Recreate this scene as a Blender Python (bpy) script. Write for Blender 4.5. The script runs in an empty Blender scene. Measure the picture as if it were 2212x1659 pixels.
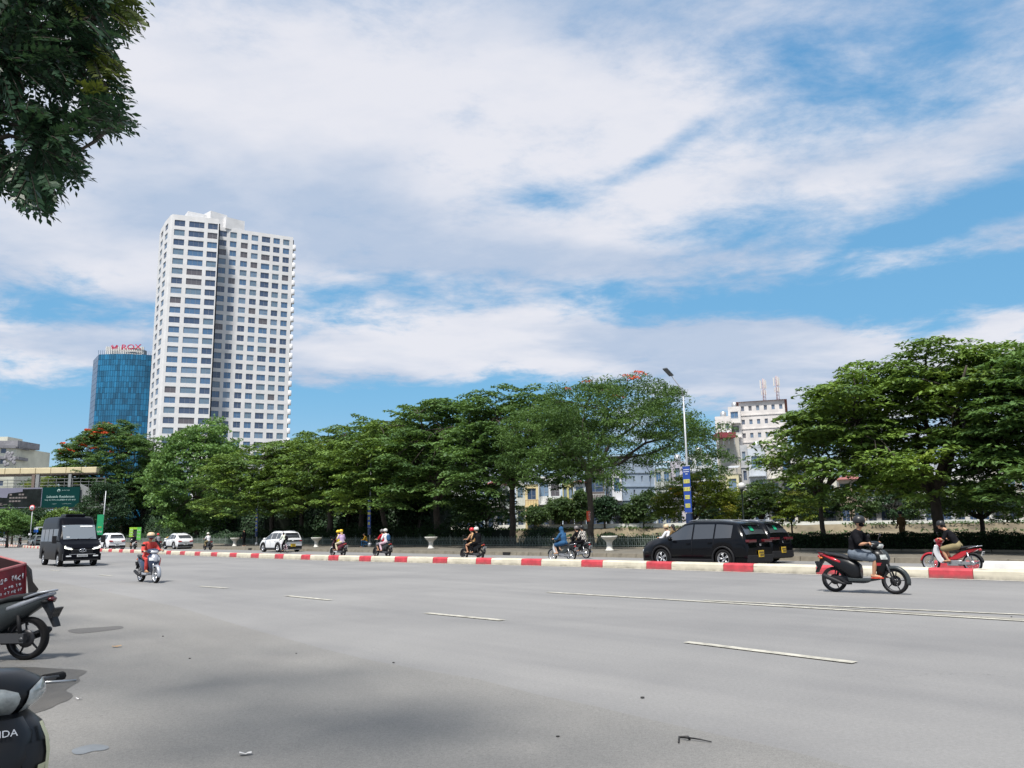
import bpy, bmesh, math, random
import numpy as np
from mathutils import Vector, Matrix, noise
R = math.radians
SC = bpy.context.scene
EXPO = 0.85
COL = SC.collection
# ------------------------------------------------------------------ camera
FPX = 1750.0; PW, PH = 2212.0, 1659.0
CH = 1.6
cam_d = bpy.data.cameras.new("camera"); cam = bpy.data.objects.new("camera", cam_d); COL.objects.link(cam)
cam_d.sensor_width = 36.0; cam_d.lens = 36.0 * FPX / PW
cam_d.clip_start = 0.05; cam_d.clip_end = 6000
CR = Matrix.Rotation(R(90 + 10.08), 3, 'X') @ Matrix.Rotation(-0.0165, 3, 'Z')
cam.matrix_world = Matrix.Translation((0, 0, CH)) @ CR.to_4x4()
SC.camera = cam
# ------------------------------------------------------------------ light and exposure
SC.view_settings.view_transform = 'Standard'; SC.view_settings.look = 'None'
SC.view_settings.exposure = EXPO; SC.view_settings.gamma = 1
SC.view_settings.use_curve_mapping = False
SC.cycles.use_denoising = True
SC.cycles.max_bounces = 6; SC.cycles.transparent_max_bounces = 8
SC.cycles.diffuse_bounces = 3; SC.cycles.glossy_bounces = 3; SC.cycles.transmission_bounces = 4
SUN_DIR = Vector((-0.17, -0.44, 0.88)).normalized()     # towards the sun
sun_d = bpy.data.lights.new("sun", 'SUN'); sun = bpy.data.objects.new("sun", sun_d); COL.objects.link(sun)
sun_d.energy = 3.4; sun_d.angle = R(7); sun_d.color = (1.0, 0.95, 0.88)
sun.rotation_euler = SUN_DIR.to_track_quat('Z', 'Y').to_euler(); sun.location = (0, 0, 60)


def ray(px, py):
    return (CR @ Vector(((px - PW / 2) / FPX, -(py - PH / 2) / FPX, -1.0))).normalized()


def G(px, py, z=0.0):
    d = ray(px, py); t = (z - CH) / d.z
    return Vector((d.x * t, d.y * t, z))


def PY(px, py, Y):
    d = ray(px, py); t = Y / d.y
    return Vector((d.x * t, Y, CH + d.z * t))


# road frame: s runs along the road to the far left, n runs across it away from the camera
RD = Vector((-math.sin(R(42.5)), math.cos(R(42.5)), 0)); RN = Vector((math.cos(R(42.5)), math.sin(R(42.5)), 0))


def bend(s):
    if s < 70: return 0.0
    if s < 130: return 0.107 * (s - 70) ** 2 / 120.0
    return 0.107 * 30 + 0.107 * (s - 130)


def W(s, n, z=0.0):
    p = RD * s + RN * (n + bend(s)); return Vector((p.x, p.y, z))


def WA(px, n, z=0.0, py=None):
    """the point of the line n = const of the road frame that stands in the column px near the horizon"""
    d = ray(px, 1141 - 0.0165 * (px - 1106) if py is None else py)
    lo, hi = 3.0, 600.0
    def f(t):
        x, y = d.x * t, d.y * t
        s = x * RD.x + y * RD.y
        return x * RN.x + y * RN.y - bend(s) - n
    for _ in range(60):
        m = (lo + hi) / 2
        if f(m) > 0: hi = m
        else: lo = m
    return Vector((d.x * lo, d.y * lo, z))


# ------------------------------------------------------------------ materials
MATS = {}


def grime(m, top=0.30):
    """road dirt splashed on the foot of a kerb, and dark tyre scuffs on its face"""
    t = NT(m.node_tree); b = t.n['Principled BSDF']; src = b.inputs['Base Color'].links[0].from_socket
    tc = t.new('ShaderNodeTexCoord').outputs['Object']; sp = t.new('ShaderNodeSeparateXYZ'); t.put(sp.inputs[0], tc)
    f = t.m('MULTIPLY', t.mr(sp.outputs[2], 0.0, 0.13, 1, 0), t.mr(t.noise(tc, 2.2, 5, .7), .35, .65, .15, .85))
    al = t.mapping(tc, (1, 1, 6), (0, 0, R(-42.5))); sc = t.mr(t.noise(t.mapping(al, (4, .5, 2)), 1.6, 5, .65), .60, .68, 0, .55)
    f = t.m('MAXIMUM', f, sc); t.put(b.inputs['Base Color'], t.mix(f, src, (0.11, 0.10, 0.085)))




def srgb(r, g, b):
    return tuple(((c / 255) / 12.92 if c / 255 <= 0.04045 else ((c / 255 + 0.055) / 1.055) ** 2.4) for c in (r, g, b))


class NT:
    def __init__(s, tree): s.t = tree; s.n = tree.nodes; s.l = tree.links
    def new(s, typ, **kw):
        n = s.n.new(typ)
        for k, v in kw.items(): setattr(n, k, v)
        return n
    def put(s, sock, v):
        if isinstance(v, bpy.types.NodeSocket): s.l.new(v, sock)
        elif v is not None: sock.default_value = v
    def m(s, op, a, b=None, c=None, clamp=False):
        n = s.new('ShaderNodeMath', operation=op); n.use_clamp = clamp
        s.put(n.inputs[0], a)
        if b is not None: s.put(n.inputs[1], b)
        if c is not None: s.put(n.inputs[2], c)
        return n.outputs[0]
    def mr(s, v, a, b, c=0.0, d=1.0, smooth=False):
        n = s.new('ShaderNodeMapRange'); n.interpolation_type = 'SMOOTHSTEP' if smooth else 'LINEAR'
        s.put(n.inputs[0], v); n.inputs[1].default_value = a; n.inputs[2].default_value = b
        n.inputs[3].default_value = c; n.inputs[4].default_value = d
        return n.outputs[0]
    def mix(s, f, a, b, mode='MIX'):
        n = s.new('ShaderNodeMix', data_type='RGBA', blend_type=mode)
        s.put(n.inputs[0], f)
        s.put(n.inputs[6], a if not isinstance(a, tuple) else (*a[:3], 1))
        s.put(n.inputs[7], b if not isinstance(b, tuple) else (*b[:3], 1))
        return n.outputs[2]
    def noise(s, vec, scale, detail=4, rough=0.55, dist=0.0, col=False):
        n = s.new('ShaderNodeTexNoise'); s.put(n.inputs['Vector'], vec)
        n.inputs['Scale'].default_value = scale; n.inputs['Detail'].default_value = detail
        n.inputs['Roughness'].default_value = rough; n.inputs['Distortion'].default_value = dist
        return n.outputs['Color' if col else 'Fac']
    def mapping(s, vec, scale=(1, 1, 1), rot=(0, 0, 0), loc=(0, 0, 0)):
        n = s.new('ShaderNodeMapping'); s.put(n.inputs[0], vec)
        n.inputs['Scale'].default_value = scale; n.inputs['Rotation'].default_value = rot; n.inputs['Location'].default_value = loc
        return n.outputs[0]


def mat(name, col, rough=0.6, metal=0.0, var=0.0, vscale=3.0, coat=0.0, spec=None, emit=0.0, bump=0.0, bscale=40.0, island=0.0, trans=0.0, alpha=None, coords='Object'):
    """plain painted, cloth, stone or metal surface with slight tonal variation"""
    if name in MATS: return MATS[name]
    m = bpy.data.materials.new(name); m.use_nodes = True
    t = NT(m.node_tree); b = t.n['Principled BSDF']
    tc = t.new('ShaderNodeTexCoord').outputs[coords]
    c = (*col[:3], 1.0)
    b.inputs['Base Color'].default_value = c
    if var > 0:
        f = t.noise(tc, vscale, 5, 0.6)
        f = t.mr(f, 0.3, 0.7, 1 - var, 1 + var)
        v = t.new('ShaderNodeVectorMath', operation='SCALE'); v.inputs[0].default_value = col[:3]; t.put(v.inputs['Scale'], f)
        out = v.outputs[0]
        t.put(b.inputs['Base Color'], out)
    if island > 0:
        g = t.new('ShaderNodeNewGeometry').outputs['Random Per Island']
        f = t.mr(g, 0, 1, 1 - island, 1 + island)
        v2 = t.new('ShaderNodeVectorMath', operation='SCALE')
        src = b.inputs['Base Color'].links[0].from_socket if b.inputs['Base Color'].links else None
        if src is not None: t.put(v2.inputs[0], src)
        else: v2.inputs[0].default_value = col[:3]
        t.put(v2.inputs['Scale'], f); t.put(b.inputs['Base Color'], v2.outputs[0])
    b.inputs['Roughness'].default_value = rough; b.inputs['Metallic'].default_value = metal
    if coat: b.inputs['Coat Weight'].default_value = coat; b.inputs['Coat Roughness'].default_value = 0.08
    if spec is not None: b.inputs['Specular IOR Level'].default_value = spec
    if emit: b.inputs['Emission Color'].default_value = c; b.inputs['Emission Strength'].default_value = emit
    if trans: b.inputs['Transmission Weight'].default_value = trans
    if alpha is not None: b.inputs['Alpha'].default_value = alpha
    if bump:
        bn = t.new('ShaderNodeBump'); bn.inputs['Strength'].default_value = bump; bn.inputs['Distance'].default_value = 0.02
        t.put(bn.inputs['Height'], t.noise(tc, bscale, 4, 0.6)); t.put(b.inputs['Normal'], bn.outputs[0])
    MATS[name] = m
    return m


# ------------------------------------------------------------------ world: sky with broken cloud
def azel(px, py):
    d = ray(px, py); return math.degrees(math.atan2(d.x, d.y)), math.degrees(math.asin(d.z))


def build_world():
    w = bpy.data.worlds.new("World"); SC.world = w; w.use_nodes = True
    t = NT(w.node_tree); bg = t.n['Background']
    sky = t.new('ShaderNodeTexSky', sky_type='NISHITA'); sky.sun_disc = False
    sky.sun_elevation = math.asin(SUN_DIR.z); sky.sun_rotation = math.atan2(SUN_DIR.x, SUN_DIR.y) % (2 * math.pi)
    sky.air_density = 1.0; sky.dust_density = 0.6; sky.ozone_density = 1.5
    tc = t.new('ShaderNodeTexCoord').outputs['Generated']
    sp = t.new('ShaderNodeSeparateXYZ'); t.put(sp.inputs[0], tc)
    x, y, z = sp.outputs
    az = t.m('MULTIPLY', t.m('ARCTAN2', x, y), 57.2958)
    el = t.m('MULTIPLY', t.m('ARCSINE', z), 57.2958)
    zz = t.m('ADD', t.m('MAXIMUM', z, 0.0), 0.10)
    cb = t.new('ShaderNodeCombineXYZ'); t.put(cb.inputs[0], t.m('DIVIDE', x, zz)); t.put(cb.inputs[1], t.m('DIVIDE', y, zz))
    q = cb.outputs[0]
    cq = t.mapping(q, (1.0, 1.0, 1), (0, 0, R(-25)))
    qs = t.mapping(cq, (0.8, 1.15, 1))
    n1 = t.noise(qs, 0.70, 12, 0.62, 0.2)           # large masses with fine broken edges
    n2 = t.noise(t.mapping(q, (0.9, 1.1, 1), (0, 0, 0.5), (7, 3, 2)), 4.6, 9, 0.64, 0.15)         # wisps and mackerel grain
    # az / el space noise: puffy near the horizon
    cb2 = t.new('ShaderNodeCombineXYZ'); t.put(cb2.inputs[0], t.m('MULTIPLY', az, 0.055)); t.put(cb2.inputs[1], t.m('MULTIPLY', el, 0.15))
    n3 = t.noise(cb2.outputs[0], 3.4, 12, 0.62, 0.4)
    near = t.mr(el, 12, 22, 0, 1, True)
    base = t.m('ADD', t.m('MULTIPLY', t.m('SUBTRACT', n1, 0.5), near), t.m('MULTIPLY', t.m('SUBTRACT', n3, 0.5), t.m('SUBTRACT', 1.15, near)))
    base = t.m('ADD', t.m('MULTIPLY', base, 1.15), t.m('MULTIPLY', t.m('SUBTRACT', n2, 0.5), 0.80))
    cov = t.m('ADD', base, 0.34)
    # where the cover is thin or thick (azimuth, elevation, spreads, amount)
    # each: px, py, half-width px, half-height px, amount, tilt(deg el per deg az)
    F = [(1700, 655, 560, 46, -0.60, 0.015), (2120, 640, 230, 60, -0.35, 0.02), (1330, 618, 260, 22, -0.22, 0.08),
         (1985, 500, 260, 42, -0.38, 0.10), (1585, 500, 150, 45, -0.36, 0.0), (1190, 425, 75, 28, -0.36, 0),
         (2150, 420, 150, 40, -0.30, 0.15), (1960, 175, 330, 150, -0.24, 0.2), (1700, 70, 300, 90, -0.20, 0), (2080, 240, 170, 60, -0.12, 0.1), (1650, 250, 200, 50, -0.14, 0.3), (1440, 320, 150, 26, -0.26, 0.45),
         (820, 640, 190, 42, -0.32, 0.06), (730, 690, 90, 26, -0.24, 0.0), (60, 650, 130, 45, -0.38, 0.0), (300, 690, 130, 30, -0.2, 0),
         (830, 875, 330, 38, -0.60, 0.03), (1120, 860, 260, 30, -0.38, 0.0), (120, 870, 230, 60, -0.50, 0), (60, 960, 260, 50, -0.55, 0), (800, 940, 300, 40, -0.5, 0), (1450, 960, 300, 40, -0.35, 0), (430, 880, 200, 60, -0.4, 0),
         (2100, 775, 200, 22, 0.0, 0), (1950, 740, 120, 36, -0.22, 0),
         (1120, 700, 330, 42, 0.36, -0.05), (1400, 745, 330, 34, 0.42, -0.02), (1640, 720, 150, 36, 0.46, -0.10), (1750, 780, 260, 34, 0.40, 0), (2080, 765, 160, 24, 0.36, 0), (2185, 690, 60, 22, 0.36, 0),
         (860, 770, 290, 42, 0.34, 0.05), (130, 760, 260, 36, 0.26, 0.0), (90, 820, 160, 22, 0.2, 0), (1500, 830, 300, 30, 0.15, 0),
         (700, 250, 760, 300, 0.18, 0), (1500, 400, 260, 60, 0.12, 0.1), (900, 540, 620, 60, 0.18, 0), (1850, 570, 330, 34, 0.18, 0.02), (1900, 340, 280, 55, 0.20, 0.1), (1450, 560, 200, 36, 0.2, 0), (250, 560, 260, 70, 0.22, 0)]
    tot = None
    for px, py, hw, hh, amp, tilt in F:
        if amp == 0: continue
        a0, e0 = azel(px, py); a1, _ = azel(px + hw, py); _, e1 = azel(px, py - hh)
        da = t.m('DIVIDE', t.m('SUBTRACT', az, a0), abs(a1 - a0))
        de = t.m('SUBTRACT', el, e0)
        if tilt: de = t.m('SUBTRACT', de, t.m('MULTIPLY', t.m('SUBTRACT', az, a0), tilt))
        de = t.m('DIVIDE', de, abs(e1 - e0))
        r2 = t.m('ADD', t.m('MULTIPLY', da, da), t.m('MULTIPLY', de, de))
        g = t.m('MULTIPLY', t.m('POWER', 2.71828, t.m('MULTIPLY', r2, -0.8)), amp)
        tot = g if tot is None else t.m('ADD', tot, g)
    cov = t.m('ADD', cov, tot)
    mask = t.mr(cov, -0.03, 0.50, 0, 1, True)
    thick = t.mr(cov, 0.15, 0.85, 0, 1, True)
    # light and grey parts of the cloud
    g1 = t.noise(t.mapping(q, (0.9, 1.2, 1), (0, 0, 0.2), (3, 9, 0)), 1.15, 5, 0.5, 0.3)
    shade = t.mr(g1, 0.36, 0.64, 0, 1, True)
    g2 = t.mr(n2, 0.32, 0.7, -0.14, 0.14)
    shade = t.m('ADD', shade, g2, clamp=True)
    ccol = t.mix(shade, srgb(180, 197, 222), srgb(236, 236, 243))
    ccol = t.mix(t.m('MULTIPLY', thick, 0.2), ccol, srgb(230, 232, 240))
    # scale so that with the exposure the cloud displays at those values
    sc = t.new('ShaderNodeVectorMath', operation='SCALE'); t.put(sc.inputs[0], ccol); sc.inputs['Scale'].default_value = 2 ** -EXPO
    # sky colour: Nishita, strength 0.1
    sk = t.new('ShaderNodeVectorMath', operation='SCALE'); t.put(sk.inputs[0], sky.outputs[0]); sk.inputs['Scale'].default_value = 0.068
    hz = t.mix(t.mr(el, 9, 32, 0, 1), t.mix(t.mr(el, -1, 10, 0, 1, True), srgb(190, 221, 243), srgb(120, 187, 231)), srgb(96, 162, 216))
    hs = t.new('ShaderNodeVectorMath', operation='SCALE'); t.put(hs.inputs[0], hz); hs.inputs['Scale'].default_value = 2 ** -EXPO
    blue = t.mix(0.82, sk.outputs[0], hs.outputs[0])
    out = t.mix(t.m('MULTIPLY', mask, 0.95), blue, sc.outputs[0])
    t.put(bg.inputs['Color'], out); bg.inputs['Strength'].default_value = 1.0


build_world()
SC.world.cycles.sampling_method = "MANUAL"; SC.world.cycles.sample_map_resolution = 256


# ------------------------------------------------------------------ object helpers
def tag(o, label=None, cat=None, group=None, kind=None):
    if label: o['label'] = label
    if cat: o['category'] = cat
    if group: o['group'] = group
    if kind: o['kind'] = kind
    return o


def empty(name, loc=(0, 0, 0), rz=0.0, label=None, cat=None, group=None, parent=None):
    o = bpy.data.objects.new(name, None); COL.objects.link(o); o.location = loc; o.rotation_euler = (0, 0, rz)
    o.empty_display_size = 0.2
    tag(o, label, cat, group)
    if parent: o.parent = parent
    return o


class MB:
    """collects shapes with material slots and links them as one mesh object"""
    def __init__(s): s.v = []; s.f = []; s.mi = []; s.mats = []; s.sm = []
    def slot(s, m):
        if m not in s.mats: s.mats.append(m)
        return s.mats.index(m)
    def add(s, vs, fs, m, smooth=False):
        o = len(s.v); k = s.slot(m)
        s.v.extend([tuple(v) for v in vs])
        for f in fs: s.f.append([i + o for i in f]); s.mi.append(k); s.sm.append(smooth)
        return s
    def box(s, c, d, m, rot=None, M=None):
        x, y, z = [k / 2 for k in d]
        vs = [Vector((a * x, b * y, e * z)) for a in (-1, 1) for b in (-1, 1) for e in (-1, 1)]
        if rot is not None: vs = [rot @ v for v in vs]
        vs = [v + Vector(c) for v in vs]
        if M is not None: vs = [M @ v for v in vs]
        return s.add(vs, [(0, 1, 3, 2), (4, 6, 7, 5), (0, 4, 5, 1), (2, 3, 7, 6), (0, 2, 6, 4), (1, 5, 7, 3)], m)
    def tube(s, pts, rad, m, seg=8, cap=True, smooth=True, sq=(1, 1)):
        pts = [Vector(p) for p in pts]; n = len(pts)
        rs = rad if isinstance(rad, (list, tuple)) else [rad] * n
        vs = []; up = None
        for i, p in enumerate(pts):
            d = (pts[min(i + 1, n - 1)] - pts[max(i - 1, 0)])
            d = d.normalized() if d.length > 1e-9 else Vector((0, 0, 1))
            if up is None:
                up = Vector((0, 0, 1)) if abs(d.z) < 0.9 else Vector((1, 0, 0))
            a = d.cross(up); a = a.normalized() if a.length > 1e-6 else d.orthogonal().normalized()
            b = a.cross(d).normalized(); up = b
            for k in range(seg):
                th = 2 * math.pi * k / seg
                vs.append(p + a * math.cos(th) * rs[i] * sq[0] + b * math.sin(th) * rs[i] * sq[1])
        fs = [(i * seg + k, i * seg + (k + 1) % seg, (i + 1) * seg + (k + 1) % seg, (i + 1) * seg + k) for i in range(n - 1) for k in range(seg)]
        if cap: fs += [tuple(range(seg))[::-1], tuple((n - 1) * seg + k for k in range(seg))]
        return s.add(vs, fs, m, smooth)
    def ell(s, c, r, m, seg=16, rings=10, M=None, smooth=True):
        c = Vector(c); vs = [Vector((0, 0, r[2]))]
        for i in range(1, rings):
            ph = math.pi * i / rings
            for k in range(seg):
                th = 2 * math.pi * k / seg
                vs.append(Vector((r[0] * math.sin(ph) * math.cos(th), r[1] * math.sin(ph) * math.sin(th), r[2] * math.cos(ph))))
        vs.append(Vector((0, 0, -r[2])))
        fs = [(0, 1 + k, 1 + (k + 1) % seg) for k in range(seg)]
        for i in range(rings - 2):
            for k in range(seg):
                a = 1 + i * seg + k; b = 1 + i * seg + (k + 1) % seg
                fs.append((a, a + seg, b + seg, b))
        l = len(vs) - 1; o = 1 + (rings - 2) * seg
        fs += [(o + (k + 1) % seg, o + k, l) for k in range(seg)]
        if M is not None: vs = [M @ v for v in vs]
        return s.add([v + c for v in vs], fs, m, smooth)
    def lathe(s, prof, m, c=(0, 0, 0), seg=24, axis='Z', smooth=True, M=None, cap=True):
        vs = []
        for r, h in prof:
            for k in range(seg):
                th = 2 * math.pi * k / seg
                a, b = r * math.cos(th), r * math.sin(th)
                v = Vector((a, b, h)) if axis == 'Z' else (Vector((a, h, b)) if axis == 'Y' else Vector((h, a, b)))
                vs.append(v)
        n = len(prof)
        fs = [(i * seg + k, i * seg + (k + 1) % seg, (i + 1) * seg + (k + 1) % seg, (i + 1) * seg + k) for i in range(n - 1) for k in range(seg)]
        if cap: fs += [tuple(range(seg))[::-1], tuple((n - 1) * seg + k for k in range(seg))]
        if M is not None: vs = [M @ v for v in vs]
        return s.add([v + Vector(c) for v in vs], fs, m, smooth)
    def prism(s, outline, y0, y1, m, inset=0.0, smooth=False, plane='XZ', off=(0, 0, 0)):
        """side outline (x, z) given thickness from y0 to y1, its rim drawn in by inset"""
        o = [Vector((p[0], p[1])) for p in outline]; n = len(o)
        cx = sum((p for p in o), Vector((0, 0))) / n
        def ins(k):
            if k == 0: return o
            out = []
            for i in range(n):
                a = (o[i] - o[i - 1]); b = (o[(i + 1) % n] - o[i])
                a = a.normalized() if a.length > 0 else a; b = b.normalized() if b.length > 0 else b
                nn = Vector((-(a.y + b.y), a.x + b.x)); nn = nn.normalized() if nn.length > 1e-6 else Vector((0, 0))
                if area < 0: nn = -nn
                out.append(o[i] + nn * k)
            return out
        area = sum(o[i - 1].x * o[i].y - o[i].x * o[i - 1].y for i in range(n))
        w = y1 - y0; e = min(abs(inset), abs(w) * 0.45) * (1 if w > 0 else -1)
        layers = [(y0, ins(inset)), (y0 + e, o), (y1 - e, o), (y1, ins(inset))] if inset else [(y0, o), (y1, o)]
        vs = []
        for y, ol in layers:
            for p in ol:
                vs.append(Vector((p.x, y, p.y)) if plane == 'XZ' else (Vector((y, p.x, p.y)) if plane == 'YZ' else Vector((p.x, p.y, y))))
        L = len(layers)
        fs = [(i * n + k, i * n + (k + 1) % n, (i + 1) * n + (k + 1) % n, (i + 1) * n + k) for i in range(L - 1) for k in range(n)]
        fs += [tuple(range(n))[::-1], tuple((L - 1) * n + k for k in range(n))]
        return s.add([v + Vector(off) for v in vs], fs, m, smooth)
    def xf(s, M):
        s.v = [tuple(M @ Vector(v)) for v in s.v]; return s
    def build(s, name, parent=None, bevel=0.0, subsurf=0, wn=False, loc=None):
        me = bpy.data.meshes.new(name); me.from_pydata(s.v, [], s.f)
        for m in s.mats: me.materials.append(m)
        me.polygons.foreach_set('material_index', s.mi); me.polygons.foreach_set('use_smooth', s.sm)
        bm = bmesh.new(); bm.from_mesh(me); bmesh.ops.recalc_face_normals(bm, faces=bm.faces); bm.to_mesh(me); bm.free()
        me.update()
        o = bpy.data.objects.new(name, me); COL.objects.link(o)
        if parent is not None: o.parent = parent
        if loc is not None: o.location = loc
        if bevel:
            b = o.modifiers.new('bevel', 'BEVEL'); b.width = bevel; b.segments = 2; b.limit_method = 'ANGLE'; b.angle_limit = R(35)
        if subsurf:
            b = o.modifiers.new('sub', 'SUBSURF'); b.levels = subsurf; b.render_levels = subsurf
        return o


def smooth_poly(pts, it=2):
    """Chaikin corner cutting of a closed outline"""
    for _ in range(it):
        out = []
        for i in range(len(pts)):
            a = pts[i]; b = pts[(i + 1) % len(pts)]
            out.append((a[0] * .75 + b[0] * .25, a[1] * .75 + b[1] * .25)); out.append((a[0] * .25 + b[0] * .75, a[1] * .25 + b[1] * .75))
        pts = out
    return pts


def copy_thing(o, loc=None, rz=None, label=None, parent=None):
    c = o.copy(); COL.objects.link(c)
    if parent is not None: c.parent = parent
    for ch in list(o.children): copy_thing(ch, parent=c)
    if loc is not None: c.location = loc
    if rz is not None: c.rotation_euler = (0, 0, rz)
    if label: c['label'] = label
    return c


def text_mesh(body, size, m, name, parent=None, loc=(0, 0, 0), rot=(0, 0, 0), depth=0.01, align='CENTER', sx=1.0):
    c = bpy.data.curves.new(name, 'FONT'); c.body = body; c.size = size; c.extrude = depth; c.align_x = align; c.align_y = 'CENTER'
    c.resolution_u = 3
    o = bpy.data.objects.new(name + '_tmp', c); COL.objects.link(o)
    dg = bpy.context.evaluated_depsgraph_get(); me = bpy.data.meshes.new_from_object(o.evaluated_get(dg))
    bpy.data.objects.remove(o); bpy.data.curves.remove(c)
    me.name = name; me.materials.clear(); me.materials.append(m)
    n = bpy.data.objects.new(name, me); COL.objects.link(n); n.parent = parent; n.location = loc; n.rotation_euler = rot; n.scale = (sx, 1, 1)
    return n


def sheet(name, quads, m, kind='structure', parent=None, label=None):
    mb = MB()
    for q in quads: mb.add(q, [tuple(range(len(q)))], m)
    o = mb.build(name, parent)
    if kind: o['kind'] = kind
    return o

# ================================================================== ground, roads, kerbs
def asphalt(name, c1, c2, grain=1.0):
    m = bpy.data.materials.new(name); m.use_nodes = True; t = NT(m.node_tree); b = t.n['Principled BSDF']
    tc = t.new('ShaderNodeTexCoord').outputs['Object']
    al = t.mapping(tc, (1, 1, 1), (0, 0, R(-42.5)))            # rolled along the road
    st = t.mapping(al, (0.9, 0.10, 1))
    f1 = t.noise(tc, 0.16, 6, 0.6, 0.6); f2 = t.noise(st, 0.9, 6, 0.6, 0.2)
    f = t.m('ADD', t.m('MULTIPLY', t.mr(f1, 0.3, 0.7), 0.55), t.m('MULTIPLY', t.mr(f2, 0.3, 0.7), 0.45))
    col = t.mix(f, c1, c2)
    g = t.noise(tc, 130, 3, 0.7); g2 = t.noise(tc, 28, 5, 0.7)
    gg = t.m('ADD', t.mr(g, 0.25, 0.75, -0.26 * grain, 0.26 * grain), t.mr(g2, 0.3, 0.7, -0.12, 0.12))
    # small pale grit and dark specks
    vo = t.new('ShaderNodeTexVoronoi'); t.put(vo.inputs['Vector'], tc); vo.inputs['Scale'].default_value = 16
    sp = t.mr(vo.outputs['Distance'], 0.05, 0.13, -0.22, 0.0)
    vo2 = t.new('ShaderNodeTexVoronoi'); t.put(vo2.inputs['Vector'], t.mapping(tc, loc=(5, 2, 1))); vo2.inputs['Scale'].default_value = 5
    sp2 = t.mr(vo2.outputs['Distance'], 0.03, 0.07, 0.2, 0.0)
    # fine cracks
    vc = t.new('ShaderNodeTexVoronoi', feature='DISTANCE_TO_EDGE'); vc.inputs['Scale'].default_value = 0.28
    wob = t.noise(tc, 1.2, 5, 0.7, col=True)
    wv = t.new('ShaderNodeVectorMath', operation='ADD'); t.put(wv.inputs[0], tc)
    ws = t.new('ShaderNodeVectorMath', operation='SCALE'); t.put(ws.inputs[0], wob); ws.inputs['Scale'].default_value = 1.6; t.put(wv.inputs[1], ws.outputs[0])
    t.put(vc.inputs['Vector'], wv.outputs[0])
    ck = t.m('MULTIPLY', t.mr(vc.outputs['Distance'], 0.0, 0.004, -0.25, 0.0), t.mr(t.noise(tc, 0.35, 2), 0.55, 0.62))
    k = t.m('ADD', t.m('ADD', t.m('ADD', gg, sp), sp2), t.m('ADD', ck, 1.0))
    v = t.new('ShaderNodeVectorMath', operation='SCALE'); t.put(v.inputs[0], col); t.put(v.inputs['Scale'], k)
    t.put(b.inputs['Base Color'], v.outputs[0])
    t.put(b.inputs['Roughness'], t.mr(f2, 0.3, 0.7, 0.72, 0.9)); b.inputs['Specular IOR Level'].default_value = 0.35
    bn = t.new('ShaderNodeBump'); bn.inputs['Strength'].default_value = 0.35; bn.inputs['Distance'].default_value = 0.01
    t.put(bn.inputs['Height'], t.m('ADD', g, g2)); t.put(b.inputs['Normal'], bn.outputs[0])
    return m


M_ROAD = asphalt('road_asphalt', (0.160, 0.159, 0.160), (0.262, 0.258, 0.252))
M_APRON = asphalt('near_asphalt', (0.160, 0.156, 0.149), (0.240, 0.234, 0.222), 1.5)
M_PATCH = asphalt('patch_asphalt', (0.095, 0.092, 0.090), (0.125, 0.122, 0.118), 1.2)
M_WALK = mat('pavement_stone', (0.135, 0.122, 0.098), 0.9, var=0.25, vscale=1.2, bump=0.3, bscale=20)
M_EARTH = mat('dry_earth', (0.150, 0.125, 0.082), 0.95, var=0.5, vscale=0.30, bump=0.5, bscale=3)
M_GROUND = mat('grey_ground', (0.15, 0.145, 0.12), 0.95, var=0.3, vscale=0.2)
M_SOIL = mat('dark_soil', (0.035, 0.035, 0.022), 0.95, var=0.3, vscale=0.8)
M_STONE = mat('kerb_stone', (0.185, 0.165, 0.128), 0.85, var=0.22, vscale=2.5, bump=0.3, bscale=25)
M_LINE = mat('road_paint', (0.40, 0.385, 0.33), 0.7, var=0.40, vscale=6.0)
M_LINEW = mat('kerb_line_paint', (0.52, 0.50, 0.44), 0.7, var=0.25, vscale=3.0)
M_CREAM = mat('cream_kerb_paint', (0.57, 0.525, 0.415), 0.7, var=0.16, vscale=1.7, bump=0.15, bscale=30)
M_RED = mat('red_kerb_paint', (0.47, 0.045, 0.06), 0.6, var=0.28, vscale=3.0, bump=0.15, bscale=30)
for _m in (M_CREAM, M_RED): grime(_m)
M_WHITEK = mat('white_kerb_paint', (0.74, 0.73, 0.70), 0.7, var=0.08, vscale=2.2)


def strip(name, n0, n1, z, m, s0=-40, s1=420, ds=6, zf=None):
    """flat strip of the road frame"""
    mb = MB(); ss = np.arange(s0, s1 + ds, ds); vs = []
    for s in ss: vs += [W(s, n0, z), W(s, n1, z)]
    fs = [(2 * i, 2 * i + 2, 2 * i + 3, 2 * i + 1) for i in range(len(ss) - 1)]
    mb.add(vs, fs, m); o = mb.build(name); o['kind'] = 'structure'; return o


# the lake hollow and everything else out to the horizon
SHORE = [Vector((-45, 138, 0)), Vector((-20, 128, 0)), Vector((30, 116, 0)), Vector((110, 104, 0)), Vector((300, 80, 0))]
BIG = 3000
mb = MB()
edge = [W(s, 52.0, -0.05) for s in (-260, -120, -60, -20, 20, 60, 76)]
shore = [Vector((p.x, p.y + 0.0, -0.05)) for p in SHORE]
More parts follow.
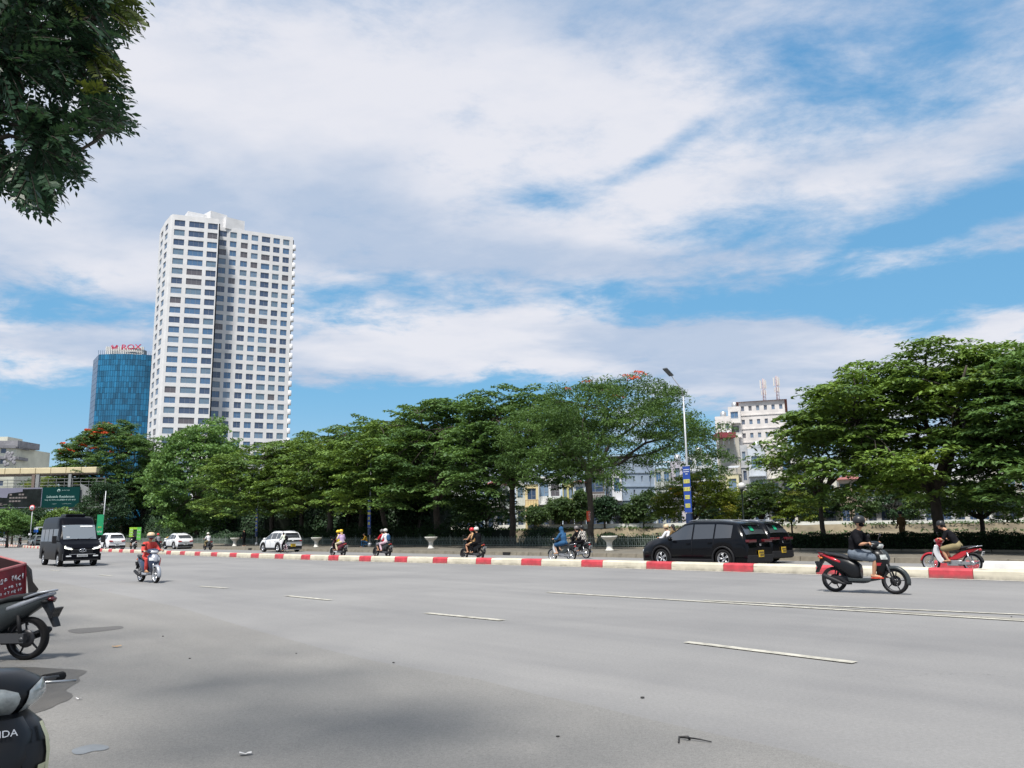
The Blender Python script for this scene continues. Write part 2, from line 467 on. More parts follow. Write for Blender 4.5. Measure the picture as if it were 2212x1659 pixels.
# near side of the lake
mb.add([Vector((-BIG, -BIG, -0.05)), Vector((BIG, -BIG, -0.05)), Vector((BIG, -200, -0.05))] + edge + [Vector((-60, 118, -0.05)), Vector((-90, 170, -0.05)), Vector((-BIG, 170, -0.05))], [tuple(range(13))], M_GROUND)
o = mb.build('ground'); o['kind'] = 'structure'
mb = MB()
mb.add([Vector((-BIG, 170, -0.04)), Vector((-90, 170, -0.04)), Vector((-90, BIG, -0.04)), Vector((-BIG, BIG, -0.04))], [(0, 1, 2, 3)], M_GROUND)
o = mb.build('ground'); o['kind'] = 'structure'
mb = MB(); mb.add([Vector((-120, 30, -1.3)), Vector((400, -150, -1.3)), Vector((400, 170, -1.3)), Vector((-120, 170, -1.3))], [(0, 1, 2, 3)], M_EARTH)
o = mb.build('lake_bed'); o['kind'] = 'structure'
mb = MB(); mb.add([Vector((-30, 84, -1.22)), Vector((70, 60, -1.22)), Vector((160, 40, -1.22)), Vector((160, 84, -1.22)), Vector((60, 96, -1.22)), Vector((-20, 104, -1.22))], [tuple(range(6))], mat('lake_water', (0.05, 0.07, 0.07), 0.08, spec=0.6))
o = mb.build('water'); o['kind'] = 'structure'
# sloping bank below the far street
mb = MB(); rnd = random.Random(5); rows = []
N = 60
def shore_at(u):
    k = u * (len(SHORE) - 1); i = min(int(k), len(SHORE) - 2); return SHORE[i].lerp(SHORE[i + 1], k - i)
vs = []
for i in range(N + 1):
    p = shore_at(i / N)
    for j, (dy, z) in enumerate([(-9, -1.4), (-6, -0.4), (-5.2, 0.25), (-1.2, 0.5), (-0.6, 1.15), (0.2, 1.35)]):
        vs.append(Vector((p.x, p.y + dy + rnd.uniform(-.4, .4), z + rnd.uniform(-.09, .09))))
fs = [(i * 6 + j, (i + 1) * 6 + j, (i + 1) * 6 + j + 1, i * 6 + j + 1) for i in range(N) for j in range(5)]
mb.add(vs, fs, M_EARTH, True); o = mb.build('bank'); o['kind'] = 'structure'
mb = MB()
mb.add([Vector((p.x, p.y + 0.1, 1.33)) for p in SHORE] + [Vector((BIG, 90, 1.33)), Vector((BIG, BIG, 1.33)), Vector((-89, BIG, 1.33)), Vector((-89, 160, 1.33))], [tuple(range(len(SHORE) + 4))], M_GROUND)
o = mb.build('street'); o['kind'] = 'structure'
# white embankment wall along the far street
mb = MB(); mw = mat('whitewashed_wall', (0.60, 0.60, 0.55), 0.85, var=0.18, vscale=0.5)
pts = [shore_at(i / 40) for i in range(41)]
for i in range(40):
    a, b = pts[i], pts[i + 1]; d = (b - a); L = d.length; ang = math.atan2(d.y, d.x)
    h = 0.95 - 0.55 * min(1, max(0, (a.x + 20) / 100))
    mb.box(((a + b) / 2) + Vector((0, 0.35, 1.2 + h / 2)), (L, 0.25, h), mw, rot=Matrix.Rotation(ang, 3, 'Z'))
o = mb.build('embankment_wall'); tag(o, 'long low whitewashed wall along the far bank of the lake', 'wall')
# verge scrub on top of the bank
# carriageways
strip('road', -14, 33.4, 0.0, M_ROAD, s0=-90)
# slightly darker, warmer asphalt apron nearest the camera, with an uneven edge
jn = [(-30, 1235), (150, 1262), (381, 1310), (545, 1359), (700, 1402), (791, 1424), (905, 1446), (1034, 1467), (1160, 1500), (1284, 1525), (1400, 1553), (1539, 1584), (1705, 1621), (1830, 1655), (2100, 1720)]
pp = [G(x, y, 0.004) for x, y in jn]
pp = [Vector((-60, 55, 0.004))] + pp + [Vector((8, -12, 0.004)), Vector((-60, -20, 0.004))]
mb = MB(); mb.add(pp, [tuple(range(len(pp)))], M_APRON); o = mb.build('pavement'); o['kind'] = 'structure'


def blotch(name, outline, m, z=0.008, it=2):
    pts = smooth_poly(outline, it); mb = MB(); mb.add([G(x, y, z) for x, y in pts], [tuple(range(len(pts)))], m)
    o = mb.build(name); o['kind'] = 'structure'; return o


M_WET = mat('damp_stain', (0.085, 0.078, 0.068), 0.55, var=0.2, vscale=3, bump=0.3, bscale=60)
M_OIL = mat('pale_spill', (0.17, 0.185, 0.20), 0.6, var=0.15, vscale=4)
blotch('road_stain', [(-40, 1442), (60, 1440), (120, 1444), (190, 1447), (182, 1456), (168, 1462), (175, 1470), (160, 1478), (150, 1484), (140, 1492), (160, 1500), (150, 1512), (125, 1520), (110, 1530), (60, 1545), (-40, 1550)], M_WET, it=1)
blotch('road_stain', [(152, 1620), (175, 1612), (200, 1607), (230, 1609), (238, 1615), (225, 1621), (200, 1622), (180, 1629), (160, 1630)], M_OIL)
blotch('road_patch', [(140, 1362), (170, 1357), (230, 1354), (262, 1351), (270, 1357), (240, 1361), (200, 1366), (165, 1369)], M_PATCH)

# lane markings --------------------------------------------------
def mark(name, pts, m=M_LINE, z=0.012):
    mb = MB(); mb.add([G(x, y, z) for x, y in pts], [tuple(range(len(pts)))], m); o = mb.build(name); o['kind'] = 'structure'; return o


def dash(s0, s1, n, w=0.15, m=M_LINE, name='lane_marking'):
    mb = MB(); mb.add([W(s0, n - w / 2, 0.012), W(s1, n - w / 2, 0.012), W(s1, n + w / 2, 0.012), W(s0, n + w / 2, 0.012)], [(0, 1, 2, 3)], m)
    o = mb.build(name); o['kind'] = 'structure'; return o


def sn(px, py):
    p = G(px, py); s = p.dot(RD); n = p.dot(RN) - bend(s); return s, n


for a, b in [((1483, 1388), (1847, 1433)), ((921, 1325), (1086, 1341)), ((619, 1287.5), (713, 1297)), ((432, 1267), (491, 1271)), ((215, 1242.5), (241, 1244.5)), ((108, 1232), (130, 1233.3))]:
    s0, n0 = sn(*a); s1, n1 = sn(*b); w = 0.16
    mb = MB(); mb.add([W(s0, n0 - w / 2, 0.012), W(s1, n1 - w / 2, 0.012), W(s1, n1 + w / 2, 0.012), W(s0, n0 + w / 2, 0.012)], [(0, 1, 2, 3)], M_LINE)
    o = mb.build('lane_marking'); o['kind'] = 'structure'
s0, n0 = sn(1183, 1280); s1, n1 = sn(2212, 1342); s1e = s1 - 8; n1e = n1 + (n1 - n0) / (s1 - s0) * -8
mb = MB(); mb.add([W(s0, n0 - .09, .012), W(s1e, n1e - .09, .012), W(s1e, n1e + .09, .012), W(s0, n0 + .09, .012)], [(0, 1, 2, 3)], M_LINE)
o = mb.build('lane_marking'); o['kind'] = 'structure'
a = sn(1520, 1297.5); b = sn(1760, 1309); c = sn(2212, 1328.5)
mb = MB()
for p, q in ((a, b), (b, (c[0] - 8, c[1] + (c[1] - b[1]) / (c[0] - b[0]) * -8))):
    mb.add([W(p[0], p[1] - .07, .012), W(q[0], q[1] - .07, .012), W(q[0], q[1] + .07, .012), W(p[0], p[1] + .07, .012)], [(0, 1, 2, 3)], M_LINE)
o = mb.build('lane_marking'); o['kind'] = 'structure'
# worn pale wedge between the two lines
M_WORN = asphalt('worn_road', (0.235, 0.225, 0.20), (0.30, 0.285, 0.25))
a = sn(1700, 1308); c2 = (c[0] - 8, c[1] - .4); c1 = sn(2212, 1340)
mb = MB(); mb.add([W(a[0], a[1], .008), W(c1[0] - 8, c1[1] + .1, .008), W(c2[0], c2[1] + .3, .008)], [(0, 1, 2)], M_WORN); o = mb.build('road_patch'); o['kind'] = 'structure'

# red and cream median kerb ---------------------------------------
KNX = [(-40, 24.88), (8, 24.86), (23, 24.76), (27, 24.68), (29, 24.28), (34.4, 23.7), (41.4, 23.2), (54.5, 23.1), (73.7, 24.0), (90, 24.0), (400, 24.0)]
def kn(s, o=0.0): return sum(np.interp(s + d, [k[0] for k in KNX], [k[1] for k in KNX]) for d in (-4, -2, 0, 2, 4)) / 5 + o
KLEFT = [9.58 - 3.4 * k for k in (7, 6, 5, 4, 3, 2, 1)] + [9.58, 12.98, 16.38, 19.73, 23.03, 26.40, 29.18, 32.04, 34.86, 37.80, 40.73, 43.65, 46.86] + [46.86 + 3.25 * k for k in range(1, 86)]
def kerb_segs():
    out = []
    for i in range(len(KLEFT) - 1):
        P_ = KLEFT[i + 1] - KLEFT[i]; out.append((KLEFT[i], KLEFT[i + 1] - P_ * .345, 0)); out.append((KLEFT[i + 1] - P_ * .345, KLEFT[i + 1], 1))
    return out
def kerb(name, n0, width, h, segs, mats, label):
    mb = MB(); prof = [(0, 0), (0.015, h * .78), (0.055, h), (width - .055, h), (width - .015, h * .78), (width, 0)]; L = len(prof)
    for a, b, k in segs:
        m = mats[k]; a += .008; b -= .008; k_ = 3
        ss = [a + (b - a) * i / (k_ - 1) for i in range(k_)]
        vs = [W(x, (kn(x) if n0 is None else n0) + p, z) for x in ss for p, z in prof]
        mb.add(vs, [(i * L + j, (i + 1) * L + j, (i + 1) * L + j + 1, i * L + j + 1) for i in range(k_ - 1) for j in range(L - 1)] + [tuple(range(L)), tuple(range((k_ - 1) * L, k_ * L))[::-1]], m)
    o = mb.build(name); o['kind'] = 'structure'; o['label'] = label; return o


kerb('median_kerb', None, 0.42, 0.28, kerb_segs(), (M_CREAM, M_RED), 'raised median kerb painted in cream and red blocks')
kerb('median_kerb', 29.6, 0.4, 0.28, [(-30, 9.8, 0), (9.8, 11.2, 1)], (M_WHITEK, M_RED), 'second median kerb, white with one red end block')
mb = MB(); ss = np.arange(-14, 330, 2.0); vs = []
for x in ss: vs += [W(x, kn(x, -.36), .012), W(x, kn(x, -.22), .012)]
mb.add(vs, [(2 * i, 2 * i + 2, 2 * i + 3, 2 * i + 1) for i in range(len(ss) - 1)], M_LINEW); o = mb.build('kerb_line'); o['kind'] = 'structure'
# pavement under the trees
strip('pavement', 33.4, 40.6, 0.2, M_WALK, s0=-60, s1=330)
mb = MB(); ss = np.arange(-60, 330, 1.0)
for i, s in enumerate(ss):
    a, b = s + .012, s + .988
    mb.add([W(a, 33.12, 0), W(b, 33.12, 0), W(b, 33.16, .2), W(a, 33.16, .2), W(a, 33.45, .205), W(b, 33.45, .205)], [(0, 1, 2, 3), (3, 2, 5, 4)], M_STONE)
o = mb.build('kerb'); o['kind'] = 'structure'
mb = MB(); ss = np.arange(-60, 330, 1.3)
for s in ss:
    a, b = s + .015, s + 1.285
    mb.add([W(a, 40.4, .19), W(b, 40.4, .19), W(b, 40.42, .30), W(a, 40.42, .30), W(a, 40.75, .30), W(b, 40.75, .30)], [(0, 1, 2, 3), (3, 2, 5, 4)], M_STONE)
o = mb.build('kerb'); o['kind'] = 'structure'
strip('planting_bed', 40.75, 52.2, 0.27, M_SOIL, s0=-60, s1=330)
mb = MB(); vs = []
for s in range(-60, 100, 10): vs += [W(s, 52.2, .27), W(s, 56, -1.4)]
mb.add(vs, [(2 * i, 2 * i + 2, 2 * i + 3, 2 * i + 1) for i in range(len(vs) // 2 - 1)], M_EARTH); o = mb.build('bank'); o['kind'] = 'structure'
# storm drain mouths in the stone kerb
for px, w in ((1560 / 2.0, 0), (0, 0)): pass
M_DARK = mat('dark_hollow', (0.012, 0.012, 0.012), 0.9)
for k, (px, lab) in enumerate(((1261 / 1.161, 'dark storm drain mouth in the kerb below the two dark tree trunks'), (1095, 'y'), (779 / 1.0, 'small dark drain mouth in the kerb'))):
    pass
for px, lab in ((1093, 'dark storm drain mouth in the stone kerb behind the red-helmet couple'), (541, 'dark drain mouth in the stone kerb between two pedestal urns on the left')):
    p = WA(px, 33.10); ang = math.atan2(RD.y, RD.x)
    e = empty('storm_drain', p, ang, lab, 'storm drain')
    MB().box((0, 0.0, 0.10), (0.62, 0.02, 0.17), M_DARK).build('opening', e)
    MB().box((0, -0.0, 0.195), (0.72, 0.05, 0.03), M_STONE).build('frame', e)

# debris -----------------------------------------------------------
p = G(1480, 1590); q = G(1536, 1602)
mb = MB(); d = (q - p); mk = mat('black_rubber', (0.015, 0.015, 0.016), 0.6)
mb.tube([G(1466, 1604, .012), G(1467, 1592, .016), G(1486, 1592.5, .03), G(1490, 1597, .012), G(1488, 1593.5, .02), G(1512, 1597, .02), G(1537, 1602.5, .012)], [.006, .008, .012, .008, .006, .006, .004], mk, 6)
tag(mb.build('hook'), 'bent black wire hook lying on the open asphalt', 'debris')
def scrap(px, py, w, l, a, m, name, lab, cat):
    mb = MB(); n = 5; vs = []
    rr = random.Random(int(px))
    for i in range(n):
        for j in range(3):
            vs.append(Vector((l * (i / (n - 1) - .5), w * (j / 2 - .5), 0.012 + rr.uniform(0, .012) + abs(i - 2) * .004)))
    mb.add(vs, [(i * 3 + j, i * 3 + 3 + j, i * 3 + 4 + j, i * 3 + 1 + j) for i in range(n - 1) for j in range(2)], m)
    o = mb.build(name, loc=G(px, py)); o.rotation_euler = (0, 0, a); tag(o, lab, cat); return o
mp = mat('paper', (0.62, 0.61, 0.60), 0.8, var=0.1)
scrap(530, 1633, .045, .085, .3, mp, 'paper_scrap', 'printed white paper scrap lying flat on the near asphalt', 'litter')
pn = scrap(170, 1513, .03, .05, .1, mp, 'paper_scrap', 'tiny white paper scrap beside the damp stain', 'litter')
ml = mat('dry_leaf', (0.42, 0.24, 0.08), 0.8, var=0.2)
scrap(252, 1399, .07, .12, .5, ml, 'dry_leaf', 'curled orange dry leaf on the asphalt right of the parked scooter', 'leaf')
mt = mat('grey_grit', (0.04, 0.04, 0.04), 0.8)
rr = random.Random(11)
PEB = [(1205, 1592, 'in the open foreground left of the wire hook'), (850, 1432, 'near the uneven asphalt edge'), (1388, 1508, 'below the nearest lane dash'), (2120, 1334, 'on the worn strip between the two lines'), (2185, 1333, 'on the worn strip, rightmost'), (352, 1375, 'right of the dark road patch'), (640, 1412, 'midway along the near asphalt'), (410, 1423, 'right of the orange dry leaf')]
for i, (x, y, w_) in enumerate(PEB):
    mb = MB(); r_ = rr.uniform(.008, .015); mb.ell((0, 0, r_ * .5), (r_ * 1.5, r_, r_ * .6), mt, 8, 5)
    o = mb.build('pebble', loc=G(x, y, .004)); tag(o, 'small dark pebble ' + w_, 'pebble', 'pebbles on the road')

# ================================================================== buildings
def wb(mb, name, parent, **k):
    """build from world coordinates under an unrotated parent"""
    if parent is not None: mb.xf(Matrix.Translation(-Vector(parent.location)))
    return mb.build(name, parent, **k)


def glass(name, col, rough=0.12, var=0.0, vscale=1.0, island=0.0):
    return mat(name, col, rough, var=var, vscale=vscale, spec=0.9, island=island)


GL = [glass('dark_glass', (0.045, 0.075, 0.14)), glass('blue_glass', (0.07, 0.15, 0.27)), glass('curtained_glass', (0.15, 0.23, 0.33), .3),
      glass('pale_glass', (0.13, 0.20, 0.27), .2), glass('warm_glass', (0.10, 0.09, 0.10), .25)]
GLW = [4, 4, 2, 3, 1]
M_FRAME = mat('grey_window_frame', (0.30, 0.31, 0.33), 0.5)
WCACHE = {}


def window_obj(w, h, parent, loc, ang, rr, mull=2, m=None, frame=None, name='window', label=None):
    gi = rr.choices(range(5), GLW)[0] if m is None else 0
    g = GL[gi] if m is None else m; fr = frame or M_FRAME
    key = (round(w, 2), round(h, 2), mull, g.name, fr.name)
    if key not in WCACHE:
        mb = MB(); mb.box((0, 0, 0), (w, .04, h), g)
        t = .05
        for z in (-h / 2 + t / 2, h / 2 - t / 2): mb.box((0, -.035, z), (w, .05, t), fr)
        for i in range(mull + 1): mb.box((-w / 2 + t / 2 + (w - t) * i / mull, -.04, 0), (t, .05, h - 2 * t), fr)
        if mull > 1: mb.box((w * .5 - w / mull / 2, -.036, -h * .18), (w / mull - t, .04, t * .8), fr)
        o = mb.build(name, parent); WCACHE[key] = o.data
    else:
        o = bpy.data.objects.new(name, WCACHE[key]); COL.objects.link(o); o.parent = parent
    o.location = Vector(loc) - Vector(parent.location); o.rotation_euler = (0, 0, ang)
    if label: o['label'] = label
    return o


def wall_face(mb, A, B, z0, z1, rows, cols, m, th=0.35, lip=0.0):
    """wall from A to B (outer face towards the camera) with real openings; returns centres of the openings"""
    A = Vector((A[0], A[1], 0)); B = Vector((B[0], B[1], 0)); d = B - A; L = d.length; ang = math.atan2(d.y, d.x)
    Rm = Matrix.Rotation(ang, 3, 'Z')
    def bx(u0, u1, za, zb, t0=0, t1=th):
        if u1 - u0 < .01 or zb - za < .01: return
        mb.box(A + Rm @ Vector(((u0 + u1) / 2, (t0 + t1) / 2, (za + zb) / 2)), (u1 - u0, t1 - t0, zb - za), m, rot=Rm)
    z = z0
    for a, b in rows:
        bx(0, L, z, a); z = b
        u = 0
        for c0, c1 in cols:
            bx(u, c0, a, b); u = c1
        bx(u, L, a, b)
    bx(0, L, z, z1)
    out = []
    for a, b in rows:
        for c0, c1 in cols:
            out.append((A + Rm @ Vector(((c0 + c1) / 2, th * .7, (a + b) / 2)), c1 - c0, b - a, ang))
    return out


def azp(px, Y, py=864):
    p = PY(px, py, Y); return Vector((p.x, p.y, 0))


M_TOWER = mat('white_tower_render', (0.64, 0.64, 0.645), 0.75, var=0.09, vscale=0.35)
tw = empty('apartment_tower', azp(454, 284), 0, 'tall white apartment tower with a grid of dark windows, the highest building', 'tower')
rr = random.Random(2)
def cx(c): return (200 + c * .3738) / 1.161
def cy(c): return (500 + c * .3738) / 1.161
zr_top = PY(cx(673), cy(157), 280.6).z; zr_bot = PY(cx(590), cy(1550), 280.6).z
FH = (zr_top - zr_bot) / 21
rows = []
nb = int((zr_bot - 2) / FH)
rows = [(zr_bot + (k - nb) * FH - FH * .31, zr_bot + (k - nb) * FH + FH * .31) for k in range(nb + 22)]
ZT = rows[-1][1] + FH * .55
def pieces(pxs, Y0, Y1, x0, x1, py=864):
    A = azp(x0, Y0, py); B = azp(x1, Y1, py); d = (B - A).normalized(); out = []
    for a, b in pxs:
        def u(px):
            r = ray(px, py); r = Vector((r.x, r.y, 0))
            # intersect the ray with the line A + t d
            den = r.x * d.y - r.y * d.x; return (r.y * A.x - r.x * A.y) / den
        out.append((abs(u(a)), abs(u(b))))
    return A, B, out
wins = []
mb = MB()
LB = [(354.2, 378.3), (387.3, 421.8), (429.8, 453.0)]
A, B, cols = pieces(LB, 280, 285.4, 349, 454.3)
cols[-1] = (cols[-1][0], (B - A).length - .35)
wl = wall_face(mb, A, B, 0, ZT, rows, cols, M_TOWER); left_corner = B
RB = [(455.9, 473.3), (480.7, 495.8), (505.5, 521), (529, 544), (552, 570.8), (577.9, 592.4), (599.8, 614)]
A2, B2, cols2 = pieces(RB, 291.5, 304, 454.0, 622)
wr = wall_face(mb, A2, B2, 0, ZT - .6, rows, cols2, M_TOWER)
# return wall between the two blocks and the sides
def plain(mb, A, B, z0, z1, m, th=.35):
    A = Vector((A[0], A[1], 0)); B = Vector((B[0], B[1], 0)); d = B - A; ang = math.atan2(d.y, d.x); Rm = Matrix.Rotation(ang, 3, 'Z')
    mb.box((A + B) / 2 + Rm @ Vector((0, th / 2, (z0 + z1) / 2)), (d.length, th, z1 - z0), m, rot=Rm)
plain(mb, left_corner, A2, 0, ZT, M_TOWER)
# rounded left flank
fl = [A, azp(345, 280.9), azp(341.5, 282.6), azp(333, 287.2), azp(331.0, 289.2), azp(324.5, 295), azp(322.3, 300), azp(322.5, 306)]
ws_side = []
for i in range(len(fl) - 1):
    a, b = fl[i + 1], fl[i]; L = (b - a).length
    if i in (2, 4): ws_side += wall_face(mb, a, b, 0, ZT, rows, [(L * .15, L * .85)], M_TOWER)
    else: plain(mb, a, b, 0, ZT, M_TOWER)
# right flank and back, roof slab
back = B2 * 1.075 + Vector((-1.5, 0, 0))
plain(mb, B2, back, 0, ZT - .6, M_TOWER); plain(mb, back, fl[-1] + Vector((6, 16, 0)), 0, ZT - .6, M_TOWER); plain(mb, fl[-1] + Vector((6, 16, 0)), fl[-1], 0, ZT - .6, M_TOWER)
roof = [A, B, A2, B2, back, fl[-1] + Vector((6, 16, 0))] + fl[:0:-1]
mb.add([Vector((p.x, p.y, ZT - 1.0)) for p in roof], [tuple(range(len(roof)))], M_TOWER)
wb(mb, 'wall', tw)
# dark floor plates behind the glass so that nothing shows through
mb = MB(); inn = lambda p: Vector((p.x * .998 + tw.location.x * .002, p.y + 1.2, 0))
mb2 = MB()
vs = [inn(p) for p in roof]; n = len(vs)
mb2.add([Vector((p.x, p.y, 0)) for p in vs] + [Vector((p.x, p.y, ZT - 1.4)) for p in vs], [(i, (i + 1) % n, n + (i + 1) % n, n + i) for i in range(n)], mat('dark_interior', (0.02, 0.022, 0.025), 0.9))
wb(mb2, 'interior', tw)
# roof machine rooms
c1 = azp(402, 292); c2 = azp(440, 296)
mb = MB()
def rbox(mb, px0, px1, Y0, dep, z0, z1, m):
    a = azp(px0, Y0); b = azp(px1, Y0 + 5); d = (b - a); ang = math.atan2(d.y, d.x); Rm = Matrix.Rotation(ang, 3, 'Z')
    mb.box((a + b) / 2 + Rm @ Vector((0, dep / 2, (z0 + z1) / 2)), (d.length, dep, z1 - z0), m, rot=Rm)
z_pk = PY(cx(955), cy(88), 292).z
rbox(mb, 383, 437, 288, 12, ZT - 1, PY(cx(760), cy(92), 290).z, M_TOWER)
rbox(mb, 434, 472, 290, 14, ZT - 1, z_pk, M_TOWER)
rbox(mb, 470, 512, 292, 10, ZT - 1, PY(cx(1080), cy(135), 295).z, M_TOWER)
wb(mb, 'plant_room', tw)
# rounded balcony stack on the right edge
for a, b in rows:
    c = B2 + Vector((-0.1, 1.0, 0)); mb = MB(); mb.lathe([(.1, a - FH * .40), (1.0, a - FH * .38), (1.02, a - FH * .34), (1.02, a + FH * .16), (.96, a + FH * .16), (.94, a - FH * .28), (.1, a - FH * .28)], M_TOWER, c=(c.x, c.y, 0), seg=14)
    wb(mb, 'balcony', tw)
allw = [(p, w, h, a, 3 if w > 5 else 2) for (p, w, h, a) in wl] + [(p, w, h, a, 2) for (p, w, h, a) in ws_side] + [(p, w, h, a, 2) for (p, w, h, a) in wr]
vis = [q for q in allw if q[0].z > zr_bot - 1]
hid = [q for q in allw if q[0].z <= zr_bot - 1]
vis.sort(key=lambda q: -q[1])
for p, w, h, a, mu in vis[:100]: window_obj(w, h, tw, p, a, rr, mu)
mb = MB()
for p, w, h, a, mu in vis[100:] + hid:
    Rm = Matrix.Rotation(a, 3, 'Z'); g = rr.choices(GL, GLW)[0]
    mb.box(p, (w, .04, h), g, rot=Rm)
    for k in range(mu + 1): mb.box(p + Rm @ Vector((-w / 2 + .03 + (w - .06) * k / mu, -.04, 0)), (.06, .05, h), M_FRAME, rot=Rm)
    if rr.random() < .6: mb.box(p + Rm @ Vector((w * .25, -.04, -h * .15)), (w * .5, .05, .05), M_FRAME, rot=Rm)
o = wb(mb, 'window', tw); o['kind'] = 'stuff'

# ---- blue glass office tower
def gx(c): return cx(c)
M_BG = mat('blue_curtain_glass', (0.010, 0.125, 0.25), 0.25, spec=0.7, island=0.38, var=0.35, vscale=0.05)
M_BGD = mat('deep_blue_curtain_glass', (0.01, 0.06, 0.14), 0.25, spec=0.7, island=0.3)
M_BFR = mat('blue_mullion', (0.02, 0.09, 0.17), 0.5)
Yo = 345
ot = empty('office_tower', azp(262, Yo + 10), 0, 'blue glass office tower with red rooftop letters, left of the white tower', 'tower')
zt = PY(gx(140), cy(1040), Yo).z
prof = []
A = azp(gx(105), Yo); B = azp(gx(500), Yo + 4)
for i in range(13):
    u = i / 12; p = A.lerp(B, u); prof.append(p + Vector((0, -2.2 * math.sin(math.pi * u), 0)))
S = azp(gx(72), Yo + 12)
mb = MB()
nf = 32; fh = zt / nf
def panels(a, b, nc, m, z0=0, seedv=0):
    d = b - a; ang = math.atan2(d.y, d.x); L = d.length
    for i in range(nf):
        for k in range(nc):
            p = a + d * ((k + .5) / nc); mb.box((p.x, p.y, (i + .5) * fh), (L / nc - .10, .12, fh - .12), m, rot=Matrix.Rotation(ang, 3, 'Z'))
for i in range(12): panels(prof[i], prof[i + 1], 2, M_BG)
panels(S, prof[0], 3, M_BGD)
wb(mb, 'curtain_wall', ot)
mb = MB(); core = [S] + prof + [B + Vector((4, 24, 0)), S + Vector((4, 18, 0))]
core = [Vector((p.x, p.y + .12, 0)) for p in core]; n = len(core)
mb.add(core + [Vector((p.x, p.y, zt)) for p in core], [(i, (i + 1) % n, n + (i + 1) % n, n + i) for i in range(n)] + [tuple(range(n, 2 * n))], M_BFR)
wb(mb, 'wall', ot)
mb = MB(); mwh = mat('white_louvre', (0.62, 0.62, 0.60), 0.7, var=.1)
a = azp(gx(155), Yo + 3); b = azp(gx(405), Yo + 5); d = b - a; z1 = PY(gx(160), cy(990), Yo + 3).z
for k in range(22):
    p = a + d * (k / 21); mb.box((p.x, p.y, (zt + z1) / 2), (.5, .5, z1 - zt + .2), mwh)
for z in (zt + .6, (zt + z1) / 2, z1 - .2): mb.box(((a + b) / 2 + Vector((0, 0, z))), (d.length, .3, .35), mwh)
mb.box(((a + b) / 2 + Vector((0, 3, (zt + z1) / 2 - .4))), (d.length * .95, 4, z1 - zt - .8), mat('roof_plant', (0.30, 0.27, 0.24), 0.9))
for k in range(30):
    p = A.lerp(B, k / 29); mb.box((p.x, p.y - .3, zt + .9), (.12, .12, 1.8), M_BFR)
wb(mb, 'roof_screen', ot)
M_SIGNR = mat('red_sign_letters', (0.52, 0.03, 0.10), 0.5)
zc = PY(gx(320), cy(993), Yo + 1).z; pc = azp(gx(322), Yo + 1)
t_ = text_mesh("ROX", 3.3, M_SIGNR, 'lettering', ot, loc=Vector((pc.x, pc.y, zc)) - ot.location, rot=(R(90), 0, 0), depth=.2, sx=1.25)
mb = MB(); pe = azp(gx(208), Yo + 1); ze = zc + .3
for sx in (-1, 1):
    for k in range(3):
        mb.box((pe.x + sx * (.5 + k * .38), pe.y, ze + .2 - k * .04), (.2, .25, 1.6 - k * .3), M_SIGNR, rot=Matrix.Rotation(sx * R(35), 3, 'Y'))
        mb.box((pe.x + sx * (.35 + k * .3), pe.y, ze - .75 + k * .22), (.18, .25, .9), M_SIGNR, rot=Matrix.Rotation(-sx * R(45), 3, 'Y'))
wb(mb, 'emblem', ot)

# ---- low-rise houses on the far shore
WALLC = {}
def wallmat(c, n='render'):
    k = tuple(round(x, 3) for x in c)
    if k not in WALLC: WALLC[k] = mat('house_%s_%d' % (n, len(WALLC)), c, 0.85, var=0.16, vscale=0.5)
    return WALLC[k]
M_TILE = mat('red_roof_tiles', (0.27, 0.10, 0.09), 0.8, var=0.25, vscale=2)
M_RAIL = mat('brown_railing', (0.22, 0.09, 0.04), 0.6)
M_RAILW = mat('pale_railing', (0.55, 0.56, 0.55), 0.6)
M_TIN = mat('tin_roof', (0.42, 0.44, 0.46), 0.55, var=.2)
M_AC = mat('air_conditioner', (0.6, 0.6, 0.58), 0.6)
PZ = 1.33


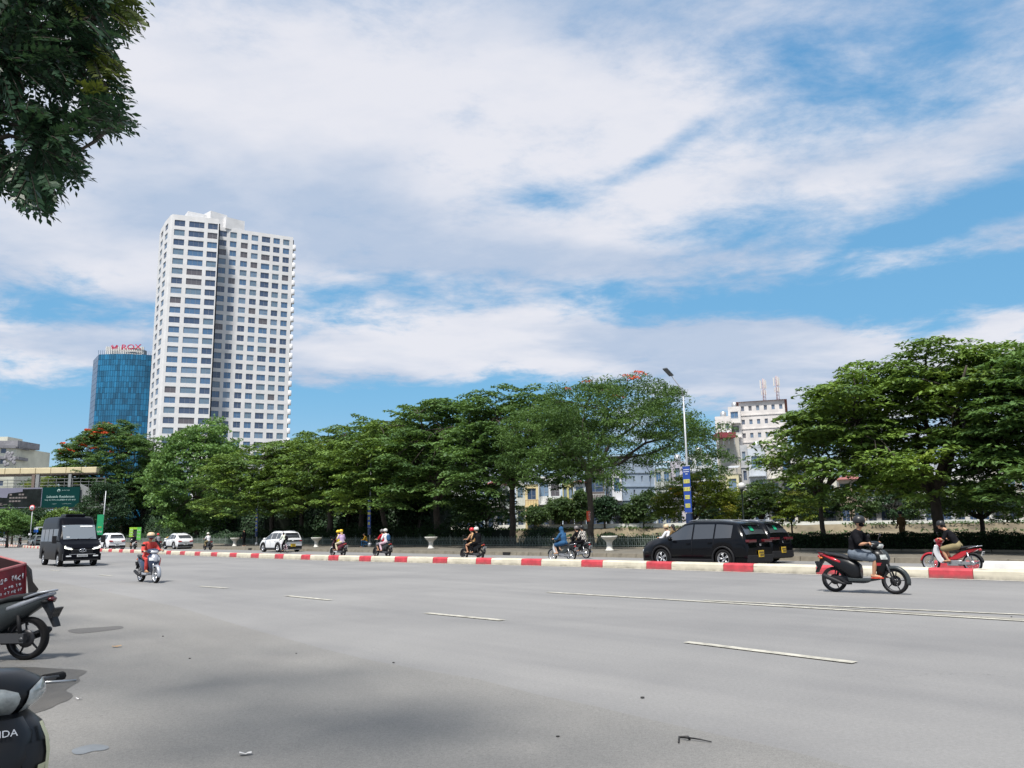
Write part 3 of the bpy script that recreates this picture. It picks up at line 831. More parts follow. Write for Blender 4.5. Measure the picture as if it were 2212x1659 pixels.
def house(x0, x1, ptop, Y, col, cols=1, floors=None, roof='flat', balc=False, rail=None, label='', dark=False, wfrac=.62, hfrac=.5, dep=14, wm=None, ground=True, frame=None, ac=0, skew=None, mull=2, name='town_house'):
    if skew is None: skew = -0.30 * (x1 - x0) * Y / 1750 * max(0, (x0 - 1106) / 500)
    A = azp(x0, Y, 1100); B = azp(x1, Y + skew, 1100); L = (B - A).length
    zt = PY((x0 + x1) / 2, ptop, Y).z; H = zt - PZ
    nfl = floors or max(2, round(H / 3.3)); fh = H / nfl
    root = empty(name, ((A + B) / 2).to_tuple()[:2] + (PZ,), 0, label, 'house')
    m = wallmat(col); rr = random.Random(int(x0 * 7))
    mb = MB(); rows = [(PZ + k * fh + fh * (.32 if k else .06), PZ + k * fh + fh * (.32 + hfrac if k else .78)) for k in range(nfl)]
    cw = L / cols; cl = [(cw * (k + .5 - wfrac / 2), cw * (k + .5 + wfrac / 2)) for k in range(cols)]
    op = wall_face(mb, A, B, PZ, zt + (.5 if roof == 'flat' else 0), rows, cl, m, th=.3)
    d = (B - A).normalized(); nrm = Vector((-d.y, d.x, 0)); ang = math.atan2(d.y, d.x); Rm = Matrix.Rotation(ang, 3, 'Z')
    for P0 in (A, B):
        mb.box(Vector((P0.x, P0.y, 0)) + nrm * (dep / 2 + .3) + d * (.15 if P0 is A else -.15) + Vector((0, 0, (PZ + zt) / 2)), (.3, dep, H), m, rot=Rm)
    mb.box((A + B) / 2 + nrm * (dep + .15) + Vector((0, 0, (PZ + zt) / 2)), (L, .3, H), m, rot=Rm)
    mb.box((A + B) / 2 + nrm * (dep / 2) + Vector((0, 0, zt - .1)), (L - .4, dep - .2, .2), m, rot=Rm)
    for k in range(1, nfl):
        mb.box((A + B) / 2 - nrm * .06 + Vector((0, 0, PZ + k * fh)), (L + .1, .14, .22), m, rot=Rm)
    wb(mb, 'wall', root)
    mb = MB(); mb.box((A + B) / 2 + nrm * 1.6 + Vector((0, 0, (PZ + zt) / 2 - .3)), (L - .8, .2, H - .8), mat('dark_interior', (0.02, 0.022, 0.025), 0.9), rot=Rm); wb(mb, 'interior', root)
    for p, w, h, a in op:
        is_g = p.z < PZ + fh
        window_obj(w, h, root, p, a, rr, mull, m=(GL[0] if (dark or is_g) else None), frame=frame, name='shopfront' if is_g else 'window')
    if balc:
        for k in range(1, nfl):
            z = PZ + k * fh; mb = MB()
            mb.box((A + B) / 2 - nrm * .55 + Vector((0, 0, z)), (L * .94, 1.1, .18), m, rot=Rm)
            r_ = rail or M_RAILW
            f = (A + B) / 2 - nrm * 1.05
            mb.box(f + Vector((0, 0, z + .95)), (L * .94, .06, .07), r_, rot=Rm)
            nb_ = int(L * .94 / .22)
            for j in range(nb_ + 1): mb.box(f + d * (-L * .47 + j * L * .94 / nb_) + Vector((0, 0, z + .5)), (.05, .05, .9), r_, rot=Rm)
            wb(mb, 'balcony', root)
    if roof == 'hip':
        c = (A + B) / 2 + nrm * dep / 2; e = .5; rh = min(L, 7) * (.30 if L < 8 else .07)
        a_, b_, c_, d_ = [c + Rm @ Vector((sx * (L / 2 + e), sy * (dep / 2 + e), 0)) + Vector((0, 0, zt)) for sx, sy in ((-1, -1), (1, -1), (1, 1), (-1, 1))]
        r1 = c + Rm @ Vector((0, -dep * .28, 0)) + Vector((0, 0, zt + rh)); r2 = c + Rm @ Vector((0, dep * .28, 0)) + Vector((0, 0, zt + rh))
        mb = MB(); mb.add([a_, b_, c_, d_, r1, r2], [(0, 1, 4), (1, 2, 5, 4), (2, 3, 5), (3, 0, 4, 5), (0, 3, 2, 1)], M_TILE if L < 8 else mat('brown_roof_tiles', (0.24, 0.085, 0.075), 0.85, var=.25)); wb(mb, 'roof', root)
    elif roof == 'shed':
        mb = MB(); q = [c2 for c2 in [A - nrm * .6, B - nrm * .6, B + nrm * dep, A + nrm * dep]]
        mb.add([q[0] + Vector((0, 0, zt + .9)), q[1] + Vector((0, 0, zt + .9)), q[2] + Vector((0, 0, zt + 2.2)), q[3] + Vector((0, 0, zt + 2.2))], [(0, 1, 2, 3)], M_TIN)
        for u in (.1, .5, .9): mb.box(A.lerp(B, u) + nrm * .1 + Vector((0, 0, zt + .45)), (.1, .1, 1.0), M_RAILW, rot=Rm)
        wb(mb, 'roof', root)
    else:
        mb = MB()
        if rr.random() < .7:
            mb.lathe([(.55, 0), (.6, .1), (.6, 1.3), (.3, 1.5)], mat('steel_tank', (0.5, 0.51, 0.52), .35, metal=.6), c=((A + B) / 2 + nrm * 4 + Vector((0, 0, zt + .5))), seg=12); wb(mb, 'water_tank', root)
    for k in range(ac):
        p = op[rr.randrange(cols, len(op))][0]; mb = MB()
        mb.box(p - nrm * .5 + Vector((cw * .3, 0, -fh * .42)), (.85, .35, .6), M_AC, rot=Rm); mb.lathe([(.2, -.02), (.2, .02)], M_DARK, c=p - nrm * .7 + Vector((cw * .3, 0, -fh * .42)), axis='Y', seg=12)
        wb(mb, 'air_conditioner', root)
    return root


house(1025, 1049, 1041, 123, (0.48, 0.56, 0.60), 1, label='narrow pale blue house left of the hip-roofed house on the far shore', balc=True)
house(1051, 1089, 1046, 124, (0.60, 0.59, 0.57), 2, roof='hip', balc=True, label='white house with a red hip roof behind the left dark trunk, far shore')
house(1091, 1113, 1056, 125, (0.40, 0.42, 0.42), 1, label='narrow grey house half hidden by the dark trunk on the far shore')
house(1115, 1134, 1040, 124, (0.44, 0.46, 0.42), 1, balc=True, label='thin grey-green house touching the cream house with brown balconies')
house(1134.5, 1164, 1046, 122, (0.60, 0.50, 0.28), 1, balc=True, rail=M_RAIL, dark=True, roof='shed', label='cream yellow house with brown balcony railings on the far shore')
house(1165, 1212, 1036, 123, (0.60, 0.61, 0.60), 2, balc=True, wfrac=.8, hfrac=.58, ac=1, label='wide white house with glazed balconies right of the cream house')
house(1216, 1239.5, 1044, 123, (0.50, 0.46, 0.20), 2, roof='shed', label='yellow house with narrow twin windows on the far shore')
house(1240.5, 1265, 1042, 122, (0.58, 0.58, 0.56), 1, roof='hip', balc=True, ac=2, label='white house with a small red roof behind the trunk with the orange poster')
house(1266, 1308, 1023, 124, (0.10, 0.085, 0.08), 1, dark=True, wfrac=.86, hfrac=.62, balc=True, rail=M_RAILW, label='dark brown modern house with white floor bands on the far shore')
house(1309, 1322, 1030, 128, (0.34, 0.36, 0.37), 1, label='thin grey wall house between the brown and the blue-grey house')
house(1324, 1345, 1022, 121, (0.58, 0.59, 0.62), 1, balc=True, label='white narrow front of stacked balconies beside the blue-grey wall')
house(1345.5, 1416, 990, 121.3, (0.27, 0.33, 0.41), 4, floors=5, wfrac=.2, hfrac=.42, skew=1.5, dep=5, label='tall blue-grey side wall with rows of small windows, far shore', mull=1)
house(1417, 1452, 1012, 134, (0.36, 0.38, 0.36), 2, roof='shed', label='low grey house with a tin roof behind the yellow-green tree')
house(1452, 1484, 1003, 138, (0.46, 0.44, 0.50), 1, wfrac=.3, label='lavender grey wall house behind the street lamp')
house(1485, 1546, 987, 142, (0.50, 0.53, 0.54), 3, floors=5, wfrac=.6, ac=2, label='light grey block of flats just left of the white high block')
# big white block
house(1610, 1712, 868, 165, (0.62, 0.59, 0.57), 6, floors=9, wfrac=.42, hfrac=.36, roof='hip', ac=4, label='large white high block with a low reddish-brown roof behind the right-hand trees', dep=20, mull=3)
house(1586, 1613, 884, 163.6, (0.62, 0.59, 0.57), 1, floors=8, balc=True, label='white stair wing stepping down left of the high white block', dep=18)
house(1556, 1591, 905, 162, (0.61, 0.58, 0.56), 2, floors=7, wfrac=.45, hfrac=.36, ac=2, label='lower white wing with small windows at the left end of the high block', dep=18, mull=3)
h_ = house(1557, 1606, 951, 140, (0.42, 0.40, 0.35), 1, floors=5, wfrac=.12, hfrac=.2, label='plain beige wall house with a dark red roof awning')
mb = MB(); a = azp(1553, 138, 1000); b = azp(1590, 138, 1000); z = PY(1570, 950, 138).z; z2 = PY(1570, 938, 138).z
mb.box((a + b) / 2 + Vector((0, 1.2, z2 - .2)), ((b - a).length, 4.5, .9), mat('dark_red_awning', (0.20, 0.03, 0.04), 0.7, var=.2))
for u in (0.02, .34, .66, .98): mb.box(a.lerp(b, u) + Vector((0, 0, (z + z2) / 2 - .5)), (.12, .12, z2 - z + .6), M_RAILW)
wb(mb, 'awning', h_)
house(1607, 1622, 968, 139, (0.40, 0.41, 0.42), 1, wfrac=.5, label='thin grey house right of the plain beige wall house')
house(1623, 1660, 976, 126, (0.46, 0.50, 0.55), 1, balc=True, label='blue-white house with stacked balconies beside the globe lamp')
house(1661, 1722, 984, 128, (0.60, 0.58, 0.53), 2, balc=True, ac=2, label='sunlit white balcony house left of the right-hand tree crown')
house(1572, 1600, 1024, 124, (0.58, 0.53, 0.34), 1, roof='shed', label='small cream yellow house behind the yellow-green tree')
house(1724, 1775, 1000, 124, (0.45, 0.45, 0.43), 2, label='grey white house seen through the small dark tree', balc=True)
house(1776, 1812, 1040, 122, (0.55, 0.53, 0.46), 1, label='low cream house seen under the right crown, left of the red-roofed one')
house(1813, 1868, 1036, 125, (0.52, 0.42, 0.33), 2, roof='hip', label='brick and cream house with a wide red roof seen through the right crown')
house(1870, 1925, 1010, 126, (0.55, 0.56, 0.57), 2, balc=True, label='white balcony house deep behind the big right-hand tree')
house(1927, 1990, 1030, 122, (0.50, 0.49, 0.46), 2, label='plain pale house left of the thick right-hand trunk', ac=1)
house(1992, 2060, 1020, 122, (0.42, 0.44, 0.46), 2, label='grey house right behind the thick right-hand trunk', balc=True)
house(2062, 2140, 1035, 120, (0.56, 0.55, 0.52), 3, label='wide pale house near the right edge of the far shore')
house(2142, 2240, 1025, 119, (0.45, 0.42, 0.38), 3, label='tan house at the right end of the far shore row')
house(960, 1023, 1064, 128, (0.52, 0.53, 0.52), 3, balc=True, label='white low house just left of the pale blue one, seen through leaves')
house(890, 955, 1075, 131, (0.50, 0.46, 0.42), 3, label='pink-beige low house behind the leaning dark trunk')
house(800, 880, 1082, 134, (0.45, 0.46, 0.44), 3, label='grey low house between dark trunks on the far shore', roof='shed')
house(700, 790, 1090, 138, (0.42, 0.36, 0.31), 3, label='brownish low house far behind the white car', roof='shed')
house(600, 690, 1095, 144, (0.46, 0.46, 0.45), 3, label='pale low house at the left end of the far shore row')
# antennas on the high block
for px, py, Yb, hh, lab in ((1652, 866, 170, 868 - 820, 'left lattice phone mast on the roof of the high white block'), (1681, 862, 172, 862 - 812, 'right lattice phone mast on the roof of the high white block')):
    base = PY(px, py + 8, Yb); top = PY(px - .5, py - hh, Yb); e = empty('antenna_mast', base, 0, lab, 'antenna', 'phone masts on the high block'); h = top.z - base.z
    mb = MB(); mm = mat('red_white_mast', (0.42, 0.30, 0.30), .6)
    for a in range(3):
        th = a * 2.094; mb.tube([(math.cos(th) * .35, math.sin(th) * .35, 0), (math.cos(th) * .22, math.sin(th) * .22, h)], .05, mm, 5)
    for k in range(int(h / .7)):
        for a in range(3):
            t1, t2 = a * 2.094, (a + 1) * 2.094; mb.tube([(math.cos(t1) * .3, math.sin(t1) * .3, k * .7), (math.cos(t2) * .3, math.sin(t2) * .3, k * .7 + .6)], .025, mm, 4)
    mb.build('mast', e)
    mb = MB()
    for a in range(3):
        th = a * 2.094 + .4; mb.box((math.cos(th) * .6, math.sin(th) * .6, h - 1.2), (.28, .18, 1.8), M_AC, rot=Matrix.Rotation(th, 3, 'Z')); mb.box((math.cos(th) * .5, math.sin(th) * .5, h - 3.0), (.22, .16, 1.0), M_AC)
    mb.build('antenna', e)

# ---- far-left block of flats
mb = MB(); fa = empty('apartment_block', azp(20, 262, 1000), 0, 'weathered cream block of flats rising behind the overpass at the left edge', 'building')
mcr = mat('weathered_cream_render', (0.56, 0.56, 0.47), .85, var=.18, vscale=.25); mgr = mat('weathered_cornice', (0.22, 0.22, 0.24), .9, var=.3, vscale=.6)
def py2z(py, Y, px=20): return PY(px, py, Y).z
A = azp(-60, 250, 1000); B = azp(33, 256, 1000); C = azp(53, 262, 1000)
rws = []; cl = []; Lf = (B - A).length
z = 6
ztop = py2z(966, 256)
k = 0
while z < ztop - 3: rws.append((z + 1, z + 2.5)); z += 3.4
cl = [(u, u + 1.4) for u in np.arange(1.2, Lf - 2.4, 3.0)]
op = wall_face(mb, A, B, 0, ztop, rws, cl, mcr); plain(mb, B, C, 0, ztop, mcr); plain(mb, C, C + Vector((0, 14, 0)), 0, ztop, mcr)
for zc_, o_ in ((ztop, .9), (py2z(990, 256), .5)):
    for a, b in ((A, B), (B, C)):
        d = b - a; ang = math.atan2(d.y, d.x); Rm = Matrix.Rotation(ang, 3, 'Z'); mb.box((a + b) / 2 + Rm @ Vector((0, -.2, zc_)), (d.length + o_, 1.4, .9), mgr, rot=Rm)
mb.box((A + B) / 2 + Vector((0, 8, ztop + 1)), (Lf, 12, 2), mgr); mb.box((A + B) / 2 + Vector((-3, 9, ztop + 2.6)), (Lf * .6, 8, 2), mcr)
wb(mb, 'wall', fa)
rr = random.Random(8)
for p, w, h, a in op:
    if py2z(1060, 256) < p.z: window_obj(w, h, fa, p, a, rr, 1, m=GL[0])
mb = MB(); q = azp(20, 249, 1000)
for i in range(26): mb.ell((q.x + rr.uniform(-1.6, 1.6), q.y, rr.uniform(py2z(1006, 249), py2z(978, 249))), (.5, .2, .6), mgr, 8, 6)
wb(mb, 'stain', fa)['label'] = 'dark mould patch on the end wall'

# ---- pedestrian overpass with billboard
Yb = 150
ob = empty('overpass', azp(60, Yb, 1100), 0, 'covered steel pedestrian overpass with cream roof at the left edge', 'footbridge')
mc = mat('cream_bridge_panel', (0.56, 0.48, 0.31), .7, var=.12, vscale=.4); mst = mat('bridge_steel', (0.22, 0.23, 0.23), .6, var=.15); mbr = mat('bridge_brown_post', (0.16, 0.12, 0.10), .7)
zA = py2z(1011, Yb, 60); zB = py2z(1024, Yb, 60); zC = py2z(1054, Yb, 60); zD = py2z(1096, Yb, 60)
xa = azp(-90, Yb, 1050).x; xb = azp(228, Yb, 1050).x; xr = azp(172, Yb, 1050).x
mb = MB(); n = 9
for k in range(n): x0 = xa + (xr + 3 - xa) * k / n; x1 = xa + (xr + 3 - xa) * (k + 1) / n; mb.box(((x0 + x1) / 2, Yb + 1.5, (zA + zB) / 2), (x1 - x0 - .06, 3.4, zA - zB), mc)
mb.box(((xa + xr + 3) / 2, Yb + 1.5, zB - .12), (xr + 3 - xa, 3.2, .2), mbr)
wb(mb, 'roof', ob, bevel=.12)
mb = MB(); mb.box(((xa + xb) / 2, Yb + 1.5, zD - .1), (xb - xa, 3.2, .5), mst); mb.box(((xa + xb) / 2, Yb + .0, zD + .25), (xb - xa, .2, .5), mst); wb(mb, 'deck', ob)
for px, m_, w in ((-30, mst, .7), (71, mbr, .55), (80, mst, .65), (150, mst, .5)):
    mb = MB(); x = azp(px, Yb, 1050).x; mb.box((x, Yb + .1, (zB + zD) / 2), (w, .4, zB - zD - .2), m_); wb(mb, 'post', ob)
mb = MB()
for z in (zC + .4, zC + 1.0, zC + 1.6): mb.box(((xa + xb) / 2, Yb + .05, z), (xb - xa, .06, .07), mst); mb.box(((xa + xb) / 2, Yb + 2.9, z), (xb - xa, .06, .07), mst)
for x in np.arange(xa, xb, 1.5): mb.box((x, Yb + .05, (zD + zC + 1.6) / 2), (.06, .06, zC + 1.6 - zD), mst)
wb(mb, 'railing', ob)
for px in (193, 221):
    mb = MB(); x = azp(px, Yb, 1100).x; mb.tube([(x, Yb + 1.5, 0), (x, Yb + 1.5, zD - .3)], .45, mst, 12); wb(mb, 'pillar', ob)
mb = MB(); x0 = azp(195, Yb, 1100).x; x1 = azp(219, Yb, 1100).x
mb.tube([(x0, Yb + 1.5, 1), (x1, Yb + 1.5, zD - 1)], .12, mst, 6); mb.tube([(x1, Yb + 1.5, 1), (x0, Yb + 1.5, zD - 1)], .12, mst, 6)
wb(mb, 'brace', ob)
# stairs on the right end
mb = MB(); x0 = azp(172, Yb, 1080).x
mb.add([(x0, Yb - .2, zD + .3), (x0 + 2.2, Yb - .2, zD + .3), (x0 + 2.2, Yb - .2, zD + 2.6), (x0 + 1.6, Yb - .2, zD + 3.4), (x0, Yb - .2, zD + 4.2)], [(0, 1, 2, 3, 4)], mst)
wb(mb, 'side_panel', ob)
# billboard hung on the railing
bb = empty('billboard', azp(85, Yb - 1, 1100).to_tuple()[:2] + (zD,), 0, 'wide billboard hung along the overpass, dusk photo left and green panel right', 'billboard')
yb_ = Yb - .6; x0 = azp(-80, yb_, 1080).x; x1 = azp(90.5, yb_, 1080).x; x2 = azp(171.5, yb_, 1080).x; z0 = py2z(1096.5, yb_, 60); z1 = py2z(1053.5, yb_, 60)
msk = mat('poster_dusk_sky', (0.17, 0.17, 0.23), .6, var=.12, vscale=.3); mdk = mat('poster_dark_trees', (0.012, 0.016, 0.016), .6, spec=.1, var=.5, vscale=.7); mlt = mat('poster_pale', (0.17, 0.145, 0.14), .6, var=.2)
mb = MB(); mb.box(((x0 + x1) / 2, yb_, (z0 + z1) / 2), (x1 - x0, .2, z1 - z0), msk)
rr = random.Random(4); ys = yb_ - .115; hgt = z1 - z0
pts = [(x0, z0 + .1)]; x = x0
while x < x1 - 6.2: pts.append((x, z0 + hgt * rr.uniform(.34, .55))); x += .45
bx0 = x1 - 6.2
pts += [(bx0, z0 + hgt * .72), (bx0 + 2.6, z0 + hgt * .80), (bx0 + 2.6, z0 + hgt * .93), (x1 - .1, z0 + hgt * .93), (x1 - .1, z0 + .1)]
mb.prism(pts, ys, ys + .02, mdk)
for fz in (.33, .50, .66):
    for k in range(6):
        if rr.random() < .8: mb.box((bx0 + .5 + k * .55, ys - .02, z0 + hgt * fz), (.42, .02, .28), mlt)
for k in range(10): mb.box((x0 + rr.uniform(5, x1 - x0 - 6), ys - .02, z0 + hgt * rr.uniform(.1, .25)), (.7, .02, .08), mlt)
wb(mb, 'picture_panel', bb)
mgp = mat('billboard_green', (0.002, 0.032, 0.030), .5, spec=.1, var=.08, vscale=.3); mtx = mat('billboard_lettering', (0.36, 0.50, 0.48), .6)
mb = MB(); mb.box(((x1 + x2) / 2, yb_ + .02, (z0 + z1) / 2 - .03), (x2 - x1, .22, z1 - z0 + .1), mgp)
cxm = (x1 + x2) / 2; g = wb(mb, 'green_panel', bb)
text_mesh("Lakeside Residences", .62, mtx, 'lettering', bb, loc=Vector((cxm, yb_ - .12, z0 + hgt * .52)) - bb.location, rot=(R(90), 0, 0), depth=.01)
mb = MB()
def scribble(mb, x, z, w, h, m, y, seed, rot=None):
    r = random.Random(seed); xx = x - w / 2
    while xx < x + w / 2:
        l = r.uniform(.25, .7) * h; mb.box((xx, y, z + r.uniform(-.1, .1) * h), (l * .35, .02, h * r.uniform(.5, 1)), m)
        if r.random() < .5: mb.box((xx + l * .3, y, z + r.choice((-1, 0, 1)) * h * .35), (l * .6, .02, h * .22), m)
        xx += l * r.choice((1, 1, 1, 1.7))
scribble(mb, cxm, z0 + hgt * .36, 5.6, .28, mtx, yb_ - .12, 1); scribble(mb, cxm - 1, z0 + hgt * .16, .8, .14, mtx, yb_ - .12, 2); scribble(mb, cxm + 1.2, z0 + hgt * .16, 1.6, .1, mtx, yb_ - .12, 3)
mb.lathe([(.28, -.02), (.28, .02)], mtx, c=(cxm - .4, yb_ - .11, z0 + hgt * .82), axis='Y', seg=10); mb.lathe([(.16, -.02), (.16, .02)], mgp, c=(cxm - .4, yb_ - .14, z0 + hgt * .82), axis='Y', seg=10)
scribble(mb, cxm + .9, z0 + hgt * .84, 1.4, .16, mtx, yb_ - .12, 5)
wb(mb, 'small_print', bb)

# ================================================================== vegetation
def leaf_mat(name, dark, light, warm=None, trans=0.35, vs=0.35, rough=0.55):
    m = bpy.data.materials.new(name); m.use_nodes = True; t = NT(m.node_tree)
    b = t.n['Principled BSDF']; out = t.n['Material Output']
    tc = t.new('ShaderNodeTexCoord').outputs['Object']
    f = t.mr(t.noise(tc, vs, 4, 0.6), 0.32, 0.68)
    isl = t.new('ShaderNodeNewGeometry').outputs['Random Per Island']
    f = t.m('ADD', t.m('MULTIPLY', f, 0.7), t.m('MULTIPLY', isl, 0.45), clamp=True)
    col = t.mix(f, dark, light)
    if warm:
        g = t.mr(t.noise(t.mapping(tc, loc=(9, 4, 2)), vs * 1.7, 3), 0.55, 0.72); col = t.mix(t.m('MULTIPLY', g, 0.75), col, warm)
    t.put(b.inputs['Base Color'], col); b.inputs['Roughness'].default_value = rough; b.inputs['Specular IOR Level'].default_value = 0.3
    tr = t.new('ShaderNodeBsdfTranslucent'); t.put(tr.inputs['Color'], t.mix(0.35, col, (light[0] * 1.6, light[1] * 1.5, light[2] * .6)))
    mx = t.new('ShaderNodeMixShader'); mx.inputs[0].default_value = trans
    t.l.new(b.outputs[0], mx.inputs[1]); t.l.new(tr.outputs[0], mx.inputs[2]); t.l.new(mx.outputs[0], out.inputs['Surface'])
    return m


M_BARK = mat('dark_bark', (0.060, 0.050, 0.040), 0.95, var=0.35, vscale=3, bump=0.6, bscale=14)
M_BARKP = mat('pale_bark', (0.17, 0.135, 0.095), 0.95, var=0.35, vscale=3, bump=0.6, bscale=14)
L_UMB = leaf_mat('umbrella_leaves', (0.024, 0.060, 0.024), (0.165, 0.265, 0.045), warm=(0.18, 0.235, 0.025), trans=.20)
L_UMB2 = leaf_mat('umbrella_leaves_blue', (0.020, 0.054, 0.026), (0.120, 0.215, 0.050), trans=.24)
L_FIC = leaf_mat('broad_leaves', (0.030, 0.085, 0.028), (0.180, 0.310, 0.085), trans=.28)
L_FLA = leaf_mat('feathery_leaves', (0.020, 0.050, 0.018), (0.105, 0.190, 0.044), rough=.65, trans=.28)
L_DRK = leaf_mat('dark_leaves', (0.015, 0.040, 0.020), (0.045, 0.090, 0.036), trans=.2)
L_YEL = leaf_mat('yellow_green_leaves', (0.060, 0.105, 0.018), (0.20, 0.26, 0.030), warm=(0.30, 0.24, 0.03))
L_FAR = leaf_mat('far_tree_leaves', (0.028, 0.060, 0.020), (0.085, 0.140, 0.045))
L_HED = leaf_mat('hedge_leaves', (0.010, 0.026, 0.010), (0.028, 0.060, 0.020))
L_NEAR = leaf_mat('near_leaves', (0.014, 0.040, 0.024), (0.055, 0.115, 0.062), vs=1.4, rough=.33, trans=.28)
L_YNG = leaf_mat('young_leaves', (0.05, 0.10, 0.02), (0.12, 0.15, 0.03), vs=2, trans=.3)
M_BLOOM = leaf_mat('orange_red_blossom', (0.50, 0.07, 0.02), (0.75, 0.14, 0.05), trans=.3)
M_YBLOOM = leaf_mat('yellow_blossom', (0.60, 0.38, 0.02), (0.75, 0.5, 0.04), trans=.3)


def leaf_obj(name, parent, C, N, L, Wd, m, droop=0.15, rng=None, loc=None, T=None):
    """N leaf-sized rhombic faces at C with normals N"""
    rng = rng or np.random.default_rng(1); n = len(C)
    N = N / np.linalg.norm(N, axis=1, keepdims=True)
    if T is None: T = rng.normal(size=(n, 3))
    T = T - N * np.sum(T * N, axis=1, keepdims=True); T /= np.maximum(np.linalg.norm(T, axis=1, keepdims=True), 1e-6)
    B = np.cross(N, T); L = np.asarray(L).reshape(-1, 1) * np.ones((n, 1)); Wd = np.asarray(Wd).reshape(-1, 1) * np.ones((n, 1))
    V = np.empty((n, 4, 3), dtype=np.float32)
    V[:, 0] = C - T * L * .5; V[:, 1] = C + B * Wd * .5 + T * L * -.05
    V[:, 2] = C + T * L * .5 - N * L * droop; V[:, 3] = C - B * Wd * .5 + T * L * -.05
    if parent is not None: V -= np.array(parent.matrix_world.translation if False else parent.location, dtype=np.float32)
    me = bpy.data.meshes.new(name); me.vertices.add(n * 4); me.vertices.foreach_set('co', V.reshape(-1))
    me.loops.add(n * 4); me.loops.foreach_set('vertex_index', np.arange(n * 4, dtype=np.int32))
    me.polygons.add(n); me.polygons.foreach_set('loop_start', np.arange(0, n * 4, 4, dtype=np.int32))
    me.polygons.foreach_set('loop_total', np.full(n, 4, dtype=np.int32)) if hasattr(me.polygons[0], 'loop_total') and not me.polygons[0].bl_rna.properties['loop_total'].is_readonly else None
    me.materials.append(m); me.update(calc_edges=True)
    o = bpy.data.objects.new(name, me); COL.objects.link(o)
    if parent is not None: o.parent = parent
    return o


def pad_leaves(rng, pads, per, flat=0.22, tilt=0.45, droop_edge=0.35):
    """pads: array (k,4) centre + radius -> leaf centres and normals"""
    k = len(pads); cnt = np.maximum(4, (per * (pads[:, 3] / pads[:, 3].mean()) ** 2).astype(int)); idx = np.repeat(np.arange(k), cnt); n = len(idx)
    a = rng.uniform(0, 2 * np.pi, n); r = np.sqrt(rng.uniform(0, 1, n)); r = r * (1 + .12 * np.sin(a * 5 + idx))
    Rr = pads[idx, 3]
    x = np.cos(a) * r * Rr; y = np.sin(a) * r * Rr
    z = rng.normal(0, flat * .5, n) * Rr * (1 - .5 * r) - droop_edge * r ** 2 * Rr * .7
    # each pad leans its own way
    la = rng.normal(0, .16, (k, 2)); z = z + x * la[idx, 0] + y * la[idx, 1]
    C = np.stack([x, y, z], 1) + pads[idx, :3]
    N = rng.normal(0, tilt, (n, 3)); N[:, 2] += 1; N[:, 0] += np.cos(a) * r * .35; N[:, 1] += np.sin(a) * r * .35
    return C, N


def limb_path(a, b, rng, k=5, arch=0.15, wob=0.06):
    a = np.array(a, float); b = np.array(b, float); L = np.linalg.norm(b - a); out = []
    for i in range(k + 1):
        t = i / k; p = a + (b - a) * t; p = p + np.array([0, 0, 1]) * math.sin(math.pi * t) * arch * L
        if 0 < i < k: p = p + rng.normal(0, wob * L * .4, 3)
        out.append(p)
    return out


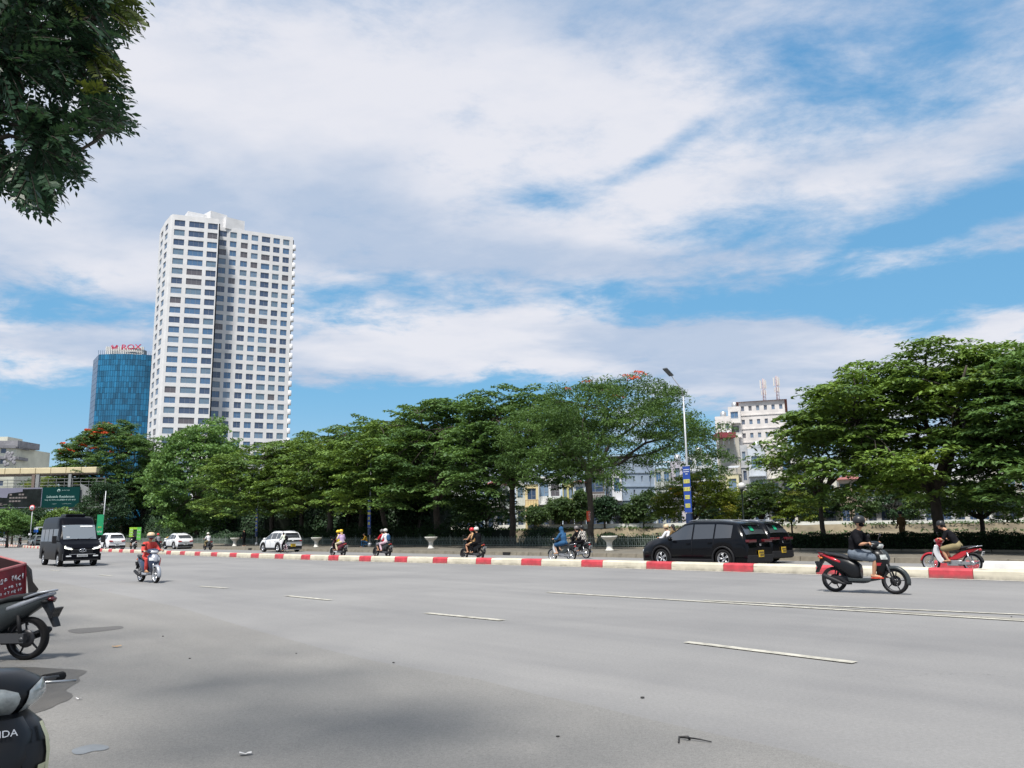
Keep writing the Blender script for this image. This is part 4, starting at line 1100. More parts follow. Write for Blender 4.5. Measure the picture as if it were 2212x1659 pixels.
def tree(name, label, px, n, pxl, pxr, ptop, pbot, m_leaf, seed=1, group='roadside trees along the lake fence', cat='tree', pads=220, per=95, leaf=(.24, .11), tr=.25, bark=None,
         style='umbrella', lean=0.0, peak=0.0, fork=.35, padr=(.7, 1.3), bloom=None, base=None, depthf=.85, limbs=7, base_z=.25, gaps=0.0, edge=0.45, explicit=None, tilt=.45, flat=.22):
    rng = np.random.default_rng(seed)
    b = WA(px, n, base_z) if base is None else base
    Y = b.y; x0 = PY(pxl, (ptop + pbot) / 2, Y).x; x1 = PY(pxr, (ptop + pbot) / 2, Y).x; xm = (x0 + x1) / 2; rx = (x1 - x0) / 2; ry = rx * depthf
    zt = PY((pxl + pxr) / 2, ptop, Y).z; zb = PY((pxl + pxr) / 2, pbot, Y).z; H = zt - zb
    root = empty(name, b, 0, label, cat, group)
    if style == 'umbrella' and base is None and n < 46: Y = Y - 1.6
    # pads on a bumpy dome
    k = pads; a = rng.uniform(0, 2 * np.pi, k); r = rng.uniform(0, 1, k) ** .5
    X = xm + np.cos(a) * r * rx; Yp = Y + np.sin(a) * r * ry
    if style == 'umbrella':
        pk = (X - xm) / rx - peak
        rr_ = np.clip(np.sqrt(pk ** 2 * (1 / (1 + abs(peak)) ** 2) + ((Yp - Y) / ry) ** 2), 0, 1.3)
        zs = zt - H * edge * rr_ ** 2.2 - np.abs(rng.normal(0, .10, k)) * H
        zlow = zb + H * .12 * (1 - r) * 1.0
        t = rng.uniform(0, 1, k) ** 1.6
        Z = zs + (zlow - zs) * t * (.55 + .45 * r)
        Z = Z + .25 * H * .12 * np.sin(X * 1.3 + seed) * np.cos(Yp * 1.1)
    else:   # rounded, full crown
        u = rng.normal(size=(k, 3)); u /= np.linalg.norm(u, axis=1, keepdims=True); q = rng.uniform(.55, 1, k) ** .5
        bump = 1 + .13 * np.sin(u[:, 0] * 5 + seed) * np.cos(u[:, 2] * 6 + seed * 2) + .08 * np.sin(u[:, 1] * 9)
        X = xm + u[:, 0] * rx * q * bump; Yp = Y + u[:, 1] * ry * q * bump; Z = (zt + zb) / 2 + u[:, 2] * H / 2 * q * bump
    P = np.stack([X, Yp, Z, rng.uniform(padr[0], padr[1], k)], 1)
    if gaps: P = P[np.array([noise.noise(Vector((p[0] * .35, p[1] * .35, p[2] * .5 + seed))) > gaps - (.35 if seed == 31 and p[0] < xm - rx * .05 else 0) for p in P])]
    C, N = pad_leaves(rng, P, per, tilt=tilt, flat=flat)
    nL = len(C); leaf_obj('crown', root, C, N, rng.uniform(leaf[0] * .7, leaf[0] * 1.25, nL), rng.uniform(leaf[1] * .7, leaf[1] * 1.25, nL), m_leaf, rng=rng)
    # trunk and limbs
    mb = MB(); bk = bark or M_BARK
    fz = b.z + (zb - b.z) * .9 + H * fork * .3 if style == 'umbrella' else b.z + (zt - b.z) * .35
    F = np.array([b.x + lean * (fz - b.z), b.y, fz])
    tp = limb_path(b, F, rng, 5, 0, .03); mb.tube([Vector(p) for p in [np.array(b) - [0, 0, .3]] + tp], [tr * 1.35, tr * 1.15] + [tr * (1 - .05 * i) for i in range(1, 6)], bk, 9)
    segs = []
    ends = explicit
    if ends is None:
        ends = []
        for i in range(limbs):
            an = 2 * math.pi * i / limbs + rng.uniform(-.3, .3); q = rng.uniform(.45, .8)
            ends.append((xm + math.cos(an) * rx * q, Y + math.sin(an) * ry * q, zb + H * rng.uniform(.45, .8)))
        ends.append((xm, Y, zb + H * .85))
    for e in ends:
        pth = limb_path(F - np.array([0, 0, .1]), e, rng, 6, .06, .07); mb.tube([Vector(p) for p in pth], [tr * .62 * (1 - .13 * i) for i in range(7)], bk, 7); segs += pth[1:]
    S = np.array(segs)
    sub = P[rng.choice(len(P), min(len(P), 90), replace=False)]
    for p in sub:
        d = np.linalg.norm(S - p[:3], axis=1); j = int(np.argmin(d))
        if d[j] < rx * .9:
            pth = limb_path(S[j], p[:3], rng, 3, .05, .08); mb.tube([Vector(q) for q in pth], [tr * .16, tr * .12, tr * .08, tr * .04], bk, 4)
    wb(mb, 'trunk', root)
    if bloom:
        mB, cond, kk, sz = bloom; cand = P[[i for i, p in enumerate(P) if cond(p, xm, rx, zb, H)]]
        if len(cand):
            cand = cand[rng.choice(len(cand), min(kk, len(cand)), replace=False)].copy(); cand[:, 2] += .25; cand[:, 3] *= .55
            C, N = pad_leaves(rng, cand, 70, tilt=.9); leaf_obj('blossom', root, C, N, rng.uniform(sz * .6, sz * 1.3, len(C)), rng.uniform(sz * .5, sz, len(C)), mB, rng=rng)
    return root


# roadside row, from left to right
tree('flame_tree', 'dark flame tree with orange-red blossom on its crown, left of the light green tree', 262, 44, 132, 345, 918, 1115, L_UMB2, 11, style='round', pads=800, per=130, leaf=(.40, .19), tr=.32, bark=M_BARKP, padr=(.9, 1.6), peak=-.1,
     bloom=(M_BLOOM, lambda p, xm, rx, zb, H: p[2] > zb + H * .66 and xm - rx * .85 < p[0] < xm + rx * .12, 46, .34), lean=-.05)
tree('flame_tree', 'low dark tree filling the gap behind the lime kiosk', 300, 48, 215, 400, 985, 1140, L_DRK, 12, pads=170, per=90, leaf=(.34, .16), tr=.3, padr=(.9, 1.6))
tree('broadleaf_tree', 'light green round broadleaf tree in front of the foot of the white tower', 425, 42.5, 328, 522, 910, 1152, L_FIC, 13, style='round', pads=420, per=80, leaf=(.42, .26), tr=.35, padr=(.8, 1.25), tilt=.8, flat=.5)
U = dict(leaf=(.34, .17), pads=330, per=105, padr=(.8, 1.4), depthf=.95, tilt=.27, flat=.13)
tree('umbrella_tree', 'umbrella tree next to the light green tree, its trunk behind the first white urn', 586, 43, 445, 720, 946, 1116, L_UMB, 21, tr=.3, peak=.2, **U)
tree('umbrella_tree', 'umbrella tree whose dark trunk rises behind the white car', 651, 44, 540, 815, 936, 1112, L_UMB, 22, tr=.28, **U)
tree('umbrella_tree', 'yellow-green umbrella tree behind the two riders in yellow helmets', 712, 42.5, 625, 925, 900, 1108, L_UMB, 23, tr=.32, peak=.25, **U)
tree('umbrella_tree', 'umbrella tree with a shaded trunk behind the blue banner pole', 779, 44.5, 690, 985, 895, 1100, L_UMB2, 24, tr=.3, **U)
tree('umbrella_tree', 'umbrella tree on a strongly leaning dark trunk', 842, 42.5, 725, 1035, 872, 1108, L_UMB, 25, tr=.26, lean=-.24, peak=.3, **U)
tree('umbrella_tree', 'umbrella tree forking low behind the third white urn', 943, 43, 815, 1120, 850, 1098, L_UMB2, 26, tr=.34, **U)
tree('umbrella_tree', 'tall umbrella tree on the straight dark trunk left of the clipped bush', 1108, 43, 955, 1255, 832, 1068, L_UMB2, 27, tr=.27, pads=330, per=105, leaf=(.32, .15), peak=.1, depthf=.95, tilt=.3, flat=.15)
# the airy flame tree with visible limbs
bT = WA(1277, 43, .25)
def lp(px, py, dy=0): p = PY(px, py, bT.y + dy); return (p.x, p.y, p.z)
tree('flame_tree', 'airy flame tree with thin reddish blossom and an orange poster on its trunk', 1277, 43, 1085, 1562, 818, 1062, L_FLA, 31, pads=860, per=88, leaf=(.24, .075), tr=.24, bark=mat('brown_bark', (0.070, 0.060, 0.050), 0.95, var=0.35, vscale=3, bump=0.6, bscale=14), padr=(.5, 1.1), gaps=-.13, edge=.42, fork=.75,
     explicit=[lp(1388, 985), lp(1470, 965, 1), lp(1520, 925, -1), lp(1210, 970, 1), lp(1150, 930, -1), lp(1330, 880, 2), lp(1260, 880, -2), lp(1430, 880, 0), lp(1180, 890, 3)], tilt=.7, flat=.35,
     bloom=(M_BLOOM, lambda p, xm, rx, zb, H: p[2] > zb + H * .80, 7, .12))
tree('umbrella_tree', 'thin-trunked umbrella tree behind the near helmeted rider', 1777, 44, 1625, 1930, 850, 1095, L_UMB, 41, tr=.15, pads=250, per=90, leaf=(.27, .12), gaps=-.06, edge=.5, padr=(.6, 1.1), tilt=.3, flat=.14)
tree('umbrella_tree', 'largest umbrella tree on a thick dark trunk near the right edge', 2030, 43, 1690, 2270, 732, 1100, L_UMB, 42, tr=.31, pads=560, per=135, leaf=(.29, .14), peak=.45, lean=-.06, edge=.36, depthf=.7, tilt=.27, flat=.13, gaps=-.3, padr=(.7, 1.2))
tree('umbrella_tree', 'umbrella tree partly outside the right edge of the photo', 2330, 42, 2050, 2560, 726, 1085, L_UMB2, 43, tr=.4, pads=300, per=135, leaf=(.29, .14), padr=(.7, 1.2), tilt=.27, flat=.13)
tree('umbrella_tree', 'small low umbrella tree with a lit flat spray below the big right crown', 2120, 50, 1960, 2230, 1040, 1120, L_UMB, 44, tr=.15, pads=130, per=80, leaf=(.22, .10), padr=(.5, .9))
tree('umbrella_tree', 'low drooping tree left of the straight dark trunk', 1050, 48, 985, 1120, 1046, 1130, L_UMB2, 45, tr=.12, pads=110, per=80, leaf=(.25, .11), padr=(.5, .9))
# second row, dark, behind
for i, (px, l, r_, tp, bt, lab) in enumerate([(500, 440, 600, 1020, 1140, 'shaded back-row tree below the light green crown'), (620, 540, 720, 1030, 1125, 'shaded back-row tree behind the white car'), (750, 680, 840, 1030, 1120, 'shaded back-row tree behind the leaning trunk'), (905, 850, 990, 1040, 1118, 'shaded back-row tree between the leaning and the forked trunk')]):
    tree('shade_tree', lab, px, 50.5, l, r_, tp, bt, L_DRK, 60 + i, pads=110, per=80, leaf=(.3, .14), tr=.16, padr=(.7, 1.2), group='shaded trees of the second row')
tree('young_tree', 'young yellow-green tree with yellow flowers behind the street lamp', 1500, 49, 1416, 1612, 1016, 1128, L_YEL, 51, pads=200, per=80, leaf=(.20, .10), tr=.10, padr=(.4, .8), group='young trees on the near bank', edge=.5,
     bloom=(M_YBLOOM, lambda p, xm, rx, zb, H: p[0] < xm - rx * .3 and zb + H * .4 < p[2] < zb + H * .75, 5, .14))
tree('young_tree', 'young green tree right of the globe lamp', 1645, 50, 1598, 1700, 1032, 1128, L_FAR, 52, pads=110, per=80, leaf=(.19, .09), tr=.08, padr=(.35, .7), group='young trees on the near bank')
tree('young_tree', 'young tree with a spindly stem right of the black cars', 1710, 51, 1668, 1770, 1050, 1128, L_YEL, 53, pads=90, per=70, leaf=(.19, .09), tr=.07, padr=(.35, .7), group='young trees on the near bank')
# street trees on the far shore
for i, (px, l, r_, tp, bt, mm, lab) in enumerate([
        (1022, 1000, 1050, 1085, 1126, L_FAR, 'small street tree under the pale blue far house'), (1155, 1134, 1181, 1096, 1128, L_FAR, 'small street tree before the cream far house'),
        (1213, 1186, 1240, 1074, 1127, L_FAR, 'round street tree before the white glazed far house'), (1255, 1240, 1272, 1060, 1122, L_FAR, 'narrow street tree just left of the poster trunk'),
        (1306, 1284, 1331, 1072, 1126, L_DRK, 'dark round street tree before the brown far house'), (1345, 1330, 1385, 1090, 1126, L_FAR, 'light round street tree before the stacked balconies'),
        (1390, 1362, 1432, 1062, 1126, L_FAR, 'full street tree before the blue-grey wall'), (1540, 1500, 1600, 1070, 1125, L_DRK, 'dark street tree hidden behind the young yellow-green tree'),
        (1750, 1705, 1800, 1055, 1122, L_DRK, 'dark street tree behind the spindly young tree'), (1840, 1795, 1900, 1050, 1120, L_FAR, 'grey-green street tree left of the red-roofed far house'),
        (1930, 1885, 1990, 1055, 1120, L_DRK, 'dark street tree left of the thick right trunk'), (2090, 2040, 2130, 1060, 1118, L_DRK, 'dark street tree right of the thick right trunk'), (2165, 2120, 2230, 1065, 1118, L_FAR, 'street tree nearest the right edge on the far shore'),
        (970, 940, 1003, 1080, 1130, L_DRK, 'dark street tree left of the small far tree'), (880, 850, 925, 1085, 1132, L_DRK, 'dark street tree behind the leaning trunk, far shore')]):
    b = PY(px, 1120, 119 + (i % 3)); b.z = PZ
    tree('street_tree', lab, px, 0, l, r_, tp, bt, mm, 80 + i, group='street trees on the far shore', base=b, style='round', pads=70, per=60, leaf=(.42, .22), tr=.13, padr=(.6, 1.1), tilt=.8, flat=.5, limbs=4, depthf=.7)
# trees below the overpass at the left
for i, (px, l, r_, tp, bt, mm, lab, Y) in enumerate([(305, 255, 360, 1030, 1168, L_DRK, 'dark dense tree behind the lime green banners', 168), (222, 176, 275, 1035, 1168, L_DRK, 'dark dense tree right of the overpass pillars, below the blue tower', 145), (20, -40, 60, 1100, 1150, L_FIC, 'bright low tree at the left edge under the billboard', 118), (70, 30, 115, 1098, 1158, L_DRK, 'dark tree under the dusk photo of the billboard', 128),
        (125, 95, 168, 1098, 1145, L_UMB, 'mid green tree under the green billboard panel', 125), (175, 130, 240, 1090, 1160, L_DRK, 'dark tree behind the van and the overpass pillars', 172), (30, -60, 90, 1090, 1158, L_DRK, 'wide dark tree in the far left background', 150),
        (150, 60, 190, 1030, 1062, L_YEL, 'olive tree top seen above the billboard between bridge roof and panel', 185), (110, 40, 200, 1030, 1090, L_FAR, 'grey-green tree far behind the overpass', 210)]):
    b = PY(px, 1120, Y); b.z = 0
    tree('street_tree', lab, px, 0, l, r_, tp, bt, mm, 120 + i, group='trees around the overpass', base=b, style='round' if i != 4 else 'umbrella', pads=170 if i < 2 else 100, per=70, leaf=(.4, .2), tr=.2, padr=(.8, 1.4), tilt=.7, flat=.4, limbs=4)


# hedges, clipped bush and undergrowth behind the fence
def hedge(name, label, s0, s1, n0, n1, z0, z1, m, count, seed, leaf=(.10, .05), kind=None, group=None, bumpy=.12):
    rng = np.random.default_rng(seed); L = s1 - s0
    nn = int(count); s = rng.uniform(s0, s1, nn); u = rng.uniform(0, 1, nn)
    face = rng.uniform(0, 1, nn); top = z1 + bumpy * np.array([noise.noise(Vector((x * .8, y * 3, seed))) * 2 for x, y in zip(s, u)])
    n_ = np.where(face < .45, n0 + np.abs(rng.normal(0, .06, nn)), n0 + u * (n1 - n0)); z = np.where(face < .45, z0 + (top - z0) * rng.uniform(0, 1, nn), top - np.abs(rng.normal(0, .05, nn)))
    C = np.array([tuple(W(a, b, c)) for a, b, c in zip(s, n_, z)])
    N = rng.normal(0, .6, (nn, 3)); N[:, 2] += .7; N[:, 1] -= .5
    e = empty(name, W((s0 + s1) / 2, n0, z0), 0, label, 'hedge', group) if kind is None else None
    o = leaf_obj('foliage' if e else name, e, C, N, rng.uniform(leaf[0] * .7, leaf[0] * 1.4, nn), rng.uniform(leaf[1] * .7, leaf[1] * 1.4, nn), m, rng=rng)
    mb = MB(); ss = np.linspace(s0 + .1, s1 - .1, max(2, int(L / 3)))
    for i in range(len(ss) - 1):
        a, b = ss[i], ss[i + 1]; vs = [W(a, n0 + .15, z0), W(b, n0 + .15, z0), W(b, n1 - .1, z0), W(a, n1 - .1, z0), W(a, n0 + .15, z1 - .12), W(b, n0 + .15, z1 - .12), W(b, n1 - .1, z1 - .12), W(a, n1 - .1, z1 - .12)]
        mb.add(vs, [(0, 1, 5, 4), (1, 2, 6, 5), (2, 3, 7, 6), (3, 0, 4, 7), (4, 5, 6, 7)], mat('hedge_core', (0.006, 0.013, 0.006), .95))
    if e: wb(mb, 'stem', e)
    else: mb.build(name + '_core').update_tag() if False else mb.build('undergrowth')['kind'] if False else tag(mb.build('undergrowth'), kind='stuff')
    if kind: o['kind'] = kind
    return e or o


def s_of(px, n): p = WA(px, n); return p.dot(RD)


hedge('hedge', 'long low clipped dark hedge from behind the black cars to the right edge', s_of(2300, 41), s_of(1668, 41), 41.0, 42.2, .27, .98, L_HED, 15000, 1)
hedge('hedge', 'low hedge strip behind the fence left of the black cars', s_of(1640, 41.6), s_of(1318, 41.6), 41.5, 42.4, .27, .92, L_HED, 7000, 2)
hedge('undergrowth', None, s_of(1078, 42.5), s_of(1000, 42.5), 41.7, 44, .27, 1.6, L_HED, 6000, 3, leaf=(.14, .07), kind='stuff', bumpy=.5)
hedge('undergrowth', None, s_of(1000, 42.5), s_of(560, 42.5), 41.7, 44.5, .27, 1.5, L_HED, 26000, 4, leaf=(.16, .08), kind='stuff', bumpy=.6)
hedge('undergrowth', None, s_of(560, 42.5), s_of(200, 42.5), 41.8, 44.5, .27, 1.2, L_DRK, 20000, 5, leaf=(.2, .1), kind='stuff', bumpy=.5)
hedge('undergrowth', None, 70, 190, 52, 55, .3, 6.5, L_DRK, 30000, 16, leaf=(.5, .3), kind='stuff', bumpy=1.6)
hedge('undergrowth', None, 100, 190, 47, 51, .42, 3.6, L_DRK, 16000, 6, leaf=(.34, .18), kind='stuff', bumpy=1.2)


rng = np.random.default_rng(99); nb = 7000
u_ = rng.uniform(0, 1, nb); cs = np.array([tuple(shore_at(u)) for u in u_]); tz = rng.choice([0, 1], nb, p=[.65, .35])
cs[:, 1] += np.where(tz == 0, rng.uniform(-1.0, .1, nb), rng.uniform(-5.6, -4.6, nb)); cs[:, 2] = np.where(tz == 0, 1.3, .35) + rng.uniform(-.1, .25, nb)
keep = np.array([noise.noise(Vector((c[0] * .13, 3, 7 * t))) > -.12 for c, t in zip(cs, tz)]); cs = cs[keep]
o = leaf_obj('undergrowth', None, cs, rng.normal(0, .6, (len(cs), 3)) + [0, -.4, .6], rng.uniform(.25, .6, len(cs)), .2, L_FAR, rng=rng); o['kind'] = 'stuff'


def bush(name, label, px, n, w, h, m, seed, leaf=(.10, .05), cnt=4500, base=None, cat='bush', z=.26, col_core=True, dp=.7):
    rng = np.random.default_rng(seed); b = base or WA(px, n, z); e = empty(name, b, 0, label, cat)
    u = rng.normal(size=(cnt, 3)); u[:, 2] = np.abs(u[:, 2]); u /= np.linalg.norm(u, axis=1, keepdims=True)
    q = rng.uniform(.86, 1.05, cnt); C = np.stack([u[:, 0] * w / 2 * q, u[:, 1] * w / 2 * dp * q, u[:, 2] * h * q], 1) + np.array(b)
    C[:, :2] = (C[:, :2] - np.array(b)[:2]) @ np.array([[RD.x, RD.y], [RN.x, RN.y]]) + np.array(b)[:2]
    N = u + rng.normal(0, .5, (cnt, 3)); leaf_obj('foliage', e, C, N, rng.uniform(leaf[0] * .7, leaf[0] * 1.3, cnt), rng.uniform(leaf[1] * .7, leaf[1] * 1.3, cnt), m, rng=rng)
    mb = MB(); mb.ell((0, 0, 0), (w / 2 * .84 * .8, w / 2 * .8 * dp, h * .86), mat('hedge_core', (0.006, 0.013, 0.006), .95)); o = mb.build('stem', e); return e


bush('clipped_bush', 'wide domed dark green clipped bush behind the fence by the straight trunk', 1168, 42.6, 4.0, 1.45, L_DRK, 7)
bush('round_bush', 'small round bush behind the fence just left of the right-hand urn', 1313, 42.5, 1.9, .95, L_HED, 8, cnt=2200)


# ---- the near tree whose boughs hang in at the top left
def near_tree():
    rng = np.random.default_rng(77); rr = random.Random(77)
    root = empty('overhanging_tree', (-3.4, 2.4, 0), 0, 'near tree with dark hanging pinnate leaf sprays in the top left corner', 'tree')
    poly = [(-120, -160), (330, -160), (312, 9), (306, 50), (290, 66), (245, 92), (252, 121), (272, 165), (292, 235), (290, 268), (262, 285), (215, 288), (176, 285), (190, 322), (180, 370), (164, 392), (138, 415), (116, 436), (100, 464), (78, 455), (26, 446), (34, 400), (-5, 412), (-120, 400)]
    def inside(x, y):
        c = False
        for i in range(len(poly)):
            (x1, y1), (x2, y2) = poly[i - 1], poly[i]
            if (y1 > y) != (y2 > y) and x < (x2 - x1) * (y - y1) / (y2 - y1) + x1: c = not c
        return c
    holes = [(100, 210, 22, 20), (150, 222, 26, 14), (20, 305, 26, 22), (60, 318, 16, 12), (22, 160, 14, 14), (140, 86, 9, 9), (200, 190, 10, 12)]
    tips = []
    while len(tips) < 1500:
        x, y = rr.uniform(-110, 315), rr.uniform(-150, 470)
        if not inside(x, y): continue
        if any(((x - a) / c) ** 2 + ((y - b) / d) ** 2 < 1 for a, b, c, d in holes): continue
        tips.append((x, y, rr.uniform(2.0, 2.85)))
    CC, NN, TT, LL, WW, YO = [], [], [], [], [], []
    mb = MB(); hubs = []
    for k in range(46):
        while True:
            x, y = rr.uniform(-100, 270), rr.uniform(-140, 420)
            if inside(x, y) and inside(x + 25, y + 12): break
        d = ray(x, y); hubs.append(Vector((0, 0, CH)) + d * (rr.uniform(2.1, 2.7) / d.y))
    limbs = []
    T0 = Vector((-3.4, 2.4, 0)); Fk = Vector((-3.0, 2.4, 2.7)); sq_ = lambda v: Vector((v.x * .33, v.y * .33, 1.6 + (v.z - 1.6) * .33))
    wood = MB(); wood.tube([T0 - Vector((0, 0, .2)), T0 + Vector((.1, .0, .9)), T0 + Vector((.25, .0, 1.8)), Fk], [.15, .13, .12, .10], M_BARK, 12)
    for e in [Vector((-2.5, -1, 4.6)), Vector((-3, -3, 5)), Vector((-5, 1, 5))] + [sq_(v) for v in (Vector((-4.0, 7.2, 6.6)), Vector((-3.6, 7.0, 5.4)), Vector((-4.4, 7.8, 7.4)), Vector((-4.6, 6.4, 4.9)))]:
        p = limb_path(Fk, e, rng, 7, .08, .05); wood.tube([Vector(q) for q in p], [.045 * (1 - .12 * i) for i in range(8)], M_BARK, 8); limbs += [Vector(q) for q in p]
    for h in hubs:
        j = min(limbs, key=lambda q: (q - h).length); p = limb_path(j, h, rng, 4, .04, .07); wood.tube([Vector(q) for q in p], [.010, .008, .006, .004, .003], M_BARK, 6)
    for x, y, D in tips:
        d = ray(x, y); tip = Vector((0, 0, CH)) + d * (D / d.y)
        h = min(hubs, key=lambda q: (q - tip).length)
        L = rr.uniform(.095, .14)
        v = (tip - h); v = v.normalized() if v.length > .05 else Vector((1, 0, 0))
        v = (v * .8 + Vector((rr.uniform(.1, .6), rr.uniform(-.4, .4), rr.uniform(-.75, -.1)))).normalized()
        st = tip - v * L * .8
        young = (x > 255 and y < 60) or (200 < x < 262 and 120 < y < 190) or rr.random() < .01
        side = v.cross(Vector((rr.uniform(-.5, .5), rr.uniform(-.5, .5), 1))).normalized(); up = side.cross(v).normalized()
        if up.z < 0: up = -up
        npr = rr.randint(6, 8); pts = []
        for i in range(npr + 1):
            t = i / npr; c = st + v * L * t - Vector((0, 0, .10 * L * t * t)); pts.append(c)
            ll = L * .30 * (1 - .25 * abs(t - .45) * 2)
            for sg in ((-1, 1) if i < npr else (0,)):
                td = (side * sg * .85 + v * (.55 if sg else 1) - Vector((0, 0, .30))).normalized()
                cc = c + td * ll * .5; CC.append(tuple(cc)); TT.append(tuple(td)); nn = (up + Vector((rr.gauss(0, .25), rr.gauss(0, .25), 0)) + side * sg * -.3); NN.append(tuple(nn)); LL.append(ll); WW.append(ll * .46); YO.append(young)
        wood.tube([st] + pts[::2], 0.0012, M_BARK, 3, cap=False)
    CC, NN, TT, LL, WW, YO = map(np.array, (CC, NN, TT, LL, WW, YO))
    for nm, mask_, mm in (('leaves', ~YO, L_NEAR), ('young_leaves', YO, L_YNG)):
        o = leaf_obj(nm, root, CC[mask_], NN[mask_], LL[mask_], WW[mask_], mm, rng=rng, T=TT[mask_], droop=.12)
    # the rest of the crown, out of the picture
    P = []
    for _ in range(260):
        x_, y_ = rng.uniform(-9, -1.2), rng.uniform(-6, -1.0)
        P.append((x_, y_, rng.uniform(4.2, 6.2), rng.uniform(.4, .8)))
    for _ in range(60): P.append((rng.uniform(-7, -3.2), rng.uniform(-1, 2.2), rng.uniform(4.2, 6), rng.uniform(.3, .6)))
    C, N = pad_leaves(rng, np.array(P), 90); leaf_obj('crown', root, C, N, .12, .05, L_NEAR, rng=rng)
    wb(wood, 'trunk', root)


near_tree()


# ---- added tree, wholly out of view, its crown shaped to shade the near asphalt
def shade_tree():
    rng = np.random.default_rng(5); rr = random.Random(5)
    root = empty('unseen_shade_tree', (-8.2, 2.6, 0), 0, 'big added unseen tree beside the parked scooters, its thin high crown shaped to shade the near asphalt', 'tree')
    poly = [(-9, 26), (-8.6, 17.5)] + [tuple(G(x, y)[:2]) for x, y in ((300, 1318), (470, 1350), (700, 1405), (905, 1450), (1160, 1503), (1400, 1556), (1700, 1624), (2000, 1700))] + [(4.5, -5), (-16, -5), (-18, 20)]
    def inside(x, y):
        c = False
        for i in range(len(poly)):
            (x1, y1), (x2, y2) = poly[i - 1], poly[i]
            if (y1 > y) != (y2 > y) and x < (x2 - x1) * (y - y1) / (y2 - y1) + x1: c = not c
        return c
    def seen(p):
        d = CR.transposed() @ (Vector(p) - Vector((0, 0, CH)))
        return d.z < 0 and abs(d.x / -d.z) < 0.70 and abs(d.y / -d.z) < 0.54
    P = []
    while len(P) < 520:
        gx_, gy_ = rr.uniform(-16, 5), rr.uniform(-5, 24)
        if not inside(gx_, gy_): continue
        z = rr.uniform(7.2, 9.6); x, y = gx_ + SUN_DIR.x / SUN_DIR.z * z, gy_ + SUN_DIR.y / SUN_DIR.z * z; r_ = rr.uniform(.6, 1.1)
        if seen((x, y, z - .6)) or seen((x + 1.1, y, z)) or seen((x, y + 1.1, z - .5)): continue
        P.append((x, y, z, r_))
    P = np.array(P); C, N = pad_leaves(rng, P, 21, flat=.3, tilt=.5); leaf_obj('crown', root, C, N, rng.uniform(.2, .34, len(C)), .15, L_UMB2, rng=rng)
    mb = MB(); Fk = np.array([-8.2, 2.6, 3.6]); mb.tube([(-8.2, 2.6, -.2), (-8.2, 2.6, 1.5), tuple(Fk)], [.42, .34, .30], M_BARK, 12); S = []
    for e_ in ((-12, 6, 8), (-11, 12, 8), (-4, 2, 8), (-2, -2, 8), (-6, -4, 8), (-13, -2, 8), (-9, 9, 8)):
        p = limb_path(Fk, e_, rng, 6, .06, .05); mb.tube([Vector(q) for q in p], [.2 * (1 - .13 * i) for i in range(7)], M_BARK, 7); S += p[1:]
    S = np.array(S)
    for p in P[rng.choice(len(P), 110, replace=False)]:
        j = int(np.argmin(np.linalg.norm(S - p[:3], axis=1))); q = limb_path(S[j], p[:3], rng, 3, .05, .06); mb.tube([Vector(v) for v in q], [.04, .03, .02, .01], M_BARK, 4)
    wb(mb, 'trunk', root)


shade_tree()

# ================================================================== street furniture
RA = math.atan2(RD.y, RD.x)                  # heading of traffic on the far carriageway
M_FENCE = mat('green_grey_iron', (0.19, 0.23, 0.205), 0.6, var=.2, vscale=4)
s0f, s1f = s_of(1668, 41.0), 175.0
fe = empty('iron_fence', W((s0f + 100) / 2, 40.95, .28), 0, 'long low green-grey iron picket fence along the planted bed', 'fence')
mb = MB(); s = s0f
while s < s1f:
    p = W(s, 40.95, .28); h = .60 if int(s / .17) % 2 else .66
    mb.box(p + Vector((0, 0, h / 2)), (.022, .022, h), M_FENCE); mb.add([p + Vector((-.025, 0, h)), p + Vector((.025, 0, h)), p + Vector((0, 0, h + .09)), p + Vector((0, .025, h)), p + Vector((0, -.025, h))], [(0, 3, 2), (3, 1, 2), (1, 4, 2), (4, 0, 2)], M_FENCE); s += .17
wb(mb, 'pickets', fe)
mb = MB()
for z in (.10, .52):
    ss = np.arange(s0f, s1f, 3.0)
    for a in ss: mb.tube([W(a, 40.95, .28 + z), W(a + 3.0, 40.95, .28 + z)], .018, M_FENCE, 5, cap=False)
for a in np.arange(s0f, 90, .34):
    mb.tube([W(a, 40.95, .38), W(a + .1, 40.95, .68), W(a + .17, 40.95, .76), W(a + .24, 40.95, .68), W(a + .34, 40.95, .38)], .009, M_FENCE, 4, cap=False)
wb(mb, 'rail', fe)
mb = MB(); mb.box((0, 0, .36), (.05, .05, .72), M_FENCE); mb.tube([(0, 0, .72), (.10 * -RD.x, .10 * -RD.y, .80), (0, 0, .92), (.10 * RD.x, .10 * RD.y, .80), (0, 0, .72)], .012, M_FENCE, 4)
po = mb.build('post', fe)
k = 0
for a in np.arange(s0f, 170, 2.04):
    o = po if k == 0 else po.copy()
    if k: COL.objects.link(o); o.parent = fe
    o.location = W(a, 40.95, .28) - fe.location; k += 1

